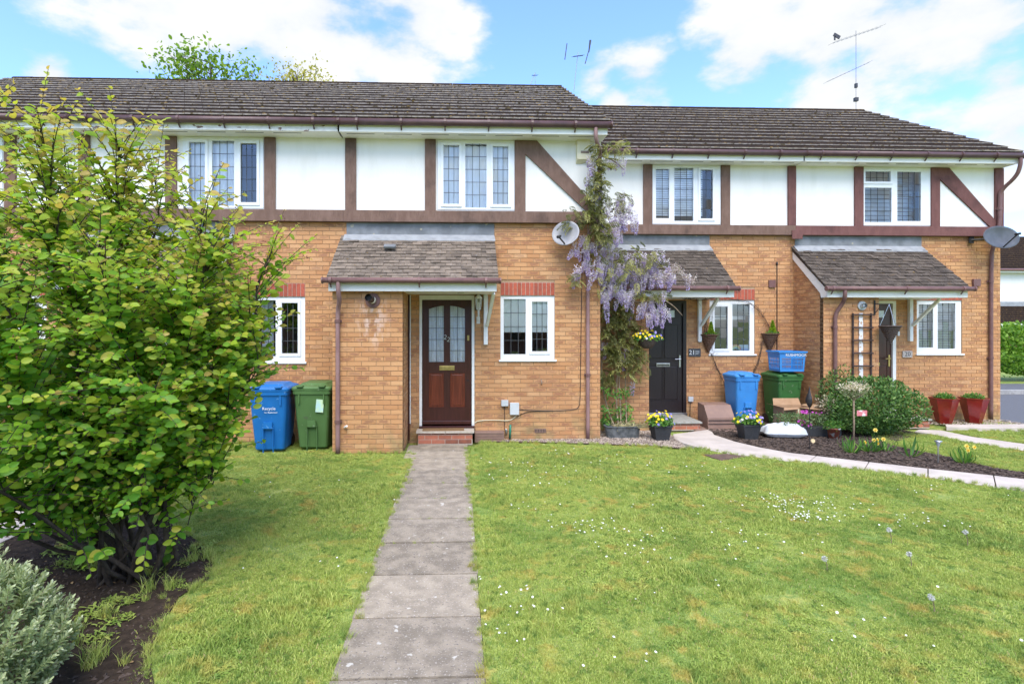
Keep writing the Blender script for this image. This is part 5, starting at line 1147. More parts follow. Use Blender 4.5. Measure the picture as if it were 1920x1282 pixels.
# torch ornament on a stake
og = empty('flame_ornament', (*G(1518, 842), 0), 'black and copper flame-shaped ornament on a thin stake in the bed', 'garden ornament'); gx, gy = G(1518, 842)
b = MB(); b.tube([(gx, gy, 0), (gx, gy, .78)], .007, 6); b.build('stake', 'dark', og)
zt0 = P(1513, 765, gy)[1]; zt1 = P(1513, 728, gy)[1]; H_ = zt1-zt0
for s, mm in ((0, 'dark'), (1, 'copper')): b = MB(); b.lathe((gx, gy, zt0), [(.006, 0), (.035, H_*.15), (.062, H_*.36), (.05, H_*.55), (.022, H_*.8), (.002, H_*1.12)], 10, 0, pi*.55+pi*s if 0 else (-pi*.45 if s else pi*.55), (-pi*.45+pi if s else pi*.55+pi)); b.build('flame', mm, og, smooth=True)
b = MB(); b.tube([(gx+.04, gy-.01, zt0-.52), (gx+.04, gy-.03, zt0-.52)], .032, 14); b.build('face_disc', 'rb2', og)
# leaning plank and spade
b = MB(); a = P3(1524, 705, 10.94); b.obox((a.x+.06, 10.85, .52), .075, .015, .52, Matrix.Rotation(-.06, 3, 'X')@Matrix.Rotation(.03, 3, 'Y')); tag(b.build('leaning_plank', 'weathered', bevel=.02), 'weathered grey plank leaning on the brick wall right of the green bin', 'plank')
sg_ = empty('spade', (a.x-.03, 10.8, 0), 'old wooden-handled spade leaning beside the grey plank', 'spade')
b = MB(); X_ = a.x-.04; b.tube([(X_, 10.78, .15), (X_, 10.86, .85)], .016, 8); b.tube([(X_, 10.86, .85), (X_-.045, 10.875, .95)], .012, 6); b.tube([(X_, 10.86, .85), (X_+.045, 10.875, .95)], .012, 6); b.tube([(X_-.05, 10.875, .96), (X_+.05, 10.875, .96)], .014, 8); b.build('handle', 'twig', sg_)
b = MB(); b.obox((X_, 10.765, .10), .075, .006, .12); b.build('blade', 'weathered', sg_)
# painted pot with greenery, red planters
g = empty('painted_pot', (*G(1563, 823), 0), 'small red and white painted pot under the dark shrub', 'flower pot'); gx, gy = G(1563, 823); taper_pot(g, (gx, gy, 0), .20, .15, .20, 'gnome', True)
p, d, n = mound(260, (gx, gy, .18), (.15, .13, .22)); cloud('foliage', p, d, n, rng.uniform(.03, .06, 260), rng.random(260), T_LONG, 'leaf_fern', g)
def red_planter(x, y, label):
    g = empty('tall_planter', (x, y, 0), label, 'planter', 'tall red planters by the end house'); b = MB(); r = 0; vs = []; fs = []; n = 6
    for w_, z in ((.125, 0), (.24, .50), (.25, .50), (.25, .52), (.225, .52), (.21, .47)):
        for k in range(n): a = 2*pi*k/n+radians(20); vs.append((x+w_*cos(a), y+w_*sin(a), z))
    for i in range(5):
        for k in range(n): fs.append((i*n+k, i*n+(k+1) % n, (i+1)*n+(k+1) % n, (i+1)*n+k))
    fs.append(tuple(5*n+k for k in range(n))); b.add(vs, fs); b.build('pot', 'planter_red', g)
    p, d, nn = mound(300, (x, y, .48), (.17, .17, .16)); cloud('foliage', p, d+[0, 0, .6], nn, rng.uniform(.03, .07, 300), rng.random(300), T_LONG, 'leaf_fern', g)
red_planter(9.78, 10.62, 'glossy red six-sided planter, the one nearer the end house step'); red_planter(10.40, 10.62, 'glossy red six-sided planter beside the corner downpipe')
b = MB(); b.add([(9.05, 10.75, .16), (9.5, 10.6, .03), (9.25, 10.35, .04), (8.75, 10.30, .18), (8.8, 10.75, .2), (9.06, 10.76, .30)], [(0, 1, 2), (0, 2, 3, 4), (5, 1, 0), (5, 0, 4), (5, 2, 1), (5, 3, 2)]); tag(b.build('crumpled_doormat', 'mat_red'), 'dark red mat folded over the end house doorstep', 'doormat')
# solar light
gx, gy = G(1759, 868); g = empty('solar_light', (gx, gy, 0), 'small steel solar light on a stake in the bed', 'solar light')
b = MB(); b.tube([(gx, gy, 0), (gx, gy, .24)], .010, 8); b.build('stake', 'chrome', g); b = MB(); b.lathe((gx, gy, .23), [(.008, 0), (.03, .07), (.036, .075), (.036, .085)], 14); b.build('lens', 'grey_plastic', g, smooth=True); b = MB(); b.lathe((gx, gy, .315), [(.048, 0), (.05, .006), (.02, .016), (0, .018)], 14); b.build('cap', 'chrome', g, smooth=True)
# manhole cover in the lawn
mc = [G(*p) for p in ((1318, 853), (1362, 852), (1400, 857), (1352, 864))]; q = MB(); q.poly(mc, -.02, .015); tag(q.build('inspection_cover', mat('rusty_cover', (.16, .10, .075), (.10, .065, .05), 20, .9, .5, 60), bevel=.004), 'flat rusty brown inspection cover in the grass beside the pale path', 'manhole cover')
# hanging baskets
def cone_basket(name, c, r, h, half, m, parent):
    b = MB(); a0, a1 = (pi, 2*pi) if half else (0, 2*pi); n = 16; c = Vector(c); N_ = 9
    for k in range(N_):
        v0, v1 = k/N_, (k+1)/N_; r0, r1 = r*v0**.9, r*v1**.9; bul = .010
        b.lathe(c, [(max(.004, r0), -h+h*v0), ((r0+r1)/2+bul, -h+h*(v0+v1)/2), (r1, -h+h*v1)], n, 0, a0, a1)
    if half: b.add([c+Vector((-r, .0, 0)), c+Vector((r, 0, 0)), c+Vector((0, 0, -h))], [(0, 1, 2)])
    o = b.build(name, m, parent)
    b = MB(); pts = [c+Vector((r*1.04*cos(a0+(a1-a0)*k/24), r*1.04*sin(a0+(a1-a0)*k/24), .005)) for k in range(25)]; b.tube(pts, .014, 6); b.build('rim', m, o)
    b = MB(); b.lathe(c, [(0, -.02), (r*.97, -.02)], 16, 0, a0, a1); b.build('soil', 'soil', o)
    return o
def wall_basket(px, py, tip, label):
    c = P3(px, py, 10.93); h = c.z-P(px, tip, 10.93)[1]; g = empty('wall_basket', c, label, 'hanging basket', 'cone baskets beside the window of 21'); cone_basket('basket', (c.x, 10.97, c.z), .17, h, True, 'wicker', g)
    N_ = 380; t = rng.random(N_); a = rng.random(N_)*2*pi; rr = (1-t)*.075*rng.random(N_)**.5; pos = np.stack([c.x+.01+rr*np.cos(a), 10.88+rr*np.sin(a)*.7, c.z+t*.24], 1)
    cloud('dwarf_conifer', pos, np.stack([np.cos(a)*.4, np.sin(a)*.4-.2, np.ones(N_)], 1), rdir(N_), rng.uniform(.03, .055, N_), rng.random(N_), T_LONG, 'conifer', g)
    p, d, n = mound(150, (c.x, 10.88, c.z), (.16, .09, .07)); cloud('trailing_leaves', p, d, n, rng.uniform(.025, .04, 150), rng.random(150), T_OVAL, 'leaf_fern', g)
    return g
wall_basket(1330, 628, 662, 'wicker cone wall basket with small conifer left of 21 window'); wall_basket(1445, 626, 660, 'wicker cone wall basket with bright conifer right of 21 window')
c = P3(1669, 612, 9.85); g = empty('hanging_basket', c, 'empty grey-brown cone basket hanging by the end house door', 'hanging basket'); cone_basket('basket', c, .165, .33, False, 'wicker_grey', g)
b = MB(); top = c+Vector((0, .02, .42))
for k in range(3): a = 2*pi*k/3+.3; b.tube([c+Vector((.16*cos(a), .16*sin(a), 0)), top], .004, 4)
b.build('chain', 'chrome', g)
bx, bz = P(1641, 575, 10.04); g = empty('basket_bracket', (bx, 10.05, bz), 'black iron bracket on the end house porch wall holding the hanging basket', 'bracket'); b = MB()
b.box(bx-.012, bx+.012, 10.045, 10.06, bz-.16, bz+.12); b.tube([(bx, 10.04, bz+.05), (top.x, top.y, top.z)], .008, 6); b.tube([(bx, 10.04, bz-.12), ((bx+top.x)/2, (10.04+top.y)/2, (bz+.05+top.z)/2)], .006, 6); b.build('bracket_arm', 'dark', g)
c = P3(1214, 638, 9.72); g = empty('hanging_basket', c, 'dark bowl basket of yellow and lilac pansies hanging beside the wisteria', 'hanging basket')
b = MB(); b.lathe(c, [(0, -.15), (.07, -.145), (.13, -.08), (.165, 0), (.17, .02), (.155, .02), (.15, -.01), (0, -.01)], 24); b.build('bowl', 'wicker_grey', g, smooth=True)
p, d, n = mound(520, (c.x, c.y, c.z), (.26, .2, .17)); cloud('foliage', p, d, n, rng.uniform(.03, .05, 520), rng.random(520), T_OVAL, 'leaf_fern', g)
flowers('flowers', (c.x, c.y, c.z+.02), (.26, .2, .17), 48, .024, 'pansy', g, (.1, .2, .33, .8, .85, .9, .8), front=True)
b = MB(); 
for k in range(3): a = 2*pi*k/3+.5; b.tube([c+Vector((.16*cos(a), .16*sin(a), 0)), Vector((c.x, c.y+.12, 2.50))], .004, 4)
b.build('chain', 'dark', g)

# ------------------------------------------------------------------ vegetation
def branch_path(a, b, bend, n=7):
    a, b = Vector(a), Vector(b); o = []; m = (a+b)/2+Vector(bend)
    for i in range(n+1):
        t = i/n; o.append(a*(1-t)**2+m*2*t*(1-t)+b*t*t)
    return o
def big_shrub():
    base = Vector((*G(232, 1082), 0)); g = empty('large_shrub', base, 'tall leafy shrub with oval green and yellow leaves filling the left of the lawn', 'shrub')
    tips = []; stems = []
    def crown_ok(p, marg=0):
        x, y, z = p; u = (x+3.08)/(1.70); v = (y-4.25)/1.12; w = (z-2.16)/1.74
        top = 3.85-.36*max(0, x+3.0)-.25*max(0, x+2.0)
        return (u*u+v*v+w*w < 1 or (x+1.5)**2+(y-4.2)**2+(z-2.65)**2 < .12) and z < top+marg and z > .42+.12*abs(x+2.6)
    # stems: several trunks fanning out of one stool
    outline = [(-4.6, 4.6, 3.1), (-4.3, 3.7, 2.0), (-4.1, 4.9, 3.6), (-3.7, 4.1, 3.75), (-3.6, 3.4, 2.6), (-3.3, 4.6, 3.9), (-2.95, 3.9, 3.75), (-3.0, 3.4, 2.4), (-2.7, 4.9, 3.5), (-2.5, 4.1, 3.55), (-2.3, 3.6, 2.7),
               (-2.05, 4.4, 3.15), (-1.85, 4.0, 2.75), (-1.75, 4.6, 2.2), (-1.45, 4.2, 2.75), (-1.5, 4.3, 1.9), (-2.1, 3.7, 1.7), (-3.9, 3.6, 1.2), (-4.4, 4.3, 1.2), (-1.9, 4.2, 1.0), (-2.9, 3.3, 1.3), (-3.4, 5.2, 2.5), (-2.2, 5.1, 2.6)]
    for i, t in enumerate(outline):
        o = base+Vector((random.uniform(-.22, .3), random.uniform(-.15, .15), 0)); t = Vector(t); t = Vector((t.x, t.y, t.z*.93))
        pth = branch_path(o, t, ((t.x-o.x)*.18, (t.y-o.y)*.1, .10), 9)
        for k in range(1, len(pth)): pth[k] += Vector((random.gauss(0, .03), random.gauss(0, .03), 0))
        cutp = [q for n_, q in enumerate(pth) if n_ < 4 or crown_ok(q, -.25)]
        r0 = random.uniform(.012, .023); b = MB(); b.tube(cutp, [r0*(1-.9*k/9)+.003 for k in range(len(cutp))], 7); b.build('stem', 'bark', g, smooth=True); stems.append(pth)
    # shoots
    tw = MB(); LP, LD, LN, LS, LT = [], [], [], [], []; berries = []
    cen = np.array([-3.0, 4.2, 1.95])
    segs = [(st[k], st[k+1], k) for st in stems for k in range(2, len(st)-1)]
    S = 0
    while S < 2750:
        a, b_, k = random.choice(segs); p = a.lerp(b_, random.random()); tipk = k/8
        d = Vector(rdir(1)[0]); d.z = abs(d.z)*.6+.12; out = (p-Vector(cen)); out.z *= .5
        d = (d*.9+out.normalized()*.9*random.random()+Vector((0, -.25, 0))).normalized(); L_ = random.uniform(.28, .62); e = p+d*L_+Vector((0, 0, -.05 if random.random() < .6 else .12))
        if p.z > 3.0 or (p.x > -2.4 and p.z > 2.0):
            if random.random() < (.38 if p.x > -2.4 else .30): continue
        elif p.z < 1.9 and random.random() < .25: continue
        if not crown_ok(e, .12) and random.random() > .06: continue
        S += 1; pth = branch_path(p, e, (0, 0, .06), 4); tw.tube(pth, .0045, 4, cap=False, r2=.0018)
        n = int(L_/.036); side = 1
        for i in range(n):
            t = (i+1.2)/(n+.6); q = pth[0]*(1-t)**2+((pth[0]+pth[-1])/2+Vector((0, 0, .06)))*2*t*(1-t)+pth[-1]*t*t
            side = -side; lat = d.cross(Vector((0, 0, 1))).normalized()*side
            ld = (lat*.9+d*.5+Vector((0, -.15, random.uniform(-.45, .2)))+Vector(rdir(1)[0])*.3)
            nn = Vector((0, -.85, .70))+Vector(rdir(1)[0])*.60+out.normalized()*.3
            hz = (q.z-.9)/2.9; young = t**3
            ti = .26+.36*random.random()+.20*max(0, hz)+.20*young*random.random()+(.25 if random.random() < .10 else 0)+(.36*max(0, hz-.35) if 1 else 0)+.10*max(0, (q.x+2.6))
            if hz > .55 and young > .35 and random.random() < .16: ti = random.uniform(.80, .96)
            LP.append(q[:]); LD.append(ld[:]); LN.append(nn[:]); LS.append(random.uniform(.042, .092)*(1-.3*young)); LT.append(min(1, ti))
            if young > .5 and hz > .3 and random.random() < .25: berries.append(q+Vector(rdir(1)[0])*.03)
    tw.build('twigs', 'bark', g, kind='stuff')
    LP, LD, LN, LS, LT = map(np.array, (LP, LD, LN, LS, LT))
    dist = np.linalg.norm(LP-np.array([0, 0, 2.0]), axis=1); vis = LP[:, 0]/LP[:, 1] > -.83
    key = LS/dist*np.where(vis, 1, 0); order = np.argsort(-key); big = order[:300]; rest = order[300:]
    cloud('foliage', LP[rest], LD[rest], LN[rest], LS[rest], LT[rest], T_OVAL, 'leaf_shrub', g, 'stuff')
    var = []
    for k in range(8): var.append(cloud_mesh('leaf', np.zeros((1, 3)), np.array([[0, 1., 0]]), np.array([[0, 0, 1.]]), [1.], [.15+.1*k], T_OVAL, 'leaf_shrub'))
    x, y, z = frames(LD[big], LN[big])
    for i, q in enumerate(big):
        A = np.eye(4); A[:3, 0] = x[i]*LS[q]; A[:3, 1] = y[i]*LS[q]; A[:3, 2] = z[i]*LS[q]; A[:3, 3] = LP[q]
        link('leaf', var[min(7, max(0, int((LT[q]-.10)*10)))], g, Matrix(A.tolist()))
    bb = MB(); ico = [(0, 0, 1), (1, 0, 0), (0, 1, 0), (-1, 0, 0), (0, -1, 0), (0, 0, -1)]; fi = [(0, 1, 2), (0, 2, 3), (0, 3, 4), (0, 4, 1), (5, 2, 1), (5, 3, 2), (5, 4, 3), (5, 1, 4)]
    for p in berries:
        for _ in range(3): q = p+Vector(rdir(1)[0])*.02; bb.add([q+Vector(v)*.0055 for v in ico], fi)
    bb.build('berries', mat('red_brown_berry', (.16, .03, .02), None, 10, .5), g, kind='stuff')
big_shrub()

def shrub(name, c, r, n, size, T, m, label, cat, tint=(.0, 1.0), lumps=7, lump=.35, bark='bark', parent=None, stems=6, zmin=.03, sq=1.0, core=0.15, updir=.4):
    g = parent or empty(name, (c[0], c[1], 0), label, cat); c = np.array(c, float); r = np.array(r, float)
    ld = rdir(lumps); ld[:, 2] = np.abs(ld[:, 2]); la = rng.uniform(.5, 1, lumps)
    d = rdir(n); k = np.zeros(n)
    for a, w in zip(ld, la): k = np.maximum(k, w*np.clip((d@a-.55)/.45, 0, 1))
    rad = (1-lump+lump*k*1.3)*(core+(1-core)*rng.random(n)**.28)
    if sq < 1: d = np.sign(d)*np.abs(d)**sq; d /= np.maximum(np.abs(d).max(axis=1, keepdims=True)*.5+np.linalg.norm(d, axis=1, keepdims=True)*.5, 1e-6)
    pos = c+d*rad[:, None]*r; ok = pos[:, 2] > zmin; pos, d, rad = pos[ok], d[ok], rad[ok]; n = len(pos)
    t = tint[0]+(tint[1]-tint[0])*rng.random(n)
    cloud('foliage', pos, d*.6+rdir(n)*.8+np.array([0, 0, updir]), d*.7+rdir(n)*.8+np.array([0, -.2, .4]), size*rng.uniform(.7, 1.25, n), t, T, m, g, 'stuff')
    for s in range(stems):
        a = d[rng.integers(n)]; e = Vector(c+a*r*.8); b = MB(); b.tube(branch_path((c[0]+random.uniform(-.06, .06), c[1], 0), e, (0, 0, -.05), 5), .012*max(r), 5, r2=.004, cap=False); b.build('stem', bark, g)
    return g
def silver_shrub():
    g = empty('silver_shrub', (-2.70, 2.78, 0), 'rounded silvery grey-green shrub in the bottom left corner', 'shrub'); c = np.array([-2.72, 2.76, .24]); r = np.array([.70, .54, .62])
    LP, LD, LN, LS, LT = [], [], [], [], []; tw = MB()
    for k in range(1050):
        d = rdir(1)[0]; d[2] = abs(d[2])*1.0-.12; d /= np.linalg.norm(d); ax = d*.7+np.array([0, 0, .55])+rdir(1)[0]*.35; ax /= np.linalg.norm(ax)
        tip = c+d*r*(random.uniform(.88, 1.04)+.07*sin(5*d[0]+7*d[2]+3*d[1])+(.05 if random.random() < .08 else 0)); L_ = random.uniform(.08, .16); b0 = tip-ax*L_
        if tip[2] < .03: continue
        if k % 2 == 0: tw.tube([c+(b0-c)*.35, b0, tip], .003, 3, cap=False, r2=.0015)
        u = np.cross(ax, rdir(1)[0]); u /= np.linalg.norm(u); v = np.cross(ax, u); n = 20; base = random.uniform(-.12, .12)
        for i in range(n):
            t = i/n; a = i*2.4; o = u*cos(a)+v*sin(a); LP.append(b0+ax*L_*t); LD.append(o*(1.1-.6*t)+ax*(.5+.7*t)); LN.append(ax*.8-o*.2+np.array([0, -.1, .2])); LS.append(random.uniform(.036, .054)*(1-.40*t)); LT.append(min(1, max(0, .25+.5*t+base+random.uniform(-.15, .15))))
    tw.build('twigs', 'twig', g, kind='stuff'); cloud('foliage', np.array(LP), np.array(LD), np.array(LN), np.array(LS), LT, tmpl(.36, .12, -.04), 'leaf_silver', g, 'stuff')
    for k in range(9): b = MB(); d = rdir(1)[0]; b.tube(branch_path((c[0]+random.uniform(-.08, .08), c[1], 0), Vector(c+d*[.5, .4, .2]+[0, 0, .1]), (0, 0, -.05), 5), .010, 5, r2=.004); b.build('stem', 'twig', g)
silver_shrub()
shrub('dark_green_shrub', (7.42, 9.48, .46), (.92, .52, .60), 9500, .052, tmpl(.45, .08, .1), 'leaf_dark', 'dense dark green shrub in front of the end house trellis', 'shrub', lumps=14, lump=.28, stems=8)
shrub('low_green_shrub', (7.02, 9.85, .62), (.42, .3, .62), 1700, .05, T_LONG, 'leaf_dark', 'loose taller sprays of evergreen against the porch corner downpipe', 'shrub', lumps=9, lump=.55)
g = empty('cream_spiraea', (*G(1556, 800), 0), 'dried cream plumes standing beside the painted pot', 'plant'); gx, gy = G(1556, 815)
c = P3(1556, 760, gy)
b = MB()
for k in range(9): b.tube(branch_path((gx+random.uniform(-.05, .05), gy, .05), c+Vector((random.uniform(-.13, .13), random.uniform(-.05, .05), random.uniform(-.1, .15))), (0, 0, .05), 5), .004, 4)
b.build('stalks', 'twig', g); N_ = 320; pos = np.array(c)+rng.normal(size=(N_, 3))*[.10, .06, .09]; cloud('plumes', pos, rdir(N_)+[0, 0, .8], rdir(N_), rng.uniform(.02, .05, N_), rng.random(N_), T_LONG, 'cream_leaf', g)
# standard willow with tag
gx, gy = G(1600, 838); g = empty('standard_willow', (gx, gy, 0), 'little standard tree with cream and pink leaves on one bare stem', 'small tree')
b = MB(); zc = P(1603, 750, gy)[1]; b.tube([(gx, gy, 0), (gx+.01, gy, zc*.5), (gx+.005, gy, zc)], .014, 7); b.build('trunk', 'twig', g, smooth=True)
b = MB()
for k in range(12): b.tube(branch_path((gx+.005, gy, zc-.02), (gx+random.uniform(-.2, .2), gy+random.uniform(-.15, .15), zc+random.uniform(.08, .28)), (0, 0, .03), 4), .004, 4)
b.build('branches', 'twig', g)
N_ = 700; pos = np.array([gx, gy, zc+.17])+rng.normal(size=(N_, 3))*[.10, .08, .055]; hi = pos[:, 2] > zc+.17
cloud('pale_leaves', pos[hi], rdir(hi.sum())+[0, 0, .7], rdir(hi.sum()), rng.uniform(.025, .05, hi.sum()), rng.random(hi.sum()), T_LONG, 'cream_leaf', g); lo = ~hi
cloud('green_leaves', pos[lo], rdir(lo.sum())+[0, 0, .5], rdir(lo.sum()), rng.uniform(.025, .05, lo.sum()), rng.random(lo.sum()), T_LONG, leafmat('sage_leaf', [(0, (.12, .18, .07)), (1, (.34, .36, .20))], .3), g)
b = MB(); x, z = P(1615, 774, gy-.02); b.box(x-.085, x+.085, gy-.035, gy-.033, z-.045, z+.045); b.build('plant_tag', 'pink', g)
# daffodils
def daffs(px, py, nl, fl, label, hh=.24):
    gx, gy = G(px, py); g = empty('daffodil_clump', (gx, gy, 0), label, 'daffodils', 'daffodil clumps in the bark bed')
    a = rng.random(nl)*2*pi; pos = np.stack([gx+.05*np.cos(a), gy+.04*np.sin(a), np.zeros(nl)], 1); cloud('leaves', pos, np.stack([np.cos(a)*.6*rng.random(nl), np.sin(a)*.5*rng.random(nl), np.full(nl, .8)-.5*rng.random(nl)], 1), np.stack([np.cos(a), np.sin(a), np.full(nl, .6)], 1), rng.uniform(.7, 1.25, nl)*hh, rng.random(nl), (T_STRAP[0]*np.array([1.3, 1, 1.2]), T_STRAP[1]), 'leaf_fern', g)
    for (fx, fy) in fl:
        p = P3(fx, fy, gy-.03); b = MB(); b.tube(branch_path((gx, gy, 0), p, (0, 0, .05), 5), .0035, 4); st = b.build('flower_stem', 'leaf_fern', g)
        P_, D, Nn, S, T_ = [], [], [], [], []; nn = np.array([random.uniform(-.4, .4), -1, .25]); nn /= np.linalg.norm(nn); u = np.cross(nn, [0, 0, 1.]); v = np.cross(nn, u)
        for q in range(6): an = 2*pi*q/6; P_.append(p[:]); D.append(u*cos(an)+v*sin(an)); Nn.append(nn); S.append(.036); T_.append(.1)
        cloud('petals', np.array(P_), np.array(D), np.array(Nn), np.array(S), T_, T_PETAL, 'daffodil', st)
        b = MB(); b.tube([p, p+Vector(nn)*.022], [.008, .014], 8, cap=False, t=.95); b.build('trumpet', 'daffodil', st)
daffs(1632, 847, 30, [(1641, 806), (1638, 825), (1644, 824), (1656, 823), (1621, 829), (1645, 831)], 'clump of pale yellow daffodils with most blooms, in front of the dark shrub')
daffs(1597, 849, 26, [], 'flopped strap leaves round the foot of the little standard tree'); daffs(1663, 846, 18, [], 'small leafless-flowered clump right of the blooming daffodils', .2)
daffs(1706, 856, 8, [], 'sparse pale green stalks between daffodils and solar light', .3); daffs(1805, 868, 26, [(1812, 836), (1826, 838), (1814, 844)], 'pair of small yellow daffodils right of the solar light')

# wisteria
def wisteria():
    g = empty('wisteria', (2.86, 9.5, .2), 'lavender wisteria climbing from the zinc trough over the house corner and porch', 'climbing plant')
    ST = [[(1165, 808, 9.5), (1163, 760, 9.8), (1160, 700, 9.95), (1163, 640, 9.95), (1150, 590, 9.9), (1125, 545, 9.5), (1118, 470, 9.2), (1112, 400, 9.15), (1120, 330, 9.1), (1125, 270, 9.0)],
          [(1160, 808, 9.5), (1155, 750, 9.85), (1158, 690, 9.95), (1170, 640, 9.95), (1180, 590, 9.9), (1200, 540, 9.75), (1230, 520, 9.7), (1270, 530, 9.6), (1300, 525, 9.55)],
          [(1155, 806, 9.5), (1140, 770, 9.8), (1128, 720, 9.95), (1128, 640, 9.9), (1120, 560, 9.6), (1105, 480, 9.2), (1100, 400, 9.15)],
          [(1175, 806, 9.5), (1174, 760, 9.9), (1172, 700, 9.95), (1175, 640, 9.97)], [(1120, 470, 9.2), (1145, 450, 9.4), (1165, 420, 9.5), (1160, 390, 9.5)],
          [(1170, 560, 9.8), (1210, 570, 9.6), (1240, 560, 9.55), (1262, 572, 9.6), (1280, 592, 9.6)], [(1118, 300, 9.05), (1150, 275, 9.2), (1170, 262, 9.6)], [(1120, 290, 9.05), (1150, 300, 9.3), (1172, 320, 9.6)],
          [(1105, 400, 9.15), (1080, 410, 9.2), (1062, 425, 9.1)]]
    for s in ST: b = MB(); b.tube(soft([P3(*p) for p in s], 2), .017, 6, r2=.005); b.build('stem', 'twig', g, smooth=True)
    # racemes
    var = []
    for k in range(6):
        n = 190; t = rng.random(n)**.85; a = rng.random(n)*2*pi; L_ = .20+.02*k; r = (.042*(1-t)+.010)*(rng.random(n)**.35)
        pos = np.stack([r*np.cos(a), r*np.sin(a), -t*L_], 1); ti = np.clip(.78-.45*t+rng.normal(size=n)*.14, 0, 1)
        var.append(cloud_mesh('flower_raceme', pos, np.stack([np.cos(a), np.sin(a), rng.normal(size=n)*.6], 1), rdir(n), rng.uniform(.014, .024, n), ti, T_PETAL, 'petal_wist'))
    zones = [  # px0, px1, py0, py1, Y range, count
        (1118, 1192, 385, 455, 9.25, 9.5, 34), (1150, 1185, 365, 400, 9.3, 9.5, 10), (1070, 1110, 450, 480, 9.15, 9.25, 14), (1095, 1130, 455, 520, 9.1, 9.3, 22), (1125, 1165, 430, 475, 9.2, 9.5, 16),
        (1105, 1180, 480, 560, 9.2, 9.7, 36), (1160, 1215, 475, 540, 9.6, 9.8, 30), (1205, 1245, 480, 520, 9.6, 9.7, 18), (1110, 1160, 540, 580, 9.4, 9.75, 16), (1160, 1205, 535, 570, 9.6, 9.8, 14), (1215, 1256, 555, 600, 9.5, 9.65, 20), (1200, 1225, 570, 605, 9.55, 9.65, 12),
        (1205, 1262, 495, 530, 9.5, 9.6, 16), (1250, 1298, 512, 528, 9.5, 9.55, 6), (1072, 1085, 500, 530, 9.15, 9.2, 4), (1105, 1120, 290, 330, 9.0, 9.1, 5), (1140, 1172, 300, 312, 9.3, 9.6, 4), (1174, 1180, 588, 600, 9.75, 9.8, 3), (1125, 1135, 650, 655, 9.9, 9.9, 2), (1160, 1190, 650, 665, 9.85, 9.9, 4), (1185, 1192, 725, 730, 9.9, 9.9, 1), (1170, 1173, 680, 685, 9.9, 9.9, 1), (1115, 1130, 340, 360, 9.0, 9.1, 5)]
    cnt = 0
    for (a, b_, c_, d_, y0, y1, n) in zones:
        for _ in range(n):
            if cnt >= 296: break
            p = P3(random.uniform(a, b_), random.uniform(c_, d_)-10, random.uniform(y0, y1)); s = random.uniform(.75, 1.2)
            link('flower_raceme', random.choice(var), g, Matrix.Translation(p)@Matrix.Rotation(random.random()*6.28, 4, 'Z')@Matrix.Rotation(random.gauss(0, .28), 4, 'X')@Matrix.Scale(s, 4)); cnt += 1
    # a fading pale spray along the porch eave
    n = 1300; t = rng.random(n); px = 1225+t*80; py = 515+12*np.sin(t*9)+rng.normal(size=n)*5; pos = np.array([P3(a, b_, 9.5)[:] for a, b_ in zip(px, py)]); pos[:, 1] += rng.normal(size=n)*.04
    cloud('faded_petals', pos, rdir(n), rdir(n), rng.uniform(.012, .022, n), rng.random(n), T_PETAL, leafmat('faded_petal', [(0, (.30, .20, .20)), (.5, (.55, .45, .42)), (1, (.72, .66, .62))], .2), g, 'stuff')
    # compound leaves
    lv = []
    for k in range(5):
        P_, D, Nn, S, T_ = [], [], [], [], []; L_ = .17
        for i in range(6):
            t = .2+.16*i; 
            for s in (-1, 1):
                P_.append((0, t*L_, -.05*t*t)); D.append((s, .55, -.35)); Nn.append((random.gauss(0, .2), 0, 1)); S.append(.062*(1-.3*abs(t-.5))); T_.append(.1+.17*k+random.uniform(-.08, .08))
        P_.append((0, L_, -.05)); D.append((0, 1, -.5)); Nn.append((0, 0, 1)); S.append(.06); T_.append(.1+.17*k)
        lv.append(cloud_mesh('compound_leaf', np.array(P_), np.array(D, float), np.array(Nn, float), S, T_, T_LONG, 'leaf_wist'))
    lz = [(1110, 1140, 265, 330, 9.0, 9.15, 24), (1140, 1180, 262, 285, 9.1, 9.7, 8), (1095, 1135, 330, 400, 9.0, 9.2, 36), (1060, 1090, 390, 425, 9.1, 9.2, 8), (1100, 1140, 400, 450, 9.05, 9.2, 26), (1140, 1180, 360, 400, 9.3, 9.6, 10), (1150, 1235, 470, 500, 9.5, 9.6, 16), (1100, 1200, 450, 540, 9.05, 9.4, 16),
          (1130, 1190, 560, 610, 9.75, 9.95, 46), (1130, 1200, 610, 660, 9.8, 9.95, 46), (1140, 1215, 650, 700, 9.75, 9.95, 32), (1125, 1150, 690, 720, 9.85, 9.95, 10), (1200, 1245, 545, 555, 9.55, 9.65, 8), (1140, 1175, 640, 655, 9.8, 9.9, 6), (1075, 1090, 510, 530, 9.15, 9.2, 4)]
    cnt = 0; stuff = []
    for (a, b_, c_, d_, y0, y1, n) in lz:
        for _ in range(int(n*2.6)):
            p = P3(random.uniform(a, b_), random.uniform(c_, d_), random.uniform(y0, y1)); s = random.uniform(.7, 1.15)
            mw = Matrix.Translation(p)@Matrix.Rotation(random.uniform(1.9, 4.4), 4, 'Z')@Matrix.Rotation(random.uniform(-.9, .2), 4, 'X')@Matrix.Rotation(random.gauss(0, .5), 4, 'Y')@Matrix.Scale(s, 4)
            if cnt < 295: link('compound_leaf', random.choice(lv), g, mw)
            else: stuff.append(mw)
            cnt += 1
    if stuff:
        bm = bmesh.new()
        for mw in stuff:
            me = random.choice(lv).copy(); me.transform(mw); bm.from_mesh(me); bpy.data.meshes.remove(me)
        me = bpy.data.meshes.new('leaf_mass'); bm.to_mesh(me); bm.free(); me.materials.append(M['leaf_wist']); o = link('leaf_mass', me, g); o['kind'] = 'stuff'
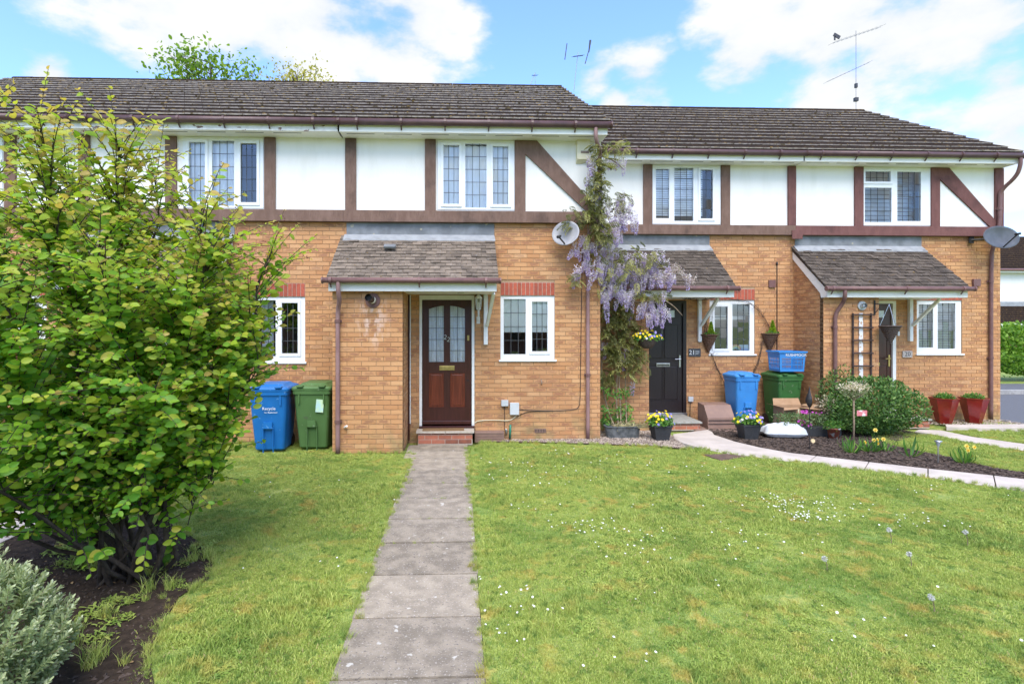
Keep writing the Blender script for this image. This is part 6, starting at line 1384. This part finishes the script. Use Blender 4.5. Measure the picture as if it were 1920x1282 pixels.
    # greener young growth low down by the trough
    n = 420; pos = np.array([P3(random.uniform(1128, 1185), random.choice((735, 765, 785, 790))+random.uniform(-8, 12), random.uniform(9.6, 9.9))[:] for _ in range(n)])
    cloud('low_growth', pos, rdir(n)+[0, -.3, -.1], rdir(n)*.6+[0, -.4, .8], rng.uniform(.05, .10, n), rng.random(n), T_LONG, 'leaf_fern', g, 'stuff')
wisteria()
# bare twigs trailed round the window of 21
g = empty('trained_twigs', (5.6, 10.95, 2.4), 'bare twiggy climber strung round the window of 21 and down to the bins', 'climbing plant')
for pts in ([(1283, 560, 10.4), (1320, 552, 10.5), (1365, 560, 10.93), (1400, 565, 10.95), (1425, 580, 10.96), (1437, 600, 10.96), (1445, 622, 10.95)], [(1345, 555, 10.9), (1335, 580, 10.93), (1325, 600, 10.95), (1322, 625, 10.95)], [(1335, 662, 10.96), (1345, 690, 10.97), (1355, 710, 10.97), (1362, 725, 10.9)],
            [(1430, 640, 10.96), (1424, 670, 10.97), (1412, 700, 10.97)], [(1385, 545, 10.0), (1350, 556, 10.2), (1310, 562, 10.3), (1290, 560, 10.4)]):
    for s in range(3):
        b = MB(); pp = soft([P3(*p)+Vector((random.gauss(0, .015), random.gauss(0, .01), random.gauss(0, .02))) for p in pts], 2)
        pp = [q+Vector((random.gauss(0, .008), 0, random.gauss(0, .008))) for q in pp]; b.tube(pp, .004, 4)
        for q in pp[::2]:
            for _ in range(2): e = q+Vector((random.gauss(0, .05), random.uniform(-.04, 0), random.gauss(0, .05))); b.tube([q, e], .0022, 3, cap=False)
        b.build('twig', 'darktwig', g)

# trees over the roof
def tree(name, base, top, cr, n, size, m, label, tint=(0, 1), density=1):
    g = empty(name, base, label, 'tree'); b = MB(); base = Vector(base); top = Vector(top); b.tube([base, base.lerp(top, .5)+Vector((.2, 0, 0)), top], .16, 8, r2=.03); b.build('trunk', 'bark', g, smooth=True)
    P_ = []; br = MB()
    for k in range(n):
        st = base.lerp(top, random.uniform(.35, 1)); d = rdir(1)[0]; d[2] = abs(d[2])*.7+.1; e = Vector((top.x+d[0]*cr[0], top.y+d[1]*cr[1], top.z-cr[2]*.6+d[2]*cr[2]*random.uniform(.5, 1.35)))
        pth = branch_path(st, e, (0, 0, .25), 6); br.tube(pth, .022, 4, r2=.006, cap=False)
        for q in pth[2:]:
            for _ in range(int(9*density)): P_.append((q+Vector(rng.normal(size=3)*.22))[:])
    br.build('branches', 'bark', g, kind='stuff'); P_ = np.array(P_); N_ = len(P_)
    cloud('foliage', P_, rdir(N_)+[0, 0, -.3], rdir(N_)+[0, -.3, .5], size*rng.uniform(.6, 1.2, N_), tint[0]+(tint[1]-tint[0])*rng.random(N_), T_OVAL, m, g, 'stuff')
X_, Z_ = P(395, 110, 20); tree('green_tree', (X_, 20, 0), (X_, 20, Z_-.15), (1.9, 1.4, 1.5), 60, .15, 'tree_leaf', 'fresh green tree whose open crown rises behind the long roof')
X_, Z_ = P(556, 130, 20); tree('yellow_tree', (X_, 20, 0), (X_, 20, Z_-.2), (1.15, 1.0, 1.1), 60, .10, 'tree_leaf_y', 'small yellowish tree top behind the roof right of the green tree')

# ------------------------------------------------------------------ right: house over the road, hedge, bushes
nh = empty('far_house', (33, 30, 0), 'white and red brick house across the road at the right edge', 'house')
b = MB(); b.box(29.9, 44, 30, 38, 3.0, 5.15); b.build('upper_wall', 'render', nh)
b = MB(); b.box(29.9, 44, 30.02, 38, -.1, 2.99); b.build('lower_wall', 'neigh_brick', nh)
def slope_tiles(parent, x0, x1, ye, ze, yr, zr, rows, m, name):
    b = MB(); 
    for j in range(rows):
        t0, t1 = j/rows, (j+1)/rows; ya, yb, za, zb_ = ye+(yr-ye)*t0, ye+(yr-ye)*t1, ze+(zr-ze)*t0, ze+(zr-ze)*t1
        b.add([(x0, ya, za+.05), (x1, ya, za+.05), (x1, yb, zb_+.01), (x0, yb, zb_+.01), (x0, ya, za), (x1, ya, za)], [(0, 1, 2, 3), (4, 5, 1, 0)])
    o = b.build(name, m, parent); return o
slope_tiles(nh, 29.5, 44.4, 29.6, 5.1, 34, 7.7, 16, 'tile', 'roof'); slope_tiles(nh, 29.6, 35, 28.6, 2.05, 30, 3.05, 9, 'tile', 'porch_roof')
b = MB(); b.box(29.5, 44, 29.62, 29.66, 4.93, 5.12); b.box(29.6, 35, 28.62, 28.66, 1.85, 2.05); b.build('fascia_board', 'fascia', nh); b = MB(); b.box(29.7, 35, 29.95, 29.995, 3.04, 3.3); b.build('lead_flashing', 'lead_pale', nh)
b = MB(); b.tube([(29.5, 29.55, 5.08), (44, 29.55, 5.08)], .07, 8); b.tube([(30.35, 29.6, 5.0), (30.25, 29.9, 4.6), (30.25, 29.95, 3.3)], .05, 6); b.build('gutter', 'pipe', nh)
shrub('roadside_hedge', (19.5, 17.35, .1), (3.3, .7, 1.0), 8000, .10, T_OVAL, 'leaf_hedge', 'low clipped bright green hedge beside the far pavement', 'hedge', lumps=0 or 3, lump=.0, sq=.25, stems=0, core=.7)
shrub('rounded_bush', (20.6, 18.9, 1.0), (3.2, .8, 1.05), 8000, .13, T_OVAL, 'leaf_hedge', 'taller rounded yellow-green bush behind the clipped hedge', 'bush', lumps=14, lump=.25, stems=3, tint=(.3, 1.0))

# houses and trees across the green, behind the camera: seen only as reflections in the panes
op = empty('opposite_houses', (0, -20, 0), 'brick terrace facing the lawn, reflected in the window panes', 'house')
b = MB(); b.box(-16, 18, -24, -20, -.1, 3.0); b.build('lower_wall', 'neigh_brick', op); b = MB(); b.box(-16, 18, -24, -20.02, 3.0, 5.3); b.build('upper_wall', 'render', op)
b = MB(); b.add([(-16.3, -19.6, 5.3), (18.3, -19.6, 5.3), (18.3, -23, 7.6), (-16.3, -23, 7.6)], [(0, 1, 2, 3)]); b.build('roof', 'tile', op)
for k in range(9):
    b = MB(); x = -14+3.7*k; b.box(x, x+1.2, -20.0, -19.97, 1.2, 2.4); b.box(x, x+1.4, -20.0, -19.97, 3.7, 4.9); b.build('window', 'darkbox', op)
for k, (x, y, hgt) in enumerate(((-9, -12, 5.5), (3.5, -14, 6.5), (12, -12, 5.0), (-20, -14, 7))):
    tree('street_tree', (x, y, 0), (x, y, hgt*.8), (2.0, 2.0, 2.4), 70, .30, 'leaf_hedge', ['tree at far left behind the viewer, seen in reflections', 'tree near the middle behind the viewer, seen in reflections', 'tree at right behind the viewer, seen in reflections', 'tall tree farthest left behind the viewer, seen in reflections'][k])

# ------------------------------------------------------------------ lawn blades, daisies, gravel, bark
def proto_patch(k, R, n, hmin, hmax, wid):
    a = rng.random(n)*2*pi; r = R*np.sqrt(rng.random(n)); x, y = r*np.cos(a), r*np.sin(a); h = rng.uniform(hmin, hmax, n); la = rng.random(n)*2*pi; lean = rng.uniform(.15, .95, n)*h
    wa = rng.random(n)*pi; w = rng.uniform(.6, 1.2, n)*wid; wx, wy = np.cos(wa)*w/2, np.sin(wa)*w/2; ox, oy = np.cos(la)*lean, np.sin(la)*lean
    V = np.zeros((n, 5, 3)); V[:, 0] = np.stack([x-wx, y-wy, np.zeros(n)], 1); V[:, 1] = np.stack([x+wx, y+wy, np.zeros(n)], 1)
    V[:, 2] = np.stack([x+wx*.8+ox*.4, y+wy*.8+oy*.4, h*.62], 1); V[:, 3] = np.stack([x-wx*.8+ox*.4, y-wy*.8+oy*.4, h*.62], 1); V[:, 4] = np.stack([x+ox, y+oy, h], 1)
    F = []; 
    for i in range(n): q = 5*i; F += [(q, q+1, q+2, q+3), (q+3, q+2, q+4)]
    me = bpy.data.meshes.new('blade_patch'); me.from_pydata(V.reshape(-1, 3).tolist(), [], F); t = np.clip(rng.random(n)**1.2*.9+(rng.random(n) < .05)*.6, 0, 1)
    at = me.attributes.new('tint', 'FLOAT', 'POINT'); at.data.foreach_set('value', np.repeat(t, 5).astype(np.float32)); me.materials.append(M['grass']); return me
PROTO = [proto_patch(0, .13, 300, .006, .018, .0042), proto_patch(1, .13, 280, .005, .017, .0050), proto_patch(2, .09, 200, .012, .038, .0045)]
# broad-leaved weed rosette
n = 60; a = rng.random(n)*2*pi; PROTO.append(cloud_mesh('rosette', np.stack([rng.normal(size=n)*.05, rng.normal(size=n)*.05, np.full(n, .008)], 1), np.stack([np.cos(a), np.sin(a), .25+.3*rng.random(n)], 1), np.tile([[0, 0, 1.]], (n, 1)), rng.uniform(.025, .05, n), rng.random(n)*.45, T_LONG, 'grass'))
# ragged tuft of longer grass
PROTO.append(proto_patch(4, .05, 60, .04, .12, .005))
protos = []
for i, me in enumerate(PROTO): protos.append(bpy.data.objects.new('blade_patch_source', me))
def scatter(name, pts, rot, scl, var, parent=None):
    me = bpy.data.meshes.new(name); me.vertices.add(len(pts)); me.vertices.foreach_set('co', np.asarray(pts, np.float32).reshape(-1))
    for nm, v in (('rot', rot), ('scl', scl)): at = me.attributes.new(nm, 'FLOAT', 'POINT'); at.data.foreach_set('value', np.asarray(v, np.float32))
    at = me.attributes.new('var', 'INT', 'POINT'); at.data.foreach_set('value', np.asarray(var, np.int32))
    o = link(name, me, parent); tag(o, kind='stuff')
    gt = bpy.data.node_groups.new(name, 'GeometryNodeTree'); gt.interface.new_socket('Geometry', in_out='INPUT', socket_type='NodeSocketGeometry'); gt.interface.new_socket('Geometry', in_out='OUTPUT', socket_type='NodeSocketGeometry')
    N, L = gt.nodes, gt.links; gi, go = N.new('NodeGroupInput'), N.new('NodeGroupOutput'); join = N.new('GeometryNodeJoinGeometry')
    def attr(nm, ty): a = N.new('GeometryNodeInputNamedAttribute'); a.data_type = ty; a.inputs['Name'].default_value = nm; return a.outputs[0]
    r_, s_, v_ = attr('rot', 'FLOAT'), attr('scl', 'FLOAT'), attr('var', 'INT'); cx = N.new('ShaderNodeCombineXYZ'); L.new(r_, cx.inputs[2])
    for k, po in enumerate(protos):
        cmpn = N.new('FunctionNodeCompare'); cmpn.data_type = 'INT'; cmpn.operation = 'EQUAL'; L.new(v_, cmpn.inputs[2]); cmpn.inputs[3].default_value = k
        oi = N.new('GeometryNodeObjectInfo'); oi.inputs[0].default_value = po; oi.inputs['As Instance'].default_value = True
        ip = N.new('GeometryNodeInstanceOnPoints'); L.new(gi.outputs[0], ip.inputs['Points']); L.new(cmpn.outputs[0], ip.inputs['Selection']); L.new(oi.outputs['Geometry'], ip.inputs['Instance'])
        L.new(cx.outputs[0], ip.inputs['Rotation']); L.new(s_, ip.inputs['Scale']); L.new(ip.outputs[0], join.inputs[0])
    L.new(join.outputs[0], go.inputs[0]); md = o.modifiers.new('scatter', 'NODES'); md.node_group = gt; return o
def cutouts(X, Y): # objects standing in the lawns
    ok = ~inpoly_np(X, Y, mc)
    ok &= ~((X > -5.14) & (X < -4.16) & (Y > 4.8)); return ok
def visible(X, Y):
    xc = X*cos(YAW)-Y*sin(YAW); d = Y*cos(YAW)+X*sin(YAW); d = np.maximum(d, .1); px = 899+FPX*xc/d; py = 608+FPX*2/d
    return (px > -160) & (px < 2080) & (py < 1400)
def noise2(X, Y, f, s=0): return (np.sin(X*f*1.7+s+1.3*np.sin(Y*f*1.1+s))+np.sin(Y*f*2.1+s*2+1.7*np.sin(X*f*1.3)))*.25+.5
for nm, pl in LAWNS:
    xs = [p[0] for p in pl]; ysl = [p[1] for p in pl]; area = (max(xs)-min(xs))*(max(ysl)-min(ysl)); n = int(area*120)
    X, Y = rng.uniform(min(xs), max(xs), n), rng.uniform(min(ysl), max(ysl), n); ok = inpoly_np(X, Y, pl) & cutouts(X, Y) & visible(X, Y)
    for dx, dy in ((.07, 0), (-.07, 0), (0, .07), (0, -.07)): ok &= inpoly_np(X+dx, Y+dy, pl)
    X, Y = X[ok], Y[ok]; n = len(X); lush = noise2(X, Y, 2.3, .7); v = np.where(rng.random(n) < .5, 0, 1); v = np.where((lush > .66) & (rng.random(n) < .6), 2, v); v = np.where((noise2(X, Y, 2.6, 2.9) > .55) & (rng.random(n) < .3), 3, v)
    # edge tufts
    E = []; 
    for i in range(len(pl)):
        p, q = pl[i], pl[(i+1) % len(pl)]; L_ = hypot(q[0]-p[0], q[1]-p[1])
        for k in range(int(L_/.035)): t = random.random(); E.append((p[0]+(q[0]-p[0])*t+random.gauss(0, .025), p[1]+(q[1]-p[1])*t+random.gauss(0, .025)))
    E = np.array(E); ok = visible(E[:, 0], E[:, 1]) & cutouts(E[:, 0], E[:, 1]); E = E[ok]
    pts = np.concatenate([np.stack([X, Y, np.zeros(n)], 1), np.concatenate([E, np.zeros((len(E), 1))], 1)])
    var = np.concatenate([v, np.where(rng.random(len(E)) < .15, 4, 4)]); sc = np.concatenate([rng.uniform(.75, 1.25, n)*(1+.35*(noise2(X, Y, 1.1, 4) > .6))*np.where(v == 3, .55, 1), rng.uniform(.25, .65, len(E))])
    scatter('grass', pts, rng.random(len(pts))*6.28, sc, var)
# grass and weeds in the shrub bed and in the path joints
E = []; pb_ = [(random.uniform(-3.9, -1.75), random.uniform(3.2, 5.2)) for _ in range(420)]
E = [(x, y, .01) for x, y in pb_ if inpoly(x, y, SOIL) and (noise2(np.array([x]), np.array([y]), 3.1, 1)[0] > .56)]
scatter('bed_grass', E, rng.random(len(E))*6.28, rng.uniform(.4, 1.15, len(E)), np.where(rng.random(len(E)) < .35, 3, 4))
E = []
for y in ys[3:8]:
    for _ in range(9 if y in (ys[5], ys[6]) else 3): E.append((random.uniform(xl(y)+.02, xr(y)-.02), y+random.gauss(0, .006), .0))
scatter('joint_weeds', E, rng.random(len(E))*6.28, rng.uniform(.15, .32, len(E)), np.full(len(E), 4))
# daisies
P_, D, Nn, S, T_ = [], [], [], [], []; CP = []
cl = [(1100, 990, 30, .35), (1230, 1010, 10, .3), (1480, 950, 55, .5), (1510, 975, 45, .30), (1560, 950, 30, .6), (1720, 985, 22, .5), (1380, 1005, 20, .8), (940, 1110, 12, .3), (920, 1190, 12, .25), (1000, 900, 26, .7), (1060, 850, 16, .5), (1200, 1040, 14, .5), (1620, 1180, 8, .4), (1150, 1240, 6, .3), (960, 1150, 10, .25), (1300, 880, 16, .8), (1760, 930, 12, .6), (1000, 955, 10, .5), (620, 1060, 6, .6), (560, 930, 6, .8), (1400, 1100, 10, 1.5), (1300, 930, 12, 1.2), (930, 870, 12, .35), (1180, 870, 12, .6)]
for (px, py, n, s) in cl:
    cxy = G(px, py)
    for _ in range(n):
        x, y = cxy[0]+random.gauss(0, s*.5), cxy[1]+random.gauss(0, s*.32)
        if not (inpoly(x, y, LR) or inpoly(x, y, LL)): continue
        z = random.uniform(.03, .06); nn = np.array([random.gauss(0, .25), -.25+random.gauss(0, .25), 1]); nn /= np.linalg.norm(nn); u = np.cross(nn, [0, 1., 0]); v = np.cross(nn, u); sz = random.uniform(.006, .011)
        for q in range(7): an = 2*pi*q/7; P_.append((x, y, z)); D.append(u*cos(an)+v*sin(an)); Nn.append(nn); S.append(sz); T_.append(.5)
        CP.append((x, y, z))
cloud('daisies', np.array(P_), np.array(D), np.array(Nn), np.array(S), T_, T_PETAL, 'white_petal', None, 'stuff')
b = MB()
for p in CP: b.lathe((p[0], p[1], p[2]+.001), [(.0035, 0), (.0025, .002), (0, .003)], 5, 0)
b.build('daisy_centres', 'daffodil', kind='stuff') if 0 else None
def clock(px, py, hgt, label):
    x, y = G(px, py, hgt); g = empty('dandelion_clock', (x, y, 0), label, 'dandelion', 'dandelions gone to seed in the lawn'); b = MB(); b.tube(branch_path((x+.02, y, 0), (x, y, hgt), (.02, 0, 0), 4), .003, 5); b.build('stalk', 'twig', g)
    d = rdir(130); cloud('seed_head', np.tile([[x, y, hgt]], (130, 1))+d*.004, d, rdir(130), rng.uniform(.016, .021, 130), rng.random(130), (np.array([(-.02, 0, 0), (.02, 0, 0), (.09, 1, 0), (-.09, 1, 0)]), [(0, 1, 2, 3)]), mat('seed_fluff', (.62, .62, .58), None, 10, .9), g)
clock(1667, 993, .12, 'dandelion clock nearest the daisy patch, upper of the pair on the right'); clock(1810, 997, .13, 'dandelion clock farthest right in the lawn'); clock(1704, 1038, .12, 'dandelion clock just below the uppermost one'); clock(1746, 1119, .11, 'lowest and largest dandelion clock on the right of the lawn'); clock(1546, 1047, .10, 'half-blown dandelion clock left of the others')
def chips(name, poly, n, s0, s1, m, z=.008, flat=.35, extra=None):
    b = MB(); xs = [p[0] for p in poly]; yy = [p[1] for p in poly]; k = 0; tries = 0
    V = [(-1, -.6, 0), (.8, -.8, .1), (1, .5, 0), (-.7, .9, .1), (0, 0, 1)]
    while k < n and tries < n*30:
        tries += 1; x, y = random.uniform(min(xs), max(xs)), random.uniform(min(yy), max(yy))
        if not inpoly(x, y, poly): continue
        k += 1; s = random.uniform(s0, s1); R = Matrix.Rotation(random.random()*6.3, 3, 'Z')@Matrix.Rotation(random.gauss(0, .35), 3, 'X'); q = Vector((x, y, z))
        b.add([q+R@Vector((v[0]*s, v[1]*s*.5, v[2]*s*flat)) for v in V], [(0, 1, 4), (1, 2, 4), (2, 3, 4), (3, 0, 4), (3, 2, 1, 0)])
    return b.build(name, m, kind='stuff')
chips('bark_chips', BED, 9000, .012, .034, 'chip', .012); chips('gravel', GRAV, 4200, .008, .018, 'gravelchip', .010, .8); chips('soil_crumbs', SOIL, 3500, .006, .022, 'chip', .010, .8)
chips('gravel', [(9.15, 10.42), (11.35, 10.42), (11.35, 10.98), (9.15, 10.98)], 900, .01, .02, 'gravelchip', .010, .8)
# fallen leaves on the bed soil
b = MB(); n = 70; pos = []
while len(pos) < n:
    x, y = random.uniform(-3.6, -1.8), random.uniform(2.9, 5.0)
    if inpoly(x, y, SOIL): pos.append((x, y, .018))
cloud('fallen_leaves', np.array(pos), rdir(n)*[1, 1, .15], np.tile([[0, 0, 1.]], (n, 1))+rdir(n)*.3, rng.uniform(.015, .035, n), rng.random(n), T_OVAL, mat('dry_leaf', (.34, .22, .10), (.20, .12, .06), 20, .8), None, 'stuff')
